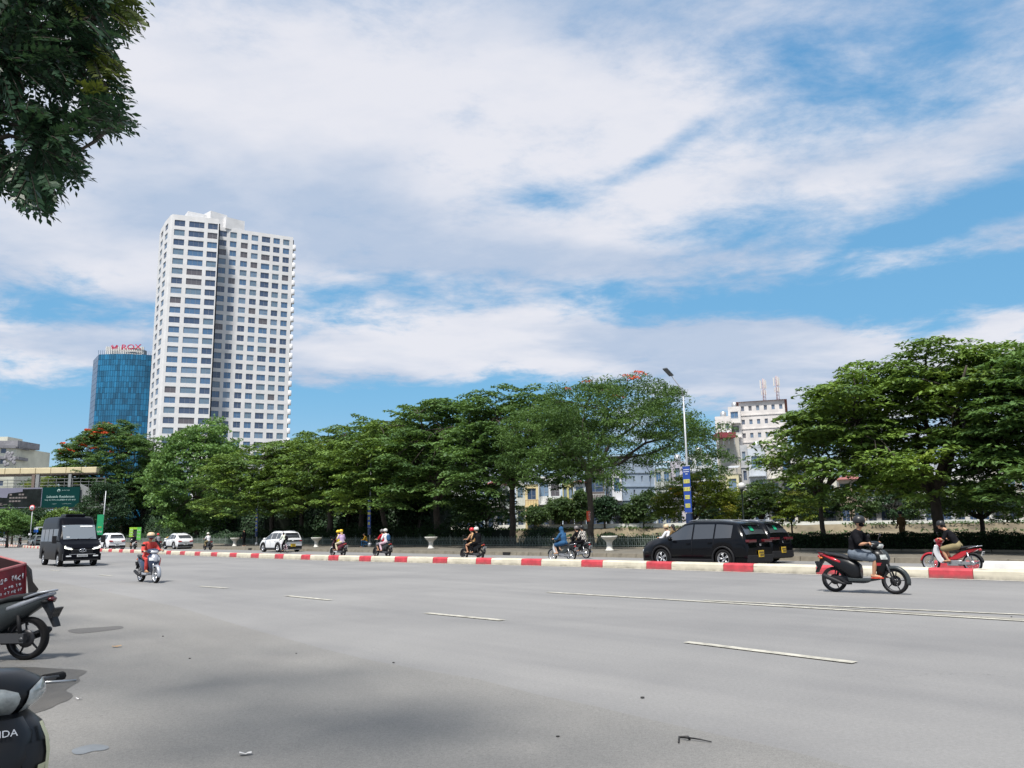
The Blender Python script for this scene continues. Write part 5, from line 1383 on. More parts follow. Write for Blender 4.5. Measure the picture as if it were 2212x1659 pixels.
# pedestal urns
M_URN = mat('white_urn_stone', (0.62, 0.61, 0.56), .8, var=.12, vscale=4)
L_URN = L_HED
def urn(px, lab, first=None, plant=True, flowers=None):
    b = WA(px, 36.5, .2)
    e = empty('pedestal_urn', b, 0, lab, 'planter', 'white pedestal urns on the pavement')
    mb = MB(); mb.lathe([(.25, 0), (.25, .06), (.20, .10), (.165, .30), (.17, .48), (.22, .56), (.28, .60)], M_URN, seg=20); mb.build('pedestal', e)
    mb = MB(); mb.lathe([(.24, .60), (.34, .66), (.44, .76), (.47, .80), (.47, .86), (.42, .86), (.40, .80), (.10, .78)], M_URN, seg=24); mb.build('bowl', e)
    if plant:
        rng = np.random.default_rng(int(px)); n = 420; u = rng.normal(size=(n, 3)); u[:, 2] = abs(u[:, 2]); u /= np.linalg.norm(u, axis=1, keepdims=True)
        C = u * [.36, .36, .20] * rng.uniform(.5, 1.1, (n, 1)) + np.array(b) + [0, 0, .84]; leaf_obj('plant', e, C, u + rng.normal(0, .4, (n, 3)), .09, .04, L_URN if not flowers else flowers, rng=rng)
    return e
urn(508, 'white pedestal urn leftmost of the bare three, beside a dark standing figure')
urn(684, 'white pedestal urn just right of the white car with the cyclist')
urn(931, 'white pedestal urn with a dark tuft, in front of the low-forking tree')
urn(1315, 'white pedestal urn right of the poster trunk, the one nearest the camera')
urn(366, 'white urn with yellow flowers behind the rider in coral red', flowers=M_YBLOOM)

# lamp posts with banners
M_POLE = mat('pale_grey_pole', (0.42, 0.44, 0.46), .45, metal=.2)
M_LAMPH = mat('lamp_head_grey', (0.10, 0.115, 0.13), .4)
M_BLUE = mat('banner_blue', (0.012, 0.055, 0.30), .6, var=.1); M_YEL = mat('banner_yellow', (0.62, 0.58, 0.13), .6); M_WTXT = mat('banner_white', (0.62, 0.64, 0.68), .6); M_BTXT = mat('banner_dark_letters', (0.10, 0.12, 0.10), .6)
def lamp_post(px, n, h, lab, zb0, banner=True, first=None):
    b = WA(px, n, .2)
    e = empty('street_lamp', b, RA, lab, 'street lamp', 'tall street lamps with blue banners')
    mb = MB(); mb.tube([(0, 0, 0), (0, 0, .35)], .16, M_POLE, 10); mb.tube([(0, 0, .3), (0, 0, h * .5), (0, 0, h - .9)], [.07, .055, .04], M_POLE, 10); mb.build('pole', e)
    # arm over the carriageway: local y+ is to the left of travel, i.e. towards the camera (-n)
    mb = MB(); mb.tube([(0, 0, h - .9), (0, .10, h - .55), (0, .95, h + .10)], [.036, .032, .026], M_POLE, 8)
    mb.build('arm', e)
    mb = MB(); Rm = Matrix.Rotation(R(30), 3, 'X'); mb.box((0, 1.22, h + .26), (.28, .66, .07), M_LAMPH, rot=Rm); mb.build('lamp_head', e, bevel=.02)
    if banner:
        w = .44; H = 2.35
        mb = MB(); mb.box((0, 0.09, zb0 + H / 2), (w, .03, H), M_BLUE); ban = mb.build('banner', e)
        mb = MB()
        for k, (z, ww) in enumerate(((.70, .9), (.53, .95), (.355, .7), (.17, .7))):
            mb.box((0, .112, zb0 + H * z - .06), (w * ww * .95, .012, .20), M_YEL)
            for j in range(4): mb.box((-w * ww * .36 + j * w * ww * .24, .121, zb0 + H * z - .06), (.025, .008, .14), M_BTXT)
        for j, z in enumerate((.93, .885, .835)):
            for i in range(5 if j < 2 else 2): mb.box((-.15 + i * .07 + (.1 if j == 2 else 0), .112, zb0 + H * z), (.045, .01, .05), M_WTXT)
        mb.build('lettering', ban)
        mb = MB()
        for z in (zb0 + H + .03, zb0 - .03): mb.tube([(-w / 2, .07, z), (w / 2, .07, z)], .018, M_POLE, 6)
        mb.box((0, 0.05, zb0 - .35), (.30, .16, .55), mat('dark_blue_box', (0.012, 0.03, 0.09), .5)); mb.build('bracket', e)
    return e
lamp_post(1491, 35.2, 9.0, 'tall pale street lamp with a blue and yellow banner above the black car', 2.05)
lamp_post(555, 38.6, 8.6, 'street lamp with a blue banner left of the white car, head hidden in leaves', 1.55)
lamp_post(799, 38.6, 8.6, 'street lamp with a shaded blue banner behind the riders in red and white', 1.65)
lamp_post(2760, 36.0, 9.2, 'street lamp beyond the right edge of the photo', 2.05) if False else None
# globe lamp
b = WA(1607, 44.5, .26); e = empty('globe_lamp', b, 0, 'dark post with one white glass globe beside the young trees', 'lamp')
hh = 3.55; mb = MB(); mb.lathe([(.14, 0), (.14, .25), (.07, .4), (.05, 1.2), (.06, 1.25), (.045, 1.35), (.04, hh - .25), (.09, hh - .18), (.10, hh - .08)], mat('dark_green_iron', (0.02, 0.03, 0.028), .5), seg=12); mb.build('post', e)
mb = MB(); mb.ell((0, 0, hh + .12), (.22, .22, .22), mat('milk_glass_globe', (0.60, 0.60, 0.58), .25, spec=.6), 20, 14); mb.build('globe', e)
# orange poster on the trunk
b = WA(1274.5, 43, 0); zc = PY(1274, 1115, b.y).z; d = Vector((0, 0, CH)) - Vector((b.x, b.y, CH)); d.z = 0; d.normalize()
p = Vector((b.x, b.y, zc)) + d * .25; e = empty('poster', p, math.atan2(d.y, d.x) + R(90), 'orange-red poster with white letters tied round the flame tree trunk', 'poster')
mb = MB(); vs = []
for i in range(7):
    a = (i - 3) / 3; vs += [(a * .22, .09 * a * a, -.36), (a * .22, .09 * a * a, .36)]
mb.add(vs, [(2 * i, 2 * i + 2, 2 * i + 3, 2 * i + 1) for i in range(6)], mat('orange_red_poster', (0.52, 0.065, 0.02), .6, var=.1)); o = mb.build('sheet', e); so = o.modifiers.new('s', 'SOLIDIFY'); so.thickness = .012
mb = MB()
for k, (z, w) in enumerate(((.24, .16), (.13, .10), (.04, .12), (-.05, .07), (-.13, .10), (-.24, .2))): scribble(mb, 0, z, w, .07, M_WTXT, -.022, k + 9)
mb.build('lettering', e)
# green banner on a pole at the left
b = WA(216, 35, .1); e = empty('banner_pole', b, 0, 'slim pole with a bright green hanging banner right of the van', 'banner'); Y = b.y
z1 = PY(216, 1113, Y).z; z0 = PY(216, 1157, Y).z; wx = (222.5 - 208.5) / 1750 * Y
mb = MB(); mb.tube([(.3, 0, 0), (.45, 0, PY(222, 1062, Y).z)], .07, M_POLE, 8); mb.build('pole', e)
mb = MB(); mb.box((-.05, -.1, (z0 + z1) / 2), (wx, .05, z1 - z0), mat('banner_green', (0.01, 0.26, 0.11), .6, var=.25, vscale=1.2)); bn = mb.build('banner', e)
mb = MB(); scribble(mb, -.05, z0 + .5, wx * .7, .3, M_WTXT, -.15, 3); scribble(mb, -.05, z0 + 1.2, wx * .5, .25, M_YEL, -.15, 4); mb.build('lettering', bn)
# lime banner stand
b = WA(292, 36.5, .2); e = empty('banner_stand', b, 0, 'lime green frame of two tall banners round a dark middle, under the trees', 'banner stand'); Y = b.y; k = Y / 1750
ml = mat('lime_banner', (0.26, 0.50, 0.03), .6, var=.3, vscale=.8); mg = mat('lime_banner_green', (0.10, 0.42, 0.05), .6, var=.2)
zt = PY(292, 1139, Y).z - .2; zb = max(.15, PY(292, 1166, Y).z - .2)
for x0, w, zlo, m_ in ((-8.5, 8, zb + .4, ml), (8, 8.5, zb, mg)):
    mb = MB(); mb.box((x0 * k, 0, (zt + zlo) / 2), (w * k, .08, zt - zlo), m_)
    for j in range(3): scribble(mb, x0 * k, zlo + (zt - zlo) * (.2 + .28 * j), w * k * .7, .2, M_WTXT, -.06, j)
    mb.build('banner', e)
mb = MB(); mb.box((0, 0, zt - .15), (9 * k, .07, .3), ml); mb.box((0, .1, zt * .5), (9 * k, .06, zt * .9), mat('black_panel', (0.02, 0.022, 0.022), .5)); mb.tube([(-12 * k, .06, 0), (-12 * k, .06, zt)], .03, M_POLE, 6); mb.tube([(12 * k, .06, 0), (12 * k, .06, zt)], .03, M_POLE, 6); mb.build('frame', e)
# small signs at the far left
def sign(px, py0, py1, pw, Y, cols, lab, name='road_sign', round_=False, txt=None):
    b = PY(px, 1150, Y); z1 = PY(px, py0, Y).z; z0 = PY(px, py1, Y).z; w = pw / 1750 * Y
    e = empty(name, (b.x, b.y, 0), 0, lab, 'sign'); mb = MB(); mb.tube([(0, .1, 0), (0, .1, z1 - .1)], .05, M_POLE, 6); mb.build('post', e)
    mb = MB(); H = z1 - z0
    if round_:
        mb.lathe([(w / 2, -.03), (w / 2, .03)], cols[0], c=(0, 0, (z0 + z1) / 2), axis='Y', seg=20); pl = mb.build('plate', e); mb = MB(); mb.lathe([(w * .37, -.02), (w * .37, .02)], cols[1], c=(0, -.04, (z0 + z1) / 2), axis='Y', seg=20); mb.build('face', pl)
        text_mesh('30', w * .52, cols[2], 'numeral', pl, loc=(0, -.075, (z0 + z1) / 2), rot=(R(90), 0, 0), depth=.005)
    else:
        mb.box((0, 0, (z0 + z1) / 2), (w, .06, H), cols[0]); pl = mb.build('plate', e)
        if len(cols) > 1:
            mb = MB()
            if txt == 'top': mb.box((0, -.04, z1 - H * .2), (w * .94, .02, H * .36), cols[1])
            else:
                for j in range(3): scribble(mb, 0, z0 + H * (.25 + .25 * j), w * .7, H * .12, cols[1], -.045, j + int(px))
            mb.build('lettering', pl)
MB_ = mat('sign_blue', (0.01, 0.10, 0.42), .5); MR_ = mat('sign_red', (0.5, 0.03, 0.03), .5)
sign(77.5, 1140, 1150, 9, 118, (MB_, M_WTXT), 'small square sign, white above blue, near the bus shelter', txt='top')
sign(65, 1152, 1156, 6, 116, (M_WTXT,), 'tiny white sign plate under the dark tree')
sign(9, 1136, 1152, 15, 140, (MB_, M_WTXT), 'large blue direction sign at the left edge')
sign(19.5, 1124, 1150, 7.5, 132, (MB_, M_WTXT), 'tall narrow blue sign panel right of the large blue one')
sign(35, 1142, 1151, 10, 142, (MB_, M_WTXT), 'small blue sign right of the tall narrow blue panel')
sign(65, 1091, 1103, 12, 112, (MR_, M_WTXT, mat('black_numeral', (.02, .02, .02), .5)), 'round red-rimmed speed limit sign in front of the billboard', round_=True)
# bus shelter
b = PY(93, 1160, 112); e = empty('bus_shelter', (b.x, 112, 0), 0, 'open bus shelter with a thin pale flat roof left of the van', 'shelter'); k = 112 / 1750
mb = MB(); mb.box((0, .6, 2.75), (30 * k, 1.6, .12), M_POLE); mb.build('roof', e)
for x in (-10, 11): mb = MB(); mb.box((x * k, 1.2, 1.35), (.1, .1, 2.7), M_POLE); mb.build('post', e)
mb = MB(); mb.box((0, 1.3, 1.3), (24 * k, .05, 1.8), mat('green_glass_panel', (0.09, 0.13, 0.12), .2)); mb.build('panel', e)
mb = MB(); mb.box((0, .8, .45), (18 * k, .4, .08), M_POLE); mb.build('bench', e)


# ================================================================== wheels, cars
M_TYRE = mat('tyre_rubber', (0.012, 0.012, 0.013), .9, spec=.2); M_ALLOY = mat('alloy_silver', (0.52, 0.53, 0.55), .3, metal=.7); M_ALLOYD = mat('alloy_dark', (0.04, 0.04, 0.045), .4, metal=.5)
M_BLACKP = mat('black_car_paint', (0.003, 0.0035, 0.005), .14, spec=.22); M_WHITEP = mat('white_car_paint', (0.70, 0.71, 0.72), .3, spec=.4); M_GREYP = mat('grey_car_paint', (0.17, 0.20, 0.19), .3, coat=.8)
M_VANP = mat('black_van_paint', (0.004, 0.0045, 0.007), .3, spec=.06, var=.25, vscale=1.5)
M_TRIM = mat('black_plastic_trim', (0.014, 0.014, 0.016), .6, spec=.25); M_CGL = mat('car_window_glass', (0.045, 0.050, 0.058), .08, spec=.9); M_CGLL = mat('windscreen_glass', (0.13, 0.15, 0.17), .12, spec=1.0, coat=.6)
M_TAIL = mat('tail_lamp_red', (0.35, 0.015, 0.02), .25, coat=.6); M_TAILD = mat('dark_tail_lamp', (0.09, 0.008, 0.012), .2, coat=.6); M_HEAD = mat('headlamp_clear', (0.62, 0.64, 0.66), .15, coat=.8)
M_LAMP_ON = mat('daytime_lamp', (0.95, 0.95, 0.86), .3, emit=1.1)
M_PLY = mat('yellow_plate', (0.58, 0.38, 0.02), .5); M_PLW = mat('white_plate', (0.55, 0.56, 0.56), .5); M_PTX = mat('plate_letters', (0.03, 0.03, 0.03), .5); M_CHROME = mat('chrome', (0.7, 0.7, 0.72), .15, metal=1.0)
M_ROOFHL = mat('grey_roof_highlight', (0.30, 0.32, 0.35), .35, metal=.4); M_STICK = mat('green_sticker', (0.01, 0.34, 0.16), .5)


def wheel_mesh(r, w, spokes=5, dark=False, style='alloy'):
    """wheel about the y axis, centred on the origin"""
    mb = MB(); rr_ = r * .66 if style == 'alloy' else r * .80
    mb.lathe([(rr_, -w * .46), (r * .93, -w * .5), (r * .985, -w * .36), (r, 0), (r * .985, w * .36), (r * .93, w * .5), (rr_, w * .46), (rr_ * .97, w * .3), (rr_ * .97, -w * .3), (rr_, -w * .46)], M_TYRE, axis='Y', seg=32, cap=False)
    al = M_ALLOYD if dark else M_ALLOY
    rb = MB()
    rb.lathe([(rr_ * 1.0, -w * .47), (rr_ * .93, -w * .47), (rr_ * .90, 0), (rr_ * .93, w * .47), (rr_ * 1.0, w * .47)], al, axis='Y', seg=32, cap=False)
    rb.lathe([(.01, -w * .36), (r * .16, -w * .36), (r * .18, 0), (r * .16, w * .36), (.01, w * .36)], al, axis='Y', seg=16)
    if style == 'alloy' or style == 'cast':
        for k in range(spokes):
            th = 2 * math.pi * k / spokes
            for sg in ((-1, 1) if style == 'alloy' else (0,)):
                a = th + sg * .16
                p0 = Vector((math.cos(th) * r * .12, 0, math.sin(th) * r * .12)); p1 = Vector((math.cos(a + .12) * rr_ * .95, 0, math.sin(a + .12) * rr_ * .95))
                rb.tube([p0, (p0 + p1) / 2, p1], [r * .055, r * .05, r * .04], al, 6, sq=(1, 1)) if style == 'cast' else [rb.tube([p0 + Vector((0, y, 0)), p1 + Vector((0, y, 0))], [r * .06, r * .045], al, 5) for y in (-w * .38, w * .38)]
        if style == 'alloy': rb.lathe([(.01, -w * .08), (rr_ * .9, -w * .08), (rr_ * .9, w * .08), (.01, w * .08)], M_TRIM, axis='Y', seg=20)
        else: rb.lathe([(r * .2, w * .3), (r * .42, w * .3), (r * .42, w * .36), (r * .2, w * .36)], M_ALLOY if not dark else M_ALLOYD, axis='Y', seg=20, cap=False)
    else:
        for k in range(24):
            th = 2 * math.pi * k / 24; rb.tube([Vector((math.cos(th + .35 * (-1) ** k) * r * .1, (-1) ** k * w * .3, math.sin(th + .35 * (-1) ** k) * r * .1)), Vector((math.cos(th) * rr_ * .95, 0, math.sin(th) * rr_ * .95))], .0035, M_CHROME, 3, cap=False)
        rb.lathe([(r * .08, -w * .5), (r * .26, -w * .4), (r * .26, w * .4), (r * .08, w * .5)], M_ALLOY, axis='Y', seg=14)
    return mb, rb


def add_wheel(parent, loc, r, w, **k):
    t, rb = wheel_mesh(r, w, **k); e = empty('wheel', loc, 0, parent=parent); t.build('tyre', e); rb.build('rim', e); return e


def car(label, loc, ang, prof, belt, low, W2, wtop, wheels, r, paint, glassx, name='car', cat='car', group=None, plate=M_PLY, clad=M_TRIM, rear=None, front=None, pillars=(), sticker=False, spoiler=True, ww=.23, gl=M_CGL, taper=.10, wsx=None, rgx=None, lamp=M_TAIL, roofc=None):
    """prof: roof and bonnet line; belt: window sill line; low: underside; W2: half width; glassx: side window spans"""
    e = empty(name, loc, ang, label, cat, group)
    xs = np.unique(np.concatenate([np.linspace(prof[0][0], prof[-1][0], 56)] + [np.linspace(wx - r * 1.22, wx + r * 1.22, 13) for wx in wheels]))
    x0, x1 = xs[0], xs[-1]
    def sm(ctrl, x, h=.10):
        X = [c[0] for c in ctrl]; Z = [c[1] for c in ctrl]
        return (np.interp(x - h, X, Z) + 2 * np.interp(x, X, Z) + np.interp(x + h, X, Z)) / 4
    zt = lambda x: float(sm(prof, x)); zb_ = lambda x: min(float(sm(belt, x)), zt(x) - .03)
    def hw(x):
        u = min(x - x0, x1 - x); return W2 * (1 - taper * math.exp(-(u / .35) ** 2 * 1.0)) * (1 - .55 * max(0, 1 - u / .05) * .1)
    def arch(x):
        z = low
        for wx in wheels:
            d = abs(x - wx)
            if d < r * 1.2: z = max(z, r + math.sqrt(max(0, (r * 1.2) ** 2 - d * d)) * .98)
        return z
    def wt(x):
        c = (zt(x) - zb_(x)); m_ = max(.0, min(1, c / .45)); return hw(x) * (1 - m_) * .96 + wtop * m_
    def ring(x):
        b, t, lo, w = zb_(x), zt(x), arch(x), hw(x); lo = min(lo, b - .06)
        h = b - lo; wtx = wt(x); c = t - b
        return [(0, lo), (w * .80, lo), (w * .965, lo + h * .04), (w * .99, lo + h * .30), (w, lo + h * .62), (w * .985, b - min(.04, h * .1)), (w * .955, b), (wtx + (w * .955 - wtx) * .1, b + c * .88), (wtx * .90, t - c * .02), (wtx * .55, t + .012), (0, t + .018)]
    mb = MB(); vs = []; nR = 11
    for x in xs:
        q = ring(x); vs += [(x, y, z) for y, z in q] + [(x, -y, z) for y, z in q[-2:0:-1]]
    m_ = 2 * nR - 2; k = len(xs)
    fs = [(i * m_ + j, (i + 1) * m_ + j, (i + 1) * m_ + (j + 1) % m_, i * m_ + (j + 1) % m_) for i in range(k - 1) for j in range(m_)]
    mb.add(vs, fs, paint, True); mb.add([vs[i] for i in range(m_)], [tuple(range(m_))], paint); mb.add([vs[(k - 1) * m_ + i] for i in range(m_)], [tuple(range(m_))[::-1]], paint)
    mb.build('body', e, bevel=.0)
    # lower cladding and arches
    mb = MB()
    for wx in wheels:
        for sg in (1, -1):
            pts = [(wx + math.cos(t) * r * 1.22, sg * (hw(wx) * .995), r + math.sin(t) * r * 1.2) for t in np.linspace(R(-25), R(205), 15)]
            mb.tube(pts, .045, clad, 6)
    for sg in (1, -1):
        mb.box(((wheels[0] + wheels[1]) / 2, sg * W2 * .975, low + .07), (abs(wheels[1] - wheels[0]) - 2.3 * r, .06, .16), clad)
    mb.box(((x0 + x1) / 2, 0, low + .06), (x1 - x0 - .5, W2 * 1.5, .12), clad)
    mb.box((x0 + .11, 0, low + .17), (.30, W2 * 1.72, .26), clad); mb.box((x1 - .10, 0, low + .14), (.24, W2 * 1.66, .22), clad)
    mb.build('cladding', e, bevel=.03)
    # side windows lie just proud of the shell
    for (a, b) in glassx:
        for sg in (1, -1):
            mb = MB(); N_ = 9; vs = []
            for i in range(N_):
                x = a + (b - a) * i / (N_ - 1); q = ring(x); p, q2 = q[6], q[7]; bb, tt = zb_(x), zt(x)
                for f in (.06, .5, .93):
                    y = p[0] + (q2[0] - p[0]) * f + .010; z = p[1] + (q2[1] - p[1]) * f; vs.append((x, sg * y, z))
            mb.add(vs, [(i * 3 + j, i * 3 + 3 + j, i * 3 + 4 + j, i * 3 + 1 + j) for i in range(N_ - 1) for j in range(2)], gl, True)
            mb.build('window', e)
    def screen(a, b, nm, g, mg=.06, off=.014):
        mb = MB(); N_ = 7; vs = []
        for i in range(N_):
            x = a + (b - a) * i / (N_ - 1); w = max(.2, wt(x) * .86)
            nz = .9; vs += [(x + off * (1 if a > 0 or b > 0 else -1) * .4, w * f, zt(x) + .018 + off - abs(f) ** 3 * .018) for f in (-1, -.5, 0, .5, 1)]
        mb.add(vs, [(i * 5 + j, i * 5 + 5 + j, i * 5 + 6 + j, i * 5 + 1 + j) for i in range(N_ - 1) for j in range(4)], g, True)
        return mb.build(nm, e)
    if wsx: screen(wsx[0], wsx[1], 'windscreen', M_CGLL if gl is M_CGLL else gl)
    if rgx:
        rw = screen(rgx[0], rgx[1], 'rear_window', gl)
        if sticker:
            xm = rgx[0] + (rgx[1] - rgx[0]) * .45; mb = MB(); s_ = .09; sl = math.atan2(zt(rgx[1]) - zt(rgx[0]), rgx[1] - rgx[0])
            Rm = Matrix.Rotation(-sl, 3, 'Y'); mb.box((xm - .02, .12, zt(xm) + .045), (.20, .20, .01), M_STICK, rot=Rm); mb.build('sticker', rw)
    # mirrors
    for sg in (1, -1):
        mx = (wsx[0] + .0 if wsx else glassx[0][1]); mx = max(glassx, key=lambda g: g[1])[1] - .15
        mb = MB(); mb.ell((mx, sg * (hw(mx) + .10), zb_(mx) + .09), (.08, .12, .085), paint); mb.build('mirror', e)
    # door seams and handles
    mb = MB()
    for x in pillars:
        for sg in (1, -1):
            q = ring(x); mb.tube([(x, sg * (q[j][0] + .004), q[j][1]) for j in (3, 4, 5, 6)], .006, M_TRIM, 4)
            if x > (min(pillars) if pillars else 0) - .01: mb.box((x + .16, sg * (hw(x) * .995 + .012), zb_(x) - .12), (.17, .03, .03), paint)
    if pillars: mb.build('door_seam', e)
    mb = MB()
    for sg in (1, -1): mb.tube([(x, sg * (wt(x) * .80), zt(x) + .035) for x in np.linspace(min(glassx)[0] + .05, .30, 9)], .016, M_ROOFHL, 6)  # added grey lines stand in for the sky highlight along the roof edges
    mb.build('roof_highlight', e)
    for wx in wheels:
        for sg in (1, -1): add_wheel(e, (wx, sg * (hw(wx) - ww * .5 - .005), r), r, ww, spokes=5, dark=False)
    zr = zb_(x0 + .15)
    if rear: rear(e, x0, hw(x0 + .1), zr, paint)
    if front: front(e, x1, hw(x1 - .1), zb_(x1 - .2), paint)
    if plate:
        mb = MB(); mb.box((x0 - .045, 0, low + .34), (.02, .42, .22) if rear is not rear_dark else (.02, .34, .24), plate); pl = mb.build('number_plate', e)
        mb = MB(); rr = random.Random(int(loc[0] * 10))
        for j in range(2):
            for i in range(5 if j == 0 else 4): mb.box((x0 - .058, -.12 + i * .06, low + .385 - j * .095), (.008, .035, .065), M_PTX)
        mb.build('lettering', pl)
    if spoiler:
        mb = MB(); xr = rgx[1] if rgx and rgx[1] < 0 else x0 + .5
        mb.box((min(rgx) + abs(rgx[1] - rgx[0]) * .78 if rgx else xr, 0, zt(max(rgx) if rgx else xr) + .015), (.30, wtop * 1.7, .045), spoiler if spoiler is not True else paint); mb.build('spoiler', e, bevel=.015)
    return e


def rear_dark(e, x0, w, z, p):
    for sg in (1, -1): mb = MB(); mb.box((x0 + .02, sg * w * .62, z - .06), (.16, w * .62, .10), M_TAILD); mb.build('tail_lamp', e, bevel=.02)
    mb = MB(); mb.box((x0 - .03, 0, z - .20), (.03, .10, .09), M_CHROME); mb.build('emblem', e, bevel=.02)
def rear_band(e, x0, w, z, p):
    mb = MB(); mb.box((x0 - .01, 0, z - .10), (.10, w * 1.8, .12), M_BLACKP); mb.build('trim_band', e, bevel=.02)
    mb = MB(); mb.lathe([(.045, -.01), (.045, .01)], M_CHROME, c=(x0 - .065, 0, z - .10), axis='X', seg=12); mb.build('emblem', e)
    for sg in (1, -1): mb = MB(); mb.box((x0 - .03, sg * w * .78, z - .10), (.08, w * .26, .06), M_TAIL); mb.build('tail_lamp', e)
def rear_wing(e, x0, w, z, p):
    for sg in (1, -1):
        mb = MB(); mb.box((x0 + .01, sg * w * .70, z - .12), (.14, w * .44, .13), M_TAIL, rot=Matrix.Rotation(sg * R(8), 3, 'X')); mb.build('tail_lamp', e, bevel=.03)
    mb = MB(); mb.box((x0 - .04, 0, z - .18), (.05, w * .9, .04), M_TRIM); mb.build('trim_band', e)
def front_lamps(e, x1, w, z, p):
    for sg in (1, -1): mb = MB(); mb.box((x1 - .12, sg * w * .74, z - .12), (.3, w * .36, .12), M_HEAD); mb.build('headlight', e, bevel=.03)
    mb = MB(); mb.box((x1 - .02, 0, z - .28), (.08, w * 1.3, .24), M_TRIM); mb.build('grille', e, bevel=.02)


SUV = dict(prof=[(-2.36, .62), (-2.34, 1.02), (-2.24, 1.18), (-1.98, 1.58), (-1.80, 1.67), (-1.2, 1.73), (0, 1.75), (.35, 1.70), (1.18, 1.18), (1.3, 1.14), (1.9, 1.06), (2.25, .95), (2.36, .78), (2.38, .6)],
           belt=[(-2.36, .90), (-2.2, 1.10), (-1, 1.06), (.9, 1.00), (1.4, .96), (2.38, .68)], low=.20, W2=.945, wtop=.66, wheels=(-1.40, 1.38), r=.365)
def suv(label, px, n, paint, group, ang=None, **k):
    a = dict(SUV); a.update(dict(glassx=[(-1.75, -1.05), (-.98, -.10), (-.03, 1.00)], pillars=(-1.02, -.06), wsx=(.46, 1.12), rgx=(-2.22, -1.95))); a.update(k)
    return car(label, WA(px, n), RA if ang is None else ang, paint=paint, group=group, **a)


CG = 'cars on the far carriageway'
c1 = suv('glossy black SUV passing broadside behind the kerb, nearest car', 1520, 26.9, M_BLACKP, CG, rear=rear_dark, front=front_lamps, sticker=True, lamp=M_TAILD)
c2 = suv('second black SUV mostly hidden behind the nearer black one', 1580, 31.2, M_BLACKP, CG, rear=rear_dark, front=front_lamps, sticker=True)
HATCH = dict(prof=[(-2.10, .62), (-2.09, .98), (-2.02, 1.12), (-1.82, 1.50), (-1.66, 1.58), (-.8, 1.64), (0, 1.63), (.35, 1.57), (1.15, 1.10), (1.3, 1.06), (1.85, .94), (2.08, .74), (2.11, .55)],
             belt=[(-2.1, .86), (-1.9, 1.05), (.9, .96), (1.4, .92), (2.11, .62)], low=.20, W2=.91, wtop=.63, wheels=(-1.28, 1.28), r=.345)
c3 = suv('white hatchback SUV with a black rear band beside the cyclist', 607, 31.3, M_WHITEP, CG, **{**HATCH, 'glassx': [(-1.55, -.95), (-.88, -.05), (.02, .95)], 'pillars': (-.92, -.02), 'wsx': (.44, 1.08), 'rgx': (-2.0, -1.78), 'rear': rear_band, 'front': front_lamps, 'spoiler': M_WHITEP})
c4 = suv('white coupe-like crossover with a sloping tail, left of the lone white-shirt rider', 385, 32.4, M_WHITEP, CG, **{**HATCH, 'prof': [(-2.2, .62), (-2.19, .98), (-2.10, 1.12), (-1.75, 1.30), (-1.3, 1.50), (-.6, 1.61), (0, 1.61), (.35, 1.55), (1.15, 1.10), (1.3, 1.06), (1.9, .94), (2.13, .74), (2.16, .55)], 'glassx': [(-1.5, -.95), (-.88, -.05), (.02, .95)], 'pillars': (-.92, -.02), 'wsx': (.44, 1.08), 'rgx': (-2.08, -1.5), 'rear': rear_wing, 'front': front_lamps, 'plate': M_PLW, 'spoiler': M_WHITEP})
c5 = suv('large white SUV with red tail lamps just right of the black van', 239, 27.0, M_WHITEP, CG, rear=rear_wing, front=front_lamps, plate=M_PLW)
c6 = suv('grey-green car seen from behind, half hidden by the van', 82, 26.6, M_GREYP, CG, rear=rear_band, front=front_lamps, plate=M_PLW)
c7 = suv('white car cut off by the left edge of the photo', 3, 31.5, M_WHITEP, CG, rear=rear_dark, front=front_lamps, plate=M_PLW)

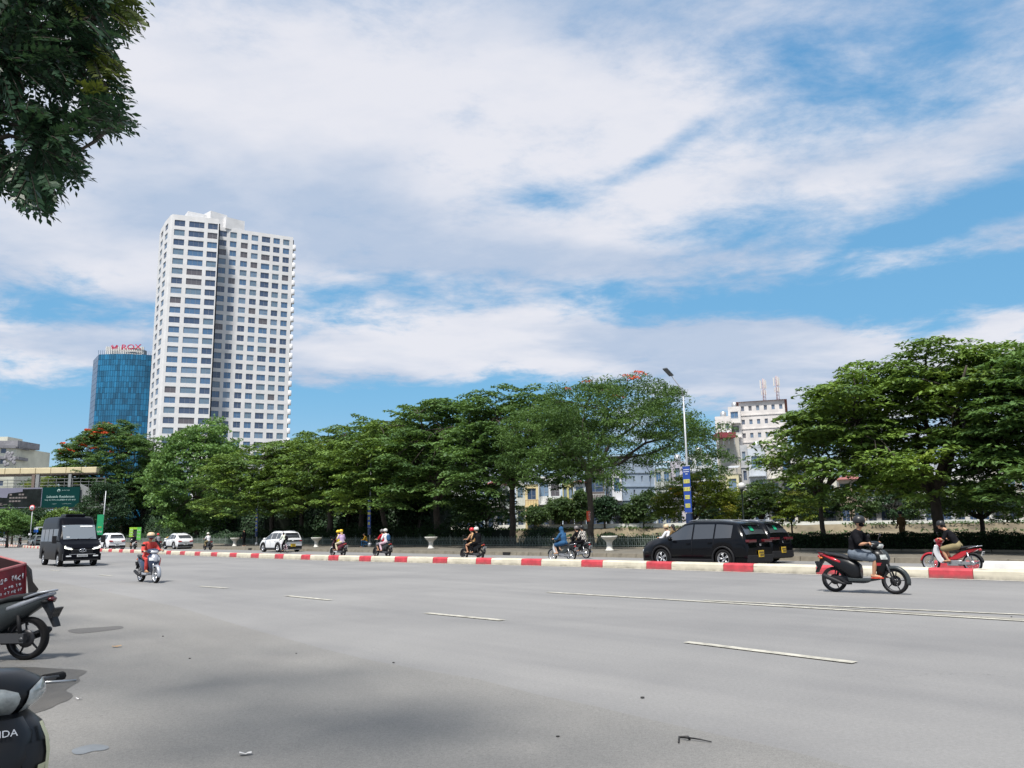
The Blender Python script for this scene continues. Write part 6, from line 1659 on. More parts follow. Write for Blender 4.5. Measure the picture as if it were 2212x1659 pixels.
# ---- the black van
def van():
    p = G(147, 1221); a = RA + math.pi - R(2)
    e = empty('van', p, a, 'black high-roofed passenger van with lit headlamps driving towards the camera', 'van'); e.scale = (.96, .96, .96)
    X0, X1, Wd = -2.9, 2.95, .98
    prof = [(-2.95, 2.45), (-2.85, 2.66), (-2.4, 2.70), (.9, 2.70), (1.25, 2.62), (1.75, 2.15), (2.25, 1.42), (2.42, 1.32), (2.85, 1.16), (2.98, .95)]
    xs = np.unique(np.concatenate([np.linspace(X0, 2.98, 60)] + [np.linspace(w - .46, w + .46, 13) for w in (-1.75, 1.9)]))
    def zt(x): return float((np.interp(x - .08, *zip(*prof)) + 2 * np.interp(x, *zip(*prof)) + np.interp(x + .08, *zip(*prof))) / 4)
    def low(x):
        z = .34
        for w in (-1.75, 1.9):
            d = abs(x - w)
            if d < .45: z = max(z, .36 + math.sqrt(.45 ** 2 - d * d))
        return z
    def hw(x): return Wd * (1 - .10 * max(0, (x - 2.3) / .68) ** 2 - .03 * math.exp(-((x - X0) / .2) ** 2))
    def ring(x):
        w, t, lo = hw(x), zt(x), low(x); b = min(1.28, t - .05); c = t - b
        return [(0, lo), (w * .9, lo), (w * .99, lo + .03), (w, lo + (b - lo) * .5), (w * .995, b), (w * (.995 - .06 * min(1, c)), b + c * .7), (w * (.96 - .10 * min(1, c)), t - min(.07, c * .2)), (w * .72, t + .005), (0, t + .02)]
    vs = []; mb = MB()
    for x in xs: q = ring(x); vs += [(x, y, z) for y, z in q] + [(x, -y, z) for y, z in q[-2:0:-1]]
    m_ = 16; k = len(xs)
    mb.add(vs, [(i * m_ + j, (i + 1) * m_ + j, (i + 1) * m_ + (j + 1) % m_, i * m_ + (j + 1) % m_) for i in range(k - 1) for j in range(m_)], M_VANP, True)
    mb.add(vs[:m_], [tuple(range(m_))], M_VANP); mb.add(vs[-m_:], [tuple(range(m_))[::-1]], M_VANP); mb.build('body', e)
    def pane(nm, pts_, g, par=e): mb = MB(); mb.add(pts_, [tuple(range(len(pts_)))], g); return mb.build(nm, par)
    # windscreen follows the sloping front between x 1.72 and 2.28
    mb = MB(); v = []; N_ = 7
    for i in range(N_):
        x = 1.70 + .56 * i / (N_ - 1); w = hw(x) * .84
        v += [(x + .012, w * f, zt(x) + .045 - abs(f) ** 3 * .02) for f in (-1, -.5, 0, .5, 1)]
    mb.add(v, [(i * 5 + j, i * 5 + 5 + j, i * 5 + 6 + j, i * 5 + 1 + j) for i in range(N_ - 1) for j in range(4)], M_CGLL, True); ws = mb.build('windscreen', e)
    mb = MB(); mb.box((1.80, .38, zt(1.80) + .075), (.10, .62, .012), M_PLW, rot=Matrix.Rotation(R(52), 3, 'Y')); mb.box((1.80, -.72, zt(1.80) + .07), (.07, .10, .012), M_PLW, rot=Matrix.Rotation(R(52), 3, 'Y')); mb.box((2.20, -.58, zt(2.20) + .07), (.05, .16, .012), M_PLW, rot=Matrix.Rotation(R(52), 3, 'Y')); mb.build('sticker', ws)
    for sg in (1, -1):
        for a_, b_ in ((-2.7, -1.75), (-1.65, -.7), (-.6, .3), (.5, 1.55)):
            v = []
            for i in range(5):
                x = a_ + (b_ - a_) * i / 4; q = ring(x)
                z0_, z1_ = 1.34, min(2.02, zt(x) - .22)
                for z in (z0_, z1_):
                    ys = [c[0] for c in q[3:8]]; zs_ = [c[1] for c in q[3:8]]; v.append((x, sg * (float(np.interp(z, zs_, ys)) + .012), z))
            mb = MB(); mb.add(v, [(2 * i, 2 * i + 2, 2 * i + 3, 2 * i + 1) for i in range(4)], M_CGL, True); mb.build('window', e)
        # headlight, swept back
        mb = MB(); mb.prism([(.50, 1.02), (.50, .90), (.90, .97), (.93, 1.13), (.70, 1.06)], 2.66, 2.985, M_TRIM, plane='YZ') if sg > 0 else mb.prism([(-y, z) for y, z in [(.50, 1.02), (.50, .90), (.90, .97), (.93, 1.13), (.70, 1.06)]], 2.66, 2.985, M_TRIM, plane='YZ')
        hl = mb.build('headlight', e, bevel=.02)
        mb = MB(); mb.box((3.0, sg * .68, .955), (.02, .40, .05), M_LAMP_ON, rot=Matrix.Rotation(sg * R(12), 3, 'X')); mb.box((3.0, sg * .84, 1.04), (.03, .06, .14), M_LAMP_ON, rot=Matrix.Rotation(sg * R(-12), 3, 'X')); mb.box((2.995, sg * .66, 1.01), (.01, .26, .05), M_HEAD, rot=Matrix.Rotation(sg * R(14), 3, 'X')); mb.build('lamp', hl)
        mb = MB(); mb.box((3.05, sg * .66, .56), (.05, .26, .07), M_HEAD); mb.build('fog_lamp', e, bevel=.02)
        mb = MB(); mb.tube([(2.0, sg * .95, 1.35), (2.08, sg * 1.14, 1.38)], .03, M_TRIM, 6); mb.box((2.10, sg * 1.22, 1.45), (.14, .22, .40), M_TRIM); mb.build('mirror', e, bevel=.04)
        for wx in (-1.75, 1.9): add_wheel(e, (wx, sg * .84, .36), .36, .24, spokes=6, dark=False)
    mb = MB(); mb.box((2.97, 0, .80), (.12, 1.06, .24), M_TRIM); g_ = mb.build('grille', e, bevel=.03)
    mb = MB()
    for k in range(4): mb.box((3.04, 0, .72 + k * .055), (.02, 1.0, .012), M_ALLOYD)
    mb.build('slats', g_)
    mb = MB(); mb.tube([(3.06, .17 * math.cos(t), .86 + .085 * math.sin(t)) for t in np.linspace(0, 2 * math.pi, 21)], .014, M_CHROME, 6); mb.tube([(3.065, .07, .93), (3.065, .035, .86), (3.065, .06, .79)], .012, M_CHROME, 5); mb.tube([(3.065, -.06, .93), (3.065, -.035, .86), (3.065, -.07, .79)], .012, M_CHROME, 5); mb.tube([(3.065, .035, .87), (3.065, -.035, .85)], .011, M_CHROME, 5); mb.build('emblem', e)
    mb = MB(); mb.box((2.92, 0, .50), (.24, 1.86, .36), M_VANP); mb.box((2.99, 0, .36), (.12, 1.6, .08), M_TRIM); mb.box((3.045, 0, .66), (.01, 1.3, .02), M_CHROME); mb.build('bumper', e, bevel=.04)
    mb = MB(); mb.box((3.06, 0, .58), (.02, .52, .12), M_PLW); pl = mb.build('number_plate', e)
    mb = MB()
    for i in range(8): mb.box((3.073, -.20 + i * .057, .58), (.006, .03, .07), M_PTX)
    mb.build('lettering', pl)
    mb = MB(); mb.box((.3, 0, 2.77), (1.3, 1.0, .14), M_VANP); mb.build('roof_unit', e, bevel=.05)
    mb = MB()
    for y in (-.25, .3): mb.tube([(2.32, y, 1.42), (2.18, y + .40, 1.56)], .010, M_TRIM, 4)
    mb.build('wiper', e)
    mb = MB(); mb.box((0, 0, .40), (5.4, 1.5, .16), M_TRIM); mb.build('chassis', e)
van()

# ================================================================== two-wheelers
def loft(mb, slices, m, a0=-90, a1=90, off=0.0, seg=14, back=True, p=1.0, smooth=True):
    """horizontal slices (z, x front, half width, x back): a rounded shell that bulges forward"""
    vs = []
    for z, xf, w, xb in slices:
        for k in range(seg + 1):
            th = R(a0 + (a1 - a0) * k / seg); vs.append((xb + (xf - xb + off) * math.cos(th) ** p if abs(math.cos(th)) > 1e-6 else xb, (w + off) * math.sin(th), z))
    n = len(slices); q = seg + 1
    fs = [(i * q + k, i * q + k + 1, (i + 1) * q + k + 1, (i + 1) * q + k) for i in range(n - 1) for k in range(seg)]
    if back:
        fs += [(i * q, (i + 1) * q, (i + 1) * q + seg, i * q + seg) for i in range(n - 1)]
        fs += [tuple(range(q)), tuple((n - 1) * q + k for k in range(q))[::-1]]
    mb.add(vs, fs, m, smooth)


def hull(mb, st, m, smooth=True, seg=14, sq=2.6):
    """stations (x, z centre, half height, half width): a closed superelliptic body along x"""
    vs = []
    for x, zc, h, w in st:
        for k in range(seg):
            th = 2 * math.pi * k / seg; c, s_ = math.cos(th), math.sin(th)
            vs.append((x, w * math.copysign(abs(c) ** (2 / sq), c), zc + h * math.copysign(abs(s_) ** (2 / sq), s_)))
    n = len(st)
    fs = [(i * seg + k, i * seg + (k + 1) % seg, (i + 1) * seg + (k + 1) % seg, (i + 1) * seg + k) for i in range(n - 1) for k in range(seg)] + [tuple(range(seg))[::-1], tuple((n - 1) * seg + k for k in range(seg))]
    mb.add(vs, fs, m, smooth)


M_SEAT = mat('seat_vinyl', (0.014, 0.015, 0.017), .6, spec=.3); M_ENG = mat('engine_metal', (0.10, 0.10, 0.105), .45, metal=.6); M_ENGL = mat('bright_engine_metal', (0.45, 0.46, 0.47), .3, metal=.8)
M_BIKEK = mat('black_bike_plastic', (0.008, 0.009, 0.011), .35, spec=.3); M_BIKEM = mat('matt_bike_plastic', (0.014, 0.015, 0.018), .55, spec=.3)
M_BIKER = mat('red_bike_paint', (0.42, 0.012, 0.022), .3, coat=.5); M_BIKEW = mat('white_bike_paint', (0.60, 0.61, 0.62), .35, coat=.3); M_BIKES = mat('silver_bike_paint', (0.34, 0.36, 0.40), .35, metal=.3)
M_BIKEN = mat('navy_bike_paint', (0.02, 0.035, 0.075), .3, coat=.4); M_BIKEG = mat('dark_grey_bike_paint', (0.035, 0.042, 0.045), .35, spec=.35); M_BIKEB = mat('maroon_bike_paint', (0.13, 0.012, 0.03), .35, coat=.3)
M_LENS = mat('clear_lens', (0.42, 0.44, 0.42), .12, coat=.8, var=.5, vscale=11); M_IVORY = mat('ivory_decal', (0.62, 0.60, 0.38), .4); M_AMBER = mat('amber_lens', (0.5, 0.12, 0.01), .3)


def plate_obj(e, x, z, par=None, m=M_PLW, tilt=20, face=-1):
    mb = MB(); Rm = Matrix.Rotation(R(tilt) * face, 3, 'Y'); mb.box((x, 0, z), (.012, .19, .14), m, rot=Rm)
    pl = mb.build('number_plate', par or e); mb = MB()
    for j in range(2):
        for i in range(4): mb.box(Vector((x, 0, z)) + Rm @ Vector((face * .009, -.06 + i * .04, .03 - j * .06)), (.004, .024, .042), M_PTX, rot=Rm)
    mb.build('lettering', pl); return pl


def scooter(label, loc, ang, body=M_BIKEK, body2=M_BIKEM, tail=None, group=None, near=False, rim='cast', mirrors=(1, -1), name='motor_scooter', lensm=M_LENS, lean=0.0, sc=1.0, cat='scooter', stand=False, decals=None, flag=None, light_in_cowl=True, seatm=M_SEAT):
    e = empty(name, loc, ang, label, cat, group); tail = tail or body; e.scale = (sc, sc, sc)
    if lean: e.rotation_euler = (R(lean), 0, ang)
    XR, XF, r = -.64, .66, .275
    for x in (XR, XF):
        t, rb = wheel_mesh(r, .10 if x > 0 else .11, spokes=5, dark=not (rim == 'bright'), style='cast' if rim != 'wire' else 'wire'); w = empty('wheel', (x, 0, r), 0, parent=e); t.build('tyre', w); rb.build('rim', w)
    # fork and front mudguard
    mb = MB()
    for s_ in (1, -1): mb.tube([(XF, s_ * .075, r), (XF - .10, s_ * .075, .56), (XF - .14, s_ * .06, .68)], [.022, .020, .018], M_ENGL if rim == 'bright' else M_ENG, 8)
    mb.build('fork', e)
    mb = MB(); vs = []; N_ = 13
    for i in range(N_):
        th = R(-15 + 135 * i / (N_ - 1)); rr_ = r + .035
        for y, dr in ((-.068, -.05), (-.05, .0), (0, .014), (.05, 0), (.068, -.05)): vs.append((XF + math.cos(th) * (rr_ + dr), y, r + math.sin(th) * (rr_ + dr)))
    mb.add(vs, [(i * 5 + j, i * 5 + 5 + j, i * 5 + 6 + j, i * 5 + 1 + j) for i in range(N_ - 1) for j in range(4)], body2, True); o = mb.build('front_mudguard', e); sd = o.modifiers.new('s', 'SOLIDIFY'); sd.thickness = .006
    # leg shield and nose
    mb = MB(); loft(mb, [(.36, .46, .07, .34), (.46, .50, .13, .34), (.58, .56, .17, .34), (.70, .585, .195, .33), (.80, .565, .205, .32), (.88, .515, .18, .31), (.94, .45, .12, .30)], body, p=.8); mb.build('leg_shield', e)
    mb = MB(); loft(mb, [(.70, .585, .10, .40), (.78, .585, .13, .40), (.87, .54, .12, .40), (.93, .47, .08, .38)], body2 if body2 is not M_BIKEM else M_BIKES, off=.012, back=False, p=.8, a0=-75, a1=75); mb.build('nose_panel', e)
    # signal lenses on the shield
    for s_ in (1, -1):
        mb = MB(); a = (20, 62) if s_ > 0 else (-62, -20); loft(mb, [(.73, .58, .20, .33), (.78, .572, .206, .32), (.83, .552, .20, .32)], lensm if light_in_cowl else lensm, a0=a[0], a1=a[1], off=.008, back=False, p=.8); mb.build('turn_signal', e)
    # headset cowl with the headlamp
    mb = MB(); loft(mb, [(.93, .40, .10, .26), (.97, .45, .17, .24), (1.02, .47, .20, .22), (1.07, .44, .19, .22), (1.105, .38, .13, .22), (1.115, .33, .05, .24)], body, p=.8); mb.build('headset', e)
    if not near:
        mb = MB(); loft(mb, [(.955, .44, .12, .24), (.985, .465, .155, .24), (1.02, .475, .16, .24), (1.05, .46, .13, .24)], lensm, a0=-62, a1=62, off=.012, back=False, p=.8); mb.build('headlight', e)
    # handlebar, grips, mirrors
    mb = MB(); mb.tube([(.26, .34, 1.03), (.30, .18, 1.04), (.31, 0, 1.04), (.30, -.18, 1.04), (.26, -.34, 1.03)], .014, M_ENG, 8)
    for s_ in (1, -1): mb.tube([(.275, s_ * .24, 1.035), (.25, s_ * .36, 1.028)], .021, M_TYRE, 8); mb.tube([(.33, s_ * .20, 1.03), (.36, s_ * .34, 1.015)], .007, M_ENGL, 5)
    mb.build('handlebar', e)
    for s_ in mirrors: mb = MB(); mb.tube([(.30, s_ * .20, 1.05), (.31, s_ * .24, 1.17), (.31, s_ * .30, 1.22)], .007, M_TRIM, 5); mb.ell((.31, s_ * .34, 1.235), (.018, .07, .042), M_TRIM, 12, 8); mb.build('mirror', e)
    # floorboard, under-cover, seat, side panels
    mb = MB(); mb.prism([(.36, .36), (.36, .29), (.10, .24), (-.28, .24), (-.30, .33), (-.10, .315), (.22, .315)], -.14, .14, body2, inset=.02); mb.build('floorboard', e)
    mb = MB(); hull(mb, [(-.20, .40, .13, .10), (-.04, .46, .16, .13), (-.14, .48, .22, .16), (-.26, .53, .22, .17), (-.42, .60, .17, .165), (-.60, .66, .12, .14), (-.78, .735, .075, .10), (-.92, .80, .035, .05)][1:], body); mb.build('side_cover', e)
    mb = MB(); hull(mb, [(-.42, .66, .05, .168), (-.60, .72, .05, .15), (-.78, .79, .035, .11), (-.95, .845, .02, .05)], tail); mb.build('tail_cover', e)
    mb = MB(); hull(mb, [(-.02, .70, .03, .07), (.0, .72, .045, .10), (-.14, .735, .045, .125), (-.28, .745, .042, .14), (-.40, .785, .045, .135), (-.60, .815, .04, .115), (-.78, .84, .03, .08), (-.84, .845, .015, .05)][1:], seatm); mb.build('seat', e)
    mb = MB(); mb.tube([(-.62, .125, .80), (-.80, .11, .86), (-.96, .05, .885), (-.98, 0, .887), (-.96, -.05, .885), (-.80, -.11, .86), (-.62, -.125, .80)], .014, M_BIKES if near else M_TRIM, 8); mb.build('grab_rail', e)
    mb = MB(); mb.ell((-.93, 0, .775), (.05, .075, .035), M_TAIL if not near else M_TAILD, 14, 8); mb.build('tail_lamp', e)
    for s_ in (1, -1): mb = MB(); mb.ell((-.88, s_ * .085, .745), (.05, .028, .025), M_AMBER if not near else M_TRIM, 10, 6); mb.build('turn_signal', e)
    # engine, exhaust, shock, rear mudguard
    mb = MB(); hull(mb, [(-.12, .30, .06, .05), (-.25, .30, .09, .075), (-.50, .28, .085, .07), (-.68, .28, .07, .05)], M_BIKEM); mb.box((-.42, .11, .29), (.50, .07, .12), M_ENG); mb.tube([(-.64, .15, .275), (-.64, -.12, .275)], .03, M_ENG, 10); mb.build('engine', e, bevel=.0)
    mb = MB(); mb.tube([(-.22, -.10, .20), (-.40, -.14, .20), (-.50, -.155, .24), (-.80, -.17, .36), (-.84, -.17, .375)], [.02, .025, .045, .052, .03], M_BIKEM, 12); mb.build('exhaust', e)
    mb = MB(); mb.tube([(-.62, .12, .30), (-.55, .11, .60)], .026, M_TRIM, 10); mb.build('shock_absorber', e)
    mb = MB(); mb.prism([(-.78, .74), (-.90, .74), (-1.02, .47), (-1.04, .42), (-1.00, .42), (-.90, .60), (-.84, .68)], -.07, .07, M_BIKEM, inset=.01); mb.box((-.99, 0, .60), (.015, .20, .14), M_BIKEM, rot=Matrix.Rotation(R(-25), 3, 'Y')); mg_ = mb.build('rear_mudguard', e)
    plate_obj(e, -1.005, .60, mg_, tilt=25, m=M_PLW if not near else M_ALLOYD)
    if stand: mb = MB(); mb.tube([(-.35, .14, .22), (-.42, .30, .01)], .013, M_ENG, 6); mb.build('side_stand', e)
    if flag: mb = MB(); mb.prism([(.50, .60), (.58, .56), (.55, .50), (.48, .53)], .165, .172, M_STICK); mb.build('sticker', e)
    return e


def underbone(label, loc, ang, body=M_BIKER, shield=M_BIKEW, group=None, sc=1.0, name='motorbike', fender=None):
    e = empty(name, loc, ang, label, 'motorbike', group); e.scale = (sc, sc, sc); fender = fender or body
    XR, XF, r = -.60, .64, .285
    for x in (XR, XF):
        t, rb = wheel_mesh(r, .065 if x > 0 else .075, style='wire'); w = empty('wheel', (x, 0, r), 0, parent=e); t.build('tyre', w); rb.build('rim', w)
    mb = MB()
    for s_ in (1, -1): mb.tube([(XF, s_ * .07, r), (XF - .13, s_ * .07, .62), (XF - .20, s_ * .06, .84)], [.02, .022, .02], M_ENGL, 8)
    mb.build('fork', e)
    mb = MB(); vs = []; N_ = 13
    for i in range(N_):
        th = R(10 + 115 * i / (N_ - 1)); rr_ = r + .03
        for y, dr in ((-.055, -.05), (-.042, .0), (0, .012), (.042, 0), (.055, -.05)): vs.append((XF + math.cos(th) * (rr_ + dr), y, r + math.sin(th) * (rr_ + dr)))
    mb.add(vs, [(i * 5 + j, i * 5 + 5 + j, i * 5 + 6 + j, i * 5 + 1 + j) for i in range(N_ - 1) for j in range(4)], fender, True); o = mb.build('front_mudguard', e); sd = o.modifiers.new('s', 'SOLIDIFY'); sd.thickness = .008
    for s_ in (1, -1):
        mb = MB(); mb.prism(smooth_poly([(.42, .84), (.50, .66), (.44, .48), (.34, .30), (.20, .26), (.16, .34), (.28, .52), (.30, .70), (.34, .86)], 1), s_ * .10, s_ * .155, shield, inset=.012); mb.build('leg_shield', e)
    mb = MB(); loft(mb, [(.70, .47, .05, .34), (.80, .46, .08, .30), (.90, .42, .09, .26)], body, p=.8); mb.build('steering_cover', e)
    mb = MB(); loft(mb, [(.90, .40, .09, .26), (.95, .46, .13, .22), (1.0, .46, .14, .20), (1.05, .40, .11, .20), (1.07, .33, .05, .22)], body, p=.8); mb.build('headset', e)
    mb = MB(); loft(mb, [(.93, .45, .08, .26), (.97, .475, .10, .26), (1.01, .47, .095, .26)], M_LENS, a0=-70, a1=70, off=.01, back=False, p=.8); mb.build('headlight', e)
    mb = MB(); mb.tube([(.22, .34, 1.02), (.27, .15, 1.03), (.27, -.15, 1.03), (.22, -.34, 1.02)], .013, M_ENG, 8)
    for s_ in (1, -1): mb.tube([(.24, s_ * .23, 1.025), (.21, s_ * .35, 1.02)], .02, M_TYRE, 8)
    mb.build('handlebar', e)
    mb = MB(); mb.tube([(.25, .18, 1.04), (.26, .24, 1.18)], .007, M_TRIM, 5); mb.ell((.26, .28, 1.215), (.015, .06, .042), M_TRIM, 10, 6); mb.build('mirror', e)
    # frame spine, side covers, engine
    mb = MB(); mb.prism(smooth_poly([(.36, .74), (.30, .62), (.12, .46), (-.02, .46), (-.12, .56), (-.46, .68), (-.80, .74), (-.82, .70), (-.52, .58), (-.32, .44), (-.14, .38), (.14, .38), (.38, .54), (.42, .68)], 1), -.075, .075, body, inset=.02); mb.build('side_cover', e)
    mb = MB(); mb.tube([(.20, 0, .34), (-.30, 0, .32)], .07, M_ENGL, 10); mb.box((-.05, 0, .28), (.34, .22, .17), M_ENGL); mb.tube([(.20, -.02, .33), (.30, 0, .33)], .055, M_ENG, 10); mb.build('engine', e, bevel=.02)
    for s_ in (1,): mb = MB(); mb.prism(smooth_poly([(-.12, .34), (-.14, .24), (-.64, .235), (-.70, .285), (-.64, .335)], 1), .085, .115, M_ENGL, inset=.01); mb.build('chain_case', e)
    mb = MB(); mb.tube([(.10, -.10, .22), (-.20, -.13, .20), (-.45, -.15, .24), (-.86, -.17, .33)], [.018, .02, .04, .042], M_ENGL, 12); mb.build('exhaust', e)
    for s_ in (1, -1): mb = MB(); mb.tube([(XR, s_ * .11, r), (XR + .10, s_ * .11, .62)], .024, M_ENGL, 10); mb.build('shock_absorber', e)
    mb = MB(); hull(mb, [(.06, .70, .02, .05), (.04, .72, .035, .09), (-.20, .74, .04, .11), (-.50, .775, .04, .11), (-.74, .80, .03, .09), (-.80, .80, .015, .05)][1:], M_SEAT); mb.build('seat', e)
    mb = MB(); mb.tube([(-.50, .12, .74), (-.76, .115, .80), (-.92, .04, .825), (-.92, -.04, .825), (-.76, -.115, .80), (-.50, -.12, .74)], .012, M_CHROME, 8); mb.build('grab_rail', e)
    mb = MB(); mb.ell((-.86, 0, .70), (.05, .06, .045), M_TAIL, 12, 8); mb.build('tail_lamp', e)
    mb = MB(); vs = []
    for i in range(11):
        th = R(60 + 115 * i / 10); rr_ = r + .05
        for y, dr in ((-.065, -.04), (-.05, 0), (.05, 0), (.065, -.04)): vs.append((XR + math.cos(th) * (rr_ + dr), y, r + math.sin(th) * (rr_ + dr)))
    mb.add(vs, [(i * 4 + j, i * 4 + 4 + j, i * 4 + 5 + j, i * 4 + 1 + j) for i in range(10) for j in range(3)], M_TRIM, True); o = mb.build('rear_mudguard', e); sd = o.modifiers.new('s', 'SOLIDIFY'); sd.thickness = .008
    plate_obj(e, -.93, .58, o, tilt=18)
    mb = MB(); mb.tube([(.02, .22, .27), (.02, -.22, .27)], .012, M_TYRE, 6); mb.tube([(-.32, .2, .33), (-.32, -.2, .33)], .012, M_TYRE, 6); mb.build('footrest', e)
    return e


# ================================================================== people
M_SKIN = mat('skin', (0.46, 0.245, 0.145), .55, var=.08, vscale=6); M_SKINL = mat('light_skin', (0.56, 0.36, 0.26), .55, var=.06, vscale=6)
M_HAIR = mat('black_hair', (0.012, 0.010, 0.009), .5); M_HAIRB = mat('blond_hair', (0.50, 0.33, 0.16), .5, var=.2, vscale=10)
PEOPLE = 0


def cloth(name, c, var=.12): return mat(name, c, .9, var=var, vscale=9, spec=.12)


def body_mesh(parent, name, shapes, m, voxel, m2=None):
    """shapes: ('t', points, radii[, flat]) or ('e', centre, radii); fused into one continuous surface"""
    mb = MB()
    for sh in shapes:
        if sh[0] == 't':
            mb.tube(sh[1], list(sh[2]), m, 12, sq=sh[3] if len(sh) > 3 else (1, 1))
            if len(sh) <= 3 or True:
                for p, r_ in ((sh[1][0], sh[2][0]), (sh[1][-1], sh[2][-1])):
                    f = sh[3] if len(sh) > 3 else (1, 1)
                    mb.ell(p, (r_ * min(f), r_ * min(f), r_ * min(f)), m, 12, 8)
        else: mb.ell(sh[1], sh[2], m, 16, 12)
    o = mb.build(name, parent); md = o.modifiers.new('remesh', 'REMESH'); md.mode = 'VOXEL'; md.voxel_size = voxel; md.use_smooth_shade = True
    sm_ = o.modifiers.new('smooth', 'SMOOTH'); sm_.factor = .5; sm_.iterations = 3
    return o


def hand(shapes, wrist, direc, side, curl=1.0, s_=1.0, palm_n=Vector((0, 0, -1))):
    """palm, four bent fingers of unequal length and a thumb; the hand closes towards palm_n"""
    d = Vector(direc).normalized(); n = palm_n - d * palm_n.dot(d); n.normalize(); b = d.cross(n).normalized() * side; w = Vector(wrist)
    pc = w + d * .045 * s_; shapes.append(('t', [w, pc, w + d * .085 * s_], [.024 * s_, .036 * s_, .036 * s_], (1, .55)))
    for k, L in enumerate((.070, .080, .074, .058)):
        o = b * ((k - 1.5) * .0195 * s_); p0 = w + d * .080 * s_ + o; L *= s_
        a1 = curl * .8; p1 = p0 + (d * math.cos(a1) + n * math.sin(a1)) * L * .45
        a2 = curl * 1.9; p2 = p1 + (d * math.cos(a2) + n * math.sin(a2)) * L * .32
        a3 = curl * 2.8; p3 = p2 + (d * math.cos(a3) + n * math.sin(a3)) * L * .25
        shapes.append(('t', [p0, p1, p2, p3], [.0098 * s_, .0092 * s_, .0085 * s_, .0072 * s_]))
    p0 = w + d * .03 * s_ - b * .030 * s_; p1 = p0 + (d * .6 - b * .4 + n * .5).normalized() * .038 * s_; p2 = p1 + (d * .6 + n * .9 + b * .2).normalized() * .03 * s_
    shapes.append(('t', [p0, p1, p2], [.012 * s_, .011 * s_, .008 * s_]))


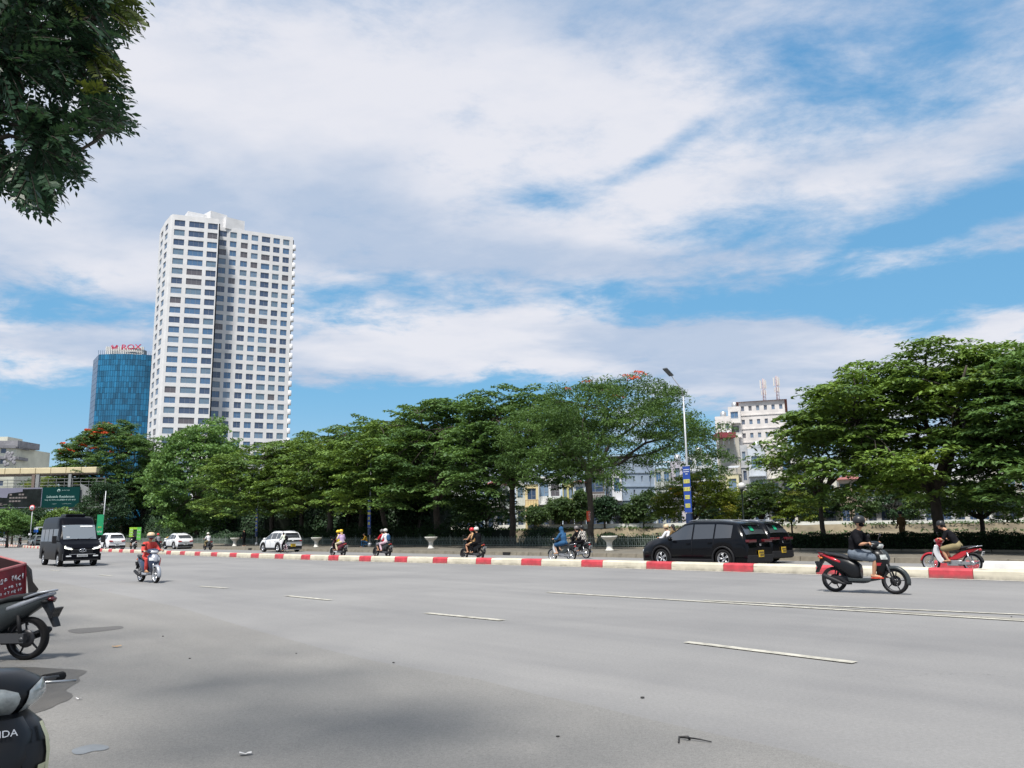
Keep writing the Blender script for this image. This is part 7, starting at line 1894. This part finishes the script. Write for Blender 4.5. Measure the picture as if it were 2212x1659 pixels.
def person(label, loc, ang, J, top, bottom, sleeves='short', legs='short', skin=M_SKIN, hair='short', helmet=None, mask=None, shoes=None, voxel=.018, group=None, extra=None, look=0.0, detail=False, sc=1.0, hairm=None, hood=None, bag=None, vest=None, girth=1.0, gown=0, visor=False, dress=None):
    """J: joints in metres in the person's frame (x forwards, y left): hip, chest, neck, head, sh(y), elbows, hands, knees, feet (each L, R)"""
    e = empty('person', loc, ang, label, 'person', group); e.scale = (sc, sc, sc)
    V = Vector; hip, chest, neck, head = V(J['hip']), V(J['chest']), V(J['neck']), V(J['head']); sy = J.get('sh', .185); sw = J.get('shc', chest + V((0, 0, .14)))
    sw = V(sw); fwd = V((math.cos(look), math.sin(look), 0)); lat = V((-fwd.y, fwd.x, 0)); g = girth
    S = []
    waist = hip.lerp(chest, .5)
    S.append(('t', [hip, waist, chest, sw], [.150 * g, .135 * g, .160 * g, .125 * g], (1.0, .66)))
    S.append(('t', [sw, neck, head - V((0, 0, .06))], [.06, .052, .052]))
    S.append(('e', head, (.088, .076, .112))); S.append(('e', head + fwd * .030 - V((0, 0, .055)), (.058, .054, .055)))
    S.append(('t', [head + fwd * .088 + V((0, 0, .01)), head + fwd * .108 - V((0, 0, .022))], [.010, .016]))
    for s_ in (1, -1): S.append(('e', head + lat * s_ * .080 - V((0, 0, .005)), (.018, .012, .03)))
    for i, s_ in enumerate((1, -1)):
        sh = sw + V((0, s_ * sy, 0)); el, ha = V(J['elbow'][i]), V(J['hand'][i]); d = (ha - el).normalized(); wr = ha - d * .05
        S.append(('t', [sw + V((0, s_ * .06, .0)), sh, sh.lerp(el, .5), el, el.lerp(wr, .5), wr], [.06, .056 * g, .050 * g, .040, .036, .026]))
        if detail: hand(S, wr, d, s_, J.get('curl', .9), 1.0)
        else:
            hand(S, wr, d, s_, .8, 1.05)
        hj = hip + V((0, s_ * .085, -.01)); kn, ft = V(J['knee'][i]), V(J['foot'][i])
        S.append(('t', [hj, hj.lerp(kn, .5), kn, kn.lerp(ft, .35), ft + V((0, 0, .06))], [.092 * g, .076 * g, .055, .052, .034]))
        fd = V((math.cos(J.get('toe', 0)), math.sin(J.get('toe', 0)) * 1, 0)); S.append(('t', [ft + V((0, 0, .045)) - fd * .04, ft + fd * .07 + V((0, 0, .03)), ft + fd * .15 + V((0, 0, .018))], [.036, .034, .022]))
    body_mesh(e, 'body', S, skin, .009 if detail else voxel)
    # face
    mb = MB()
    me_ = mat('eye_dark', (.015, .012, .01), .3); ml_ = mat('lips', (.30, .10, .08), .5)
    for s_ in (1, -1): mb.ell(head + fwd * .079 + lat * s_ * .030 + V((0, 0, .012)), (.010, .014, .008), me_, 8, 6); mb.box(head + fwd * .084 + lat * s_ * .031 + V((0, 0, .032)), (.010, .030, .006), M_HAIR, rot=Matrix.Rotation(look, 3, 'Z'))
    mb.box(head + fwd * .086 - V((0, 0, .055)), (.010, .040, .010), ml_, rot=Matrix.Rotation(look, 3, 'Z')); mb.build('face', e)
    # garments are slightly larger shells over the same joints
    T = []
    k = .013
    T.append(('t', [hip - V((0, 0, .03)), waist, chest, sw], [.158 * g + k, .145 * g + k, .165 * g + k, .122 * g + k], (1.0, .70)))
    T.append(('t', [sw, sw + (neck - sw) * .35], [.075, .066]))
    for i, s_ in enumerate((1, -1)):
        sh = sw + V((0, s_ * sy, 0)); el, ha = V(J['elbow'][i]), V(J['hand'][i]); d = (ha - el).normalized(); wr = ha - d * .06
        if sleeves == 'none': T.append(('t', [sw + V((0, s_ * .05, .0)), sh - V((0, s_ * .03, 0))], [.07, .060])); continue
        T.append(('t', [sw + V((0, s_ * .05, .0)), sh, sh.lerp(el, .45), sh.lerp(el, .80)], [.072, .070 * g, .068 * g, .066 * g]))
        if sleeves == 'long': T.append(('t', [sh.lerp(el, .75), el, el.lerp(wr, .5), wr], [.062, .058, .050, .040]))
    if hood: T.append(('e', head - fwd * .012 + V((0, 0, .008)), (.118, .108, .138))); T.append(('t', [head - fwd * .03 - V((0, 0, .05)), sw], [.095, .10]))
    if dress:
        for i, s_ in enumerate((1, -1)): T.append(('t', [hip + V((0, s_ * .06, 0)), V(J['knee'][i]) + V((-.06, 0, .03))], [.13, .10]))
    if top: body_mesh(e, 'shirt' if not hood else 'hooded_jacket', T, top, voxel)
    Bt = []
    Bt.append(('t', [hip - V((0, 0, .02)), hip.lerp(waist, .7)], [.150 * g + k, .142 * g + k], (1.0, .72)))
    for i, s_ in enumerate((1, -1)):
        hj = hip + V((0, s_ * .085, -.01)); kn, ft = V(J['knee'][i]), V(J['foot'][i])
        if legs == 'short': Bt.append(('t', [hj, hj.lerp(kn, .5), hj.lerp(kn, .92)], [.108 * g, .100 * g, .092]))
        elif legs == 'brief': Bt.append(('t', [hj, hj.lerp(kn, .35)], [.106 * g, .098 * g]))
        else: Bt.append(('t', [hj, hj.lerp(kn, .5), kn, kn.lerp(ft, .5), ft + V((0, 0, .09))], [.106 * g, .092 * g, .072, .064, .056]))
    body_mesh(e, 'shorts' if legs != 'long' else 'trousers', Bt, bottom, voxel)
    if helmet:
        mb = MB(); hc = head + V((0, 0, .028)) - fwd * .008
        prof = [(.118, -.035), (.128, .0), (.128, .045), (.112, .09), (.075, .122), (.03, .134)]
        mb.lathe(prof, helmet, c=hc - V((0, 0, .0)), seg=20); he = mb.build('helmet', e)
        mb = MB(); mb.prism([(math.cos(t) * .155, math.sin(t) * .10) for t in np.linspace(-1.2, 1.2, 9)], .0, .012, M_TRIM if helmet is not M_TRIM else M_BIKEM, plane='XY'); mb.xf(Matrix.Translation(hc + V((0, 0, .005))) @ Matrix.Rotation(look, 4, 'Z')); mb.build('peak', he)
        if visor: mb = MB(); mb.lathe([(.122, -.06), (.130, -.02), (.128, .02)], M_CGL, c=hc + fwd * .012, seg=20, cap=False); mb.build('visor', he)
    if hair:
        hm = hairm or M_HAIR; H = []
        if not hood:
            H.append(('e', head - fwd * .016 + V((0, 0, .022)), (.096, .088, .108)))
            if hair == 'long': H.append(('t', [head - fwd * .06, head - fwd * .10 - V((0, 0, .16)), head - fwd * .11 - V((0, 0, .36))], [.085, .085, .06], (1, .6)))
            body_mesh(e, 'hair', H, hm, voxel * .8)
    if mask: body_mesh(e, 'face_mask', [('e', head + fwd * .040 - V((0, 0, .035)), (.066, .066, .060))], mask, voxel * .7)
    if shoes:
        fd = V((math.cos(J.get('toe', 0)), math.sin(J.get('toe', 0)), 0))
        for i in (0, 1):
            ft = V(J['foot'][i]); mb = MB(); mb.prism(smooth_poly([(-.075, .045), (-.06, -.045), (.10, -.05), (.19, -.035), (.20, .03), (.12, .055)], 1), .0, .02, shoes, plane='XY', inset=.004); mb.tube([(.10, -.045, .01), (.11, 0, .062), (.10, .045, .01)], .012, shoes, 6)
            mb.xf(Matrix.Translation(ft - V((0, 0, .012))) @ Matrix.Rotation(J.get('toe', 0), 4, 'Z')); mb.build('sandal', e)
    if vest: body_mesh(e, 'vest', [('t', [hip.lerp(chest, .15), chest, sw], [.17 * g + k, .185 * g, .15 * g], (1.0, .74))], vest, voxel)
    if bag: body_mesh(e, 'backpack', [('t', [hip + V((-.19, 0, .12)), chest + V((-.20, 0, .08))], [.11, .12], (1.1, .8))], bag, voxel)
    return e


def ride(dx=0.0, hipz=.80, lean=.06, look=0, pill=False, footz=.36, kx=.42, hx=.27, hz=1.06, head_fwd=0.0, spread=.16, fx=.36):
    """joints of a rider on the seat (driver) or behind (pillion)"""
    if not pill:
        hip = (-.16 + dx, 0, hipz + .06); ch = (-.16 + dx + lean, 0, hipz + .34); shc = (-.13 + dx + lean * 1.5, 0, hipz + .48); nk = (-.10 + dx + lean * 1.7, 0, hipz + .56); hd = (-.06 + dx + lean * 2 + head_fwd, 0, hipz + .70)
        return dict(hip=hip, chest=ch, shc=shc, neck=nk, head=hd, sh=.17, elbow=[(.03 + lean + dx, .26, hipz + .25), (.03 + lean + dx, -.26, hipz + .25)], hand=[(hx, .29, hz), (hx, -.29, hz)], knee=[(kx - .10, spread, hipz - .04), (kx - .10, -spread, hipz - .04)], foot=[(fx - .14, spread - .02, footz), (fx - .14, -spread + .02, footz)])
    hip = (-.50 + dx, 0, hipz + .10); ch = (-.47 + dx + lean * .5, 0, hipz + .38); shc = (-.45 + dx + lean, 0, hipz + .52); nk = (-.43 + dx + lean, 0, hipz + .60); hd = (-.40 + dx + lean * 1.2, 0, hipz + .735)
    return dict(hip=hip, chest=ch, shc=shc, neck=nk, head=hd, sh=.165, elbow=[(-.36 + dx, .27, hipz + .27), (-.36 + dx, -.27, hipz + .27)], hand=[(-.16 + dx, .18, hipz + .22), (-.16 + dx, -.18, hipz + .22)], knee=[(-.10 + dx, .22, hipz - .02), (-.10 + dx, -.22, hipz - .02)], foot=[(-.22 + dx, .21, .36), (-.22 + dx, -.21, .36)])


C_BLACK = cloth('black_cloth', (.007, .007, .009), .4); C_DENIM = cloth('faded_denim', (.13, .155, .19), .25); C_CORAL = cloth('coral_red_cloth', (.56, .075, .065)); C_WHITE = cloth('white_cloth', (.60, .60, .62)); C_KHAKI = cloth('khaki_cloth', (.24, .20, .11)); C_RED = cloth('red_cloth', (.42, .02, .03))
C_YEL = cloth('yellow_cloth', (.66, .55, .03)); C_LIL = cloth('lilac_cloth', (.45, .33, .50)); C_CREAM = cloth('cream_cloth', (.52, .45, .33)); C_BLUE = cloth('deep_blue_cloth', (.03, .09, .19)); C_PINK = cloth('pale_pink_cloth', (.55, .40, .46)); C_GREY = cloth('grey_cloth', (.20, .20, .22)); C_TAN = cloth('tan_cloth', (.42, .26, .13)); C_BROWN = cloth('brown_cloth', (.14, .09, .04)); C_GRNW = cloth('pale_green_cloth', (.48, .52, .44))
H_BLK = mat('black_helmet', (.018, .019, .021), .4); H_BEI = mat('beige_helmet', (.58, .44, .28), .4); H_YEL = mat('yellow_helmet', (.72, .50, .02), .35); H_RED = mat('red_helmet', (.55, .02, .03), .3); H_WHT = mat('white_helmet', (.62, .61, .55), .35); H_GRY = mat('grey_helmet', (.16, .15, .15), .4)


def plaid():
    m = bpy.data.materials.new('plaid_cloth'); m.use_nodes = True; t = NT(m.node_tree); b = t.n['Principled BSDF']
    c = t.new('ShaderNodeTexChecker'); t.put(c.inputs['Vector'], t.new('ShaderNodeTexCoord').outputs['Object']); c.inputs['Scale'].default_value = 13; c.inputs['Color1'].default_value = (.50, .47, .42, 1); c.inputs['Color2'].default_value = (.05, .045, .045, 1)
    t.put(b.inputs['Base Color'], c.outputs[0]); b.inputs['Roughness'].default_value = .85; return m
C_PLAID = plaid()

GB = 'motorbikes on the road'; GP = 'riders on the road'
# near scooter and rider (heading with the near carriageway, to the right)
px_r, px_f = 1801, 1935
Pn = G(1868, 1281); an = -R(43)
n1 = scooter('black scooter with red tail and grey-rimmed wheels, largest one on the near carriageway', Pn, an, body=M_BIKEK, body2=M_BIKEG, tail=M_BIKER, group=GB, sc=1.05, flag=True, lensm=M_LENS)
mb = MB(); loft(mb, [(.60, .50, .185, .33), (.66, .53, .195, .33)], M_BIKER, a0=48, a1=80, off=.01, back=False, p=.8); loft(mb, [(.60, .50, .185, .33), (.66, .53, .195, .33)], M_BIKER, a0=-80, a1=-48, off=.01, back=False, p=.8); mb.build('red_accent', n1)
mb = MB(); mb.prism([(.10, .245), (-.3, .235), (-.45, .30), (-.36, .22), (.05, .215)], -.155, .155, M_BIKEM); mb.build('under_cover', n1)
J = ride(dx=.02, hipz=.79, lean=.04, hx=.27, hz=1.07, footz=.335, kx=.44, fx=.42)
J['head'] = (.02, -.0, 1.50); J['toe'] = 0
person('man in black T-shirt, cap helmet and black mask riding the large black scooter', Pn, an, J, C_BLACK, C_DENIM, skin=M_SKIN, helmet=H_BLK, mask=C_BLACK, shoes=mat('orange_red_sandal', (.55, .05, .02), .5), voxel=.012, detail=True, sc=1.06, girth=1.13, look=-R(22), group=GP, hair='short')
# coral rider
Pc = G(320, 1258); ac = -R(46)
scooter('navy and silver scooter ridden towards the camera by the rider in coral red', Pc, ac, body=M_BIKEN, body2=M_BIKES, group=GB, rim='bright', lensm=M_HEAD)
person('rider in coral red jacket and trousers with beige helmet and pink mask', Pc, ac, ride(dx=0, lean=.04, spread=.20), C_CORAL, C_CORAL, sleeves='long', legs='long', helmet=H_BEI, mask=cloth('dark_red_mask', (.18, .03, .04)), shoes=C_TAN, group=GP, visor=True)
# red underbone
Pu = WA(2047, 28.1); au = RA
underbone('red and white step-through motorbike ridden left by the man in khaki shorts', Pu, au, M_BIKER, M_BIKEW, group=GB)
Ju = ride(dx=-.08, hipz=.76, lean=.16, hx=.22, hz=1.04, footz=.31, kx=.30, fx=.20, head_fwd=.05)
person('man in black T-shirt and khaki shorts leaning forwards on the red motorbike', Pu, au, Ju, C_BLACK, C_KHAKI, helmet=H_BLK, shoes=M_SEAT, voxel=.013, detail=True, group=GP)
# pairs and singles on the far carriageway
def pair(px, n, bike, d, p2=None, ang=None):
    P = WA(px, n); a = RA if ang is None else ang
    bike(P, a); person(loc=P, ang=a, J=ride(lean=d.pop('lean', .05)), group=GP, voxel=.016, **d)
    if p2: person(loc=P, ang=a, J=ride(pill=True), group=GP, voxel=.016, **p2)
pair(1020, 27.6, lambda P, a: scooter('dark scooter carrying the red-helmet driver and a passenger in black', P, a, M_BIKEK, M_BIKEM, group=GB),
     dict(label='driver in a red helmet and tan open-backed top on the middle scooter', top=C_TAN, bottom=C_TAN, sleeves='none', legs='brief', skin=M_SKIN, helmet=H_RED), dict(label='passenger in black with a white helmet behind the red-helmet driver', top=C_BLACK, bottom=C_BLACK, sleeves='long', legs='long', helmet=H_WHT))
pair(1213, 28.3, lambda P, a: underbone('dark green-grey motorbike of the rider in the blue hooded jacket', P, a, M_BIKEG, M_BIKEW, group=GB),
     dict(label='rider in a deep blue hooded sun jacket with bare legs', top=C_BLUE, bottom=C_BLUE, sleeves='long', legs='brief', skin=M_SKINL, hood=True, shoes=C_TAN, dress=True))
pair(1246, 31.4, lambda P, a: underbone('black motorbike carrying the plaid-shirt passenger', P, a, M_BIKEK, M_BIKEG, group=GB),
     dict(label='driver in black hidden in front of the plaid-shirt passenger', top=C_BLACK, bottom=C_BLACK, sleeves='long', legs='long', helmet=H_GRY), dict(label='passenger in a black and white plaid shirt and dark helmet', top=C_PLAID, bottom=C_BLACK, sleeves='long', legs='long', helmet=H_BLK))
pair(826, 28.0, lambda P, a: scooter('dark scooter carrying the driver in red and the passenger in white', P, a, M_BIKEG, M_BIKEM, group=GB),
     dict(label='driver in a red T-shirt and grey shorts with a grey helmet', top=C_RED, bottom=C_GREY, helmet=H_GRY, shoes=M_SEAT), dict(label='passenger in a white top with a blue backpack and cream helmet', top=C_WHITE, bottom=C_PINK, sleeves='long', legs='long', helmet=H_WHT, bag=C_BLUE))
pair(731, 27.6, lambda P, a: scooter('maroon scooter carrying two people in yellow helmets', P, a, M_BIKEB, M_BIKEW, group=GB, tail=M_BIKEB),
     dict(label='driver in a yellow vest and yellow helmet', top=C_BLACK, bottom=C_BLACK, sleeves='long', legs='long', helmet=H_YEL, vest=C_YEL), dict(label='blond passenger in a lilac shirt, cream trousers and yellow helmet', top=C_LIL, bottom=C_CREAM, legs='long', helmet=H_YEL, hair='long', hairm=M_HAIRB, skin=M_SKINL))
pair(450, 31.8, lambda P, a: scooter('grey scooter ridden by the lone rider in a white shirt', P, a, M_BIKEG, M_BIKEM, group=GB),
     dict(label='lone rider in a white shirt and pale helmet between two white cars', top=C_WHITE, bottom=C_KHAKI, legs='long', helmet=H_WHT))
pair(342, 30.2, lambda P, a: scooter('dark scooter behind the rider in coral red', P, a, M_BIKEK, M_BIKEM, group=GB),
     dict(label='rider in a grey shirt and red-white helmet beyond the coral rider', top=C_GREY, bottom=C_BLACK, legs='long', helmet=H_RED))
pair(289, 29.5, lambda P, a: scooter('white scooter in front of the lime green banners', P, a, M_BIKEW, M_BIKEM, group=GB),
     dict(label='rider in black on the white scooter by the lime banners', top=C_BLACK, bottom=C_BLACK, helmet=H_BLK))
pair(1440, 30.6, lambda P, a: scooter('scooter hidden behind the bonnet of the nearer black SUV', P, a, M_BIKEK, M_BIKEM, group=GB),
     dict(label='dark-haired rider in white seen above the bonnet of the black SUV', top=C_WHITE, bottom=C_BLACK, legs='long', helmet=H_BEI, sleeves='long'), dict(label='passenger with long dark hair right beside the beige-helmet rider', top=C_BROWN, bottom=C_BLACK, legs='long', hair='long'))
pair(44, 27.5, lambda P, a: scooter('dark scooter at the far left beyond the kerb', P, a, M_BIKEK, M_BIKEM, group=GB),
     dict(label='rider in dark clothes at the far left beyond the kerb', top=C_BLACK, bottom=C_BLACK, sleeves='long', legs='long', helmet=H_BLK))


# bicycle and cyclist beside the white car
def bicycle(P, a, label):
    e = empty('bicycle', P, a, label, 'bicycle'); r = .33
    for x in (-.52, .52):
        w = empty('wheel', (x, 0, r), 0, parent=e); mb = MB(); mb.lathe([(r * .93, -.014), (r, 0), (r * .93, .014), (r * .90, 0), (r * .93, -.014)], M_TYRE, axis='Y', seg=28, cap=False); mb.build('tyre', w)
        mb = MB()
        for k in range(16): th = k * math.pi / 8; mb.tube([(0, 0, 0), (math.cos(th) * r * .93, 0, math.sin(th) * r * .93)], .0025, M_CHROME, 3, cap=False)
        mb.build('spokes', w)
    mp_ = mat('white_pink_frame', (.58, .42, .48), .4); mb = MB()
    for p_ in ([(-.52, 0, r), (-.08, 0, .30)], [(-.08, 0, .30), (-.20, 0, .80)], [(-.18, 0, .70), (.36, 0, .78)], [(-.08, 0, .30), (.38, 0, .68)], [(-.52, 0, r), (-.19, 0, .72)], [(.52, 0, r), (.36, 0, .85)]): mb.tube(p_, .018, mp_, 8)
    mb.build('frame', e)
    mb = MB(); mb.tube([(.36, 0, .85), (.34, 0, 1.0)], .014, M_ENG, 6); mb.tube([(.26, .27, 1.02), (.36, 0, 1.0), (.26, -.27, 1.02)], .012, M_ENG, 6); mb.build('handlebar', e)
    mb = MB(); hull(mb, [(-.36, .84, .02, .03), (-.32, .85, .03, .09), (-.20, .85, .025, .06), (-.06, .85, .015, .02)], M_SEAT); mb.build('seat', e)
    mb = MB(); mb.lathe([(.09, -.005), (.09, .005)], M_ENG, c=(-.08, -.05, .30), axis='Y', seg=16); mb.tube([(-.08, .1, .30), (-.0, .1, .17)], .01, M_ENG, 5); mb.tube([(-.08, -.1, .30), (-.16, -.1, .43)], .01, M_ENG, 5); mb.build('crank', e)
    return e
Pb = WA(615, 29.6); bicycle(Pb, RA, 'bicycle with a pale pink frame beside the white car')
person('cyclist in a pale green-white jacket bending forwards beside the white car', Pb, RA, dict(hip=(-.20, 0, .92), chest=(-.04, 0, 1.16), shc=(.04, 0, 1.27), neck=(.11, 0, 1.33), head=(.18, 0, 1.44), sh=.17, elbow=[(.12, .22, 1.08), (.12, -.22, 1.08)], hand=[(.27, .25, 1.02), (.27, -.25, 1.02)], knee=[(.10, .10, .56), (.16, -.10, .72)], foot=[(.0, .11, .16), (-.14, -.11, .42)]), C_GRNW, C_BLACK, sleeves='long', legs='long', voxel=.016, bag=C_BLACK)


def stand(dx=0): return dict(hip=(0, 0, .92), chest=(.02, 0, 1.22), shc=(.02, 0, 1.38), neck=(.02, 0, 1.46), head=(.05, 0, 1.60), sh=.18, elbow=[(.0, .25, 1.12), (.0, -.25, 1.12)], hand=[(.12, .24, .90), (.12, -.24, .90)], knee=[(.02, .10, .50), (.0, -.10, .50)], foot=[(0, .11, 0.0), (-.04, -.11, 0)])
person('dark figure standing on the pavement just right of the leftmost bare urn', WA(528, 37.0, .2), RA + .4, stand(), C_BLACK, C_BLACK, sleeves='long', legs='long', voxel=.016, shoes=C_WHITE)
person('person in a brown jacket and dark cap standing beyond the hedge under the right crown', WA(1947, 45.5, .40), R(200), stand(), C_BROWN, C_BROWN, sleeves='long', legs='long', voxel=.016, helmet=H_BLK)
person('seated figure in ochre jacket and blue trousers at the foot of the banner pole', WA(789, 38.4, .2), R(190), dict(hip=(-.15, 0, .40), chest=(-.05, 0, .70), shc=(0, 0, .85), neck=(.03, 0, .93), head=(.08, 0, 1.06), sh=.17, elbow=[(.12, .22, .62), (.12, -.22, .62)], hand=[(.30, .12, .60), (.30, -.12, .60)], knee=[(.30, .16, .52), (.30, -.16, .52)], foot=[(.28, .16, .0), (.28, -.16, .0)]), cloth('ochre_cloth', (.42, .24, .03)), C_BLUE, sleeves='long', legs='long', voxel=.016)
mb = MB(); mb.box((0, 0, .14), (.34, .34, .04), C_BLUE)
for x in (-.14, .14):
    for y in (-.14, .14): mb.box((x, y, .06), (.03, .03, .13), C_BLUE)
mb.xf(Matrix.Scale(1.7, 4)); o = mb.build('stool', loc=WA(789, 38.4, .2) + Vector((.14, .03, 0))); tag(o, 'low blue plastic stool under the seated figure', 'stool')

# ---- parked scooters and the red cargo cart at the left edge
Pp = G(58, 1425); Pp = Vector((Pp.x - .64, Pp.y, 0))
p1 = scooter('grey parked scooter at the left edge, only its seat, tail and rear wheel in view', Pp, R(178), body=M_BIKEG, body2=M_BIKEM, tail=M_BIKES, sc=1.0, stand=True, near=True, lean=0, group='parked scooters', name='motor_scooter')

Pq = Vector((-2.40, 3.83, 0)); aq = R(-50)
q1 = scooter('black parked scooter with clear twin headlamps and ivory stripe, bottom left corner', Pq, aq, body=M_BIKEK, body2=M_BIKEK, near=True, mirrors=(), stand=True, group='parked scooters', light_in_cowl=False, lensm=M_BIKEK)
q1.scale = (1, 1, .93)
HS = [(.93, .40, .10, .26), (.97, .45, .17, .24), (1.02, .47, .20, .22), (1.07, .44, .19, .22), (1.105, .38, .13, .22)]
def hs_at(z): return [float(np.interp(z, [h[0] for h in HS], [h[k] for h in HS])) for k in (1, 2, 3)]
def lens(rows, m, off=.010):
    mb = MB(); vs = []; K = 9
    for z, a0, a1 in rows:
        xf, w, xb = hs_at(z)
        for k in range(K):
            th = R(a0 + (a1 - a0) * k / (K - 1)); vs.append((xb + (xf - xb + off) * math.cos(th) ** .8, (w + off) * math.sin(th), z))
    mb.add(vs, [(i * K + k, i * K + k + 1, (i + 1) * K + k + 1, (i + 1) * K + k) for i in range(len(rows) - 1) for k in range(K - 1)], m, True); return mb
for sg in (-1, 1):
    rows_ = [(.935, 8, 30), (.955, 6, 48), (.985, 5, 62), (1.01, 5, 66), (1.035, 7, 66), (1.055, 20, 60), (1.07, 42, 52)]
    hq = lens([(z, sg * a, sg * b) for z, a, b in rows_], M_LENS).build('headlight', q1)
    mb = lens([(z, sg * (a + 4), sg * (b - 14)) for z, a, b in rows_[1:5]], M_CHROME, .004); mb.build('reflector', hq)
# the steering is turned to the scooter's left
for ch in q1.children:
    if ch.name.split('.')[0] in ('headset', 'headlight', 'handlebar', 'lever'):
        yaw = R(28); Pv = Vector((.30, 0, 0)); ch.rotation_euler = (0, 0, yaw); ch.location = Pv - Matrix.Rotation(yaw, 3, 'Z') @ Pv
mb = MB(); loft(mb, [(.60, .567, .182, .33), (.70, .587, .197, .33), (.78, .57, .203, .32), (.84, .55, .195, .32), (.90, .50, .17, .31)], M_IVORY, a0=50, a1=58, off=.017, back=False, p=.8); loft(mb, [(.66, .575, .19, .33), (.74, .58, .20, .325)], M_IVORY, a0=38, a1=50, off=.017, back=False, p=.8); mb.build('decal', q1)
mb = MB(); loft(mb, [(.56, .545, .165, .335), (.60, .567, .182, .33)], M_DARK, a0=14, a1=44, off=.004, back=False, p=.8); mb.build('vent', q1)
text_mesh('HONDA', .040, M_WTXT, 'lettering', q1, loc=(.560, -.025, .888), rot=(R(68), 0, R(90)), depth=.001)


# red open cargo box of a cart, behind the parked scooter
M_CRED = mat('worn_red_panel', (0.20, 0.008, 0.018), .55, var=.45, vscale=2.5); M_CEDGE = mat('worn_pink_edge', (0.48, 0.16, 0.16), .6, var=.2, vscale=6); M_CIN = mat('dark_red_inside', (0.03, 0.006, 0.008), .9)
A = PY(55, 1218, 13.2); B = PY(-75, 1183, 14.6); C = PY(-62, 1248, 12.2); D = B + C - A
cart = empty('cargo_cart', ((A + D) / 2).to_tuple()[:2] + (0,), 0, 'worn dark red open cargo cart with faded white lettering behind the grey parked scooter', 'cart')
dn = Vector((0, 0, -.58)); fl = Vector((.05, -.02, 0))
bot = {k: v + dn + (fl if k == 'A' else Vector((0, 0, 0))) for k, v in zip('ABCD', (A, B, C, D))}
def panel(mb, p, q, p2, q2, m, th=.03):
    n = (q - p).cross(p2 - p).normalized() * th
    mb.add([p, q, q2, p2, p + n, q + n, q2 + n, p2 + n], [(0, 1, 2, 3), (4, 7, 6, 5), (0, 4, 5, 1), (1, 5, 6, 2), (2, 6, 7, 3), (3, 7, 4, 0)], m)
for nm, (p, q, p2, q2) in (('side_panel', (C, A, bot['C'], bot['A'])), ('side_panel', (B, D, bot['B'], bot['D'])), ('end_panel', (A, B, bot['A'], bot['B'])), ('end_panel', (D, C, bot['D'], bot['C']))):
    mb = MB(); panel(mb, p, q, p2, q2, M_CRED if p is C else M_CIN); wb(mb, nm, cart)
mb = MB(); panel(mb, bot['A'], bot['B'], bot['C'], bot['D'], M_CIN); wb(mb, 'floor', cart)
mb = MB()
for p, q in ((C, A), (A, B), (B, D), (D, C)): mb.tube([p, q], .022, M_CEDGE, 6)
mb.tube([A, bot['A']], .02, M_CRED, 6); mb.tube([C.lerp(A, .35), bot['C'].lerp(bot['A'], .3)], .018, M_CRED, 6); wb(mb, 'rim', cart)
mb = MB(); o_ = Vector((.02, -.01, 0)); mb.add([A + o_, A + o_ + Vector((.12, .02, -.28)), A + o_ + Vector((.21, .03, -.40)), A + o_ + Vector((.14, .03, -.50)), bot['A'] + Vector((.05, .02, .04)), A + o_ + Vector((-.05, .25, -.1))], [(0, 1, 2, 3, 4), (0, 5, 1)], mat('dark_tarp', (0.014, 0.012, 0.014), .8)); o = wb(mb, 'tarp', cart); sd = o.modifiers.new('s', 'SOLIDIFY'); sd.thickness = .012
d = (A - C).normalized(); nn = Vector((d.y, -d.x, 0)).normalized() * .045
rr = random.Random(21); mb = MB()
for row, (z, h_) in enumerate(((-.17, .085), (-.29, .045), (-.37, .045))):
    u = .30
    while u < .93:
        L = rr.uniform(.03, .075); p = C.lerp(A, u) + Vector((0, 0, z)) + nn
        if rr.random() < .85:
            ang = math.atan2(d.y, d.x); Rm = Matrix.Rotation(ang, 3, 'Z') @ Matrix.Rotation(rr.uniform(-.35, .35), 3, 'Y'); q_ = rr.random()
            mb.box(p + Vector((0, 0, rr.choice((-.4, 0, .4)) * h_)), (L * rr.uniform(.5, 1), .004, h_ * .2), M_WTXT, rot=Rm)
            if q_ < .55: mb.box(p + d * L * rr.uniform(-.3, .3), (.010, .004, h_ * rr.uniform(.6, 1)), M_WTXT, rot=Rm @ Matrix.Rotation(rr.uniform(-.3, .5), 3, 'Y'))
            if q_ > .4: mb.tube([p + d * L * .3 * math.cos(a_) + Vector((0, 0, h_ * .35 * math.sin(a_))) for a_ in np.linspace(0, rr.uniform(3.5, 6), 8)], .005, M_WTXT, 4)
        u += L / (A - C).length + .018
wb(mb, 'lettering', cart)
for t_ in (.25, .8):
    c0 = bot['A'].lerp(bot['C'], t_) * .5 + bot['B'].lerp(bot['D'], t_) * .5; c0.z = .26
    w = empty('wheel', c0 - cart.location, math.atan2(d.y, d.x), parent=cart); t, rb = wheel_mesh(.26, .09, style='cast'); t.build('tyre', w); rb.build('rim', w)
mb = MB(); mb.tube([bot['A'] + Vector((-.2, 0, -.1)), bot['C'] + Vector((.1, 0, -.1))], .03, M_TRIM, 6); mb.tube([bot['B'] + Vector((0, 0, -.1)), bot['D'] + Vector((0, 0, -.1))], .03, M_TRIM, 6)
for k in 'ABCD': mb.tube([bot[k] + Vector((-.05, 0, 0)), Vector((bot[k].x * .99, bot[k].y, .22))], .02, M_TRIM, 6)
wb(mb, 'chassis', cart)
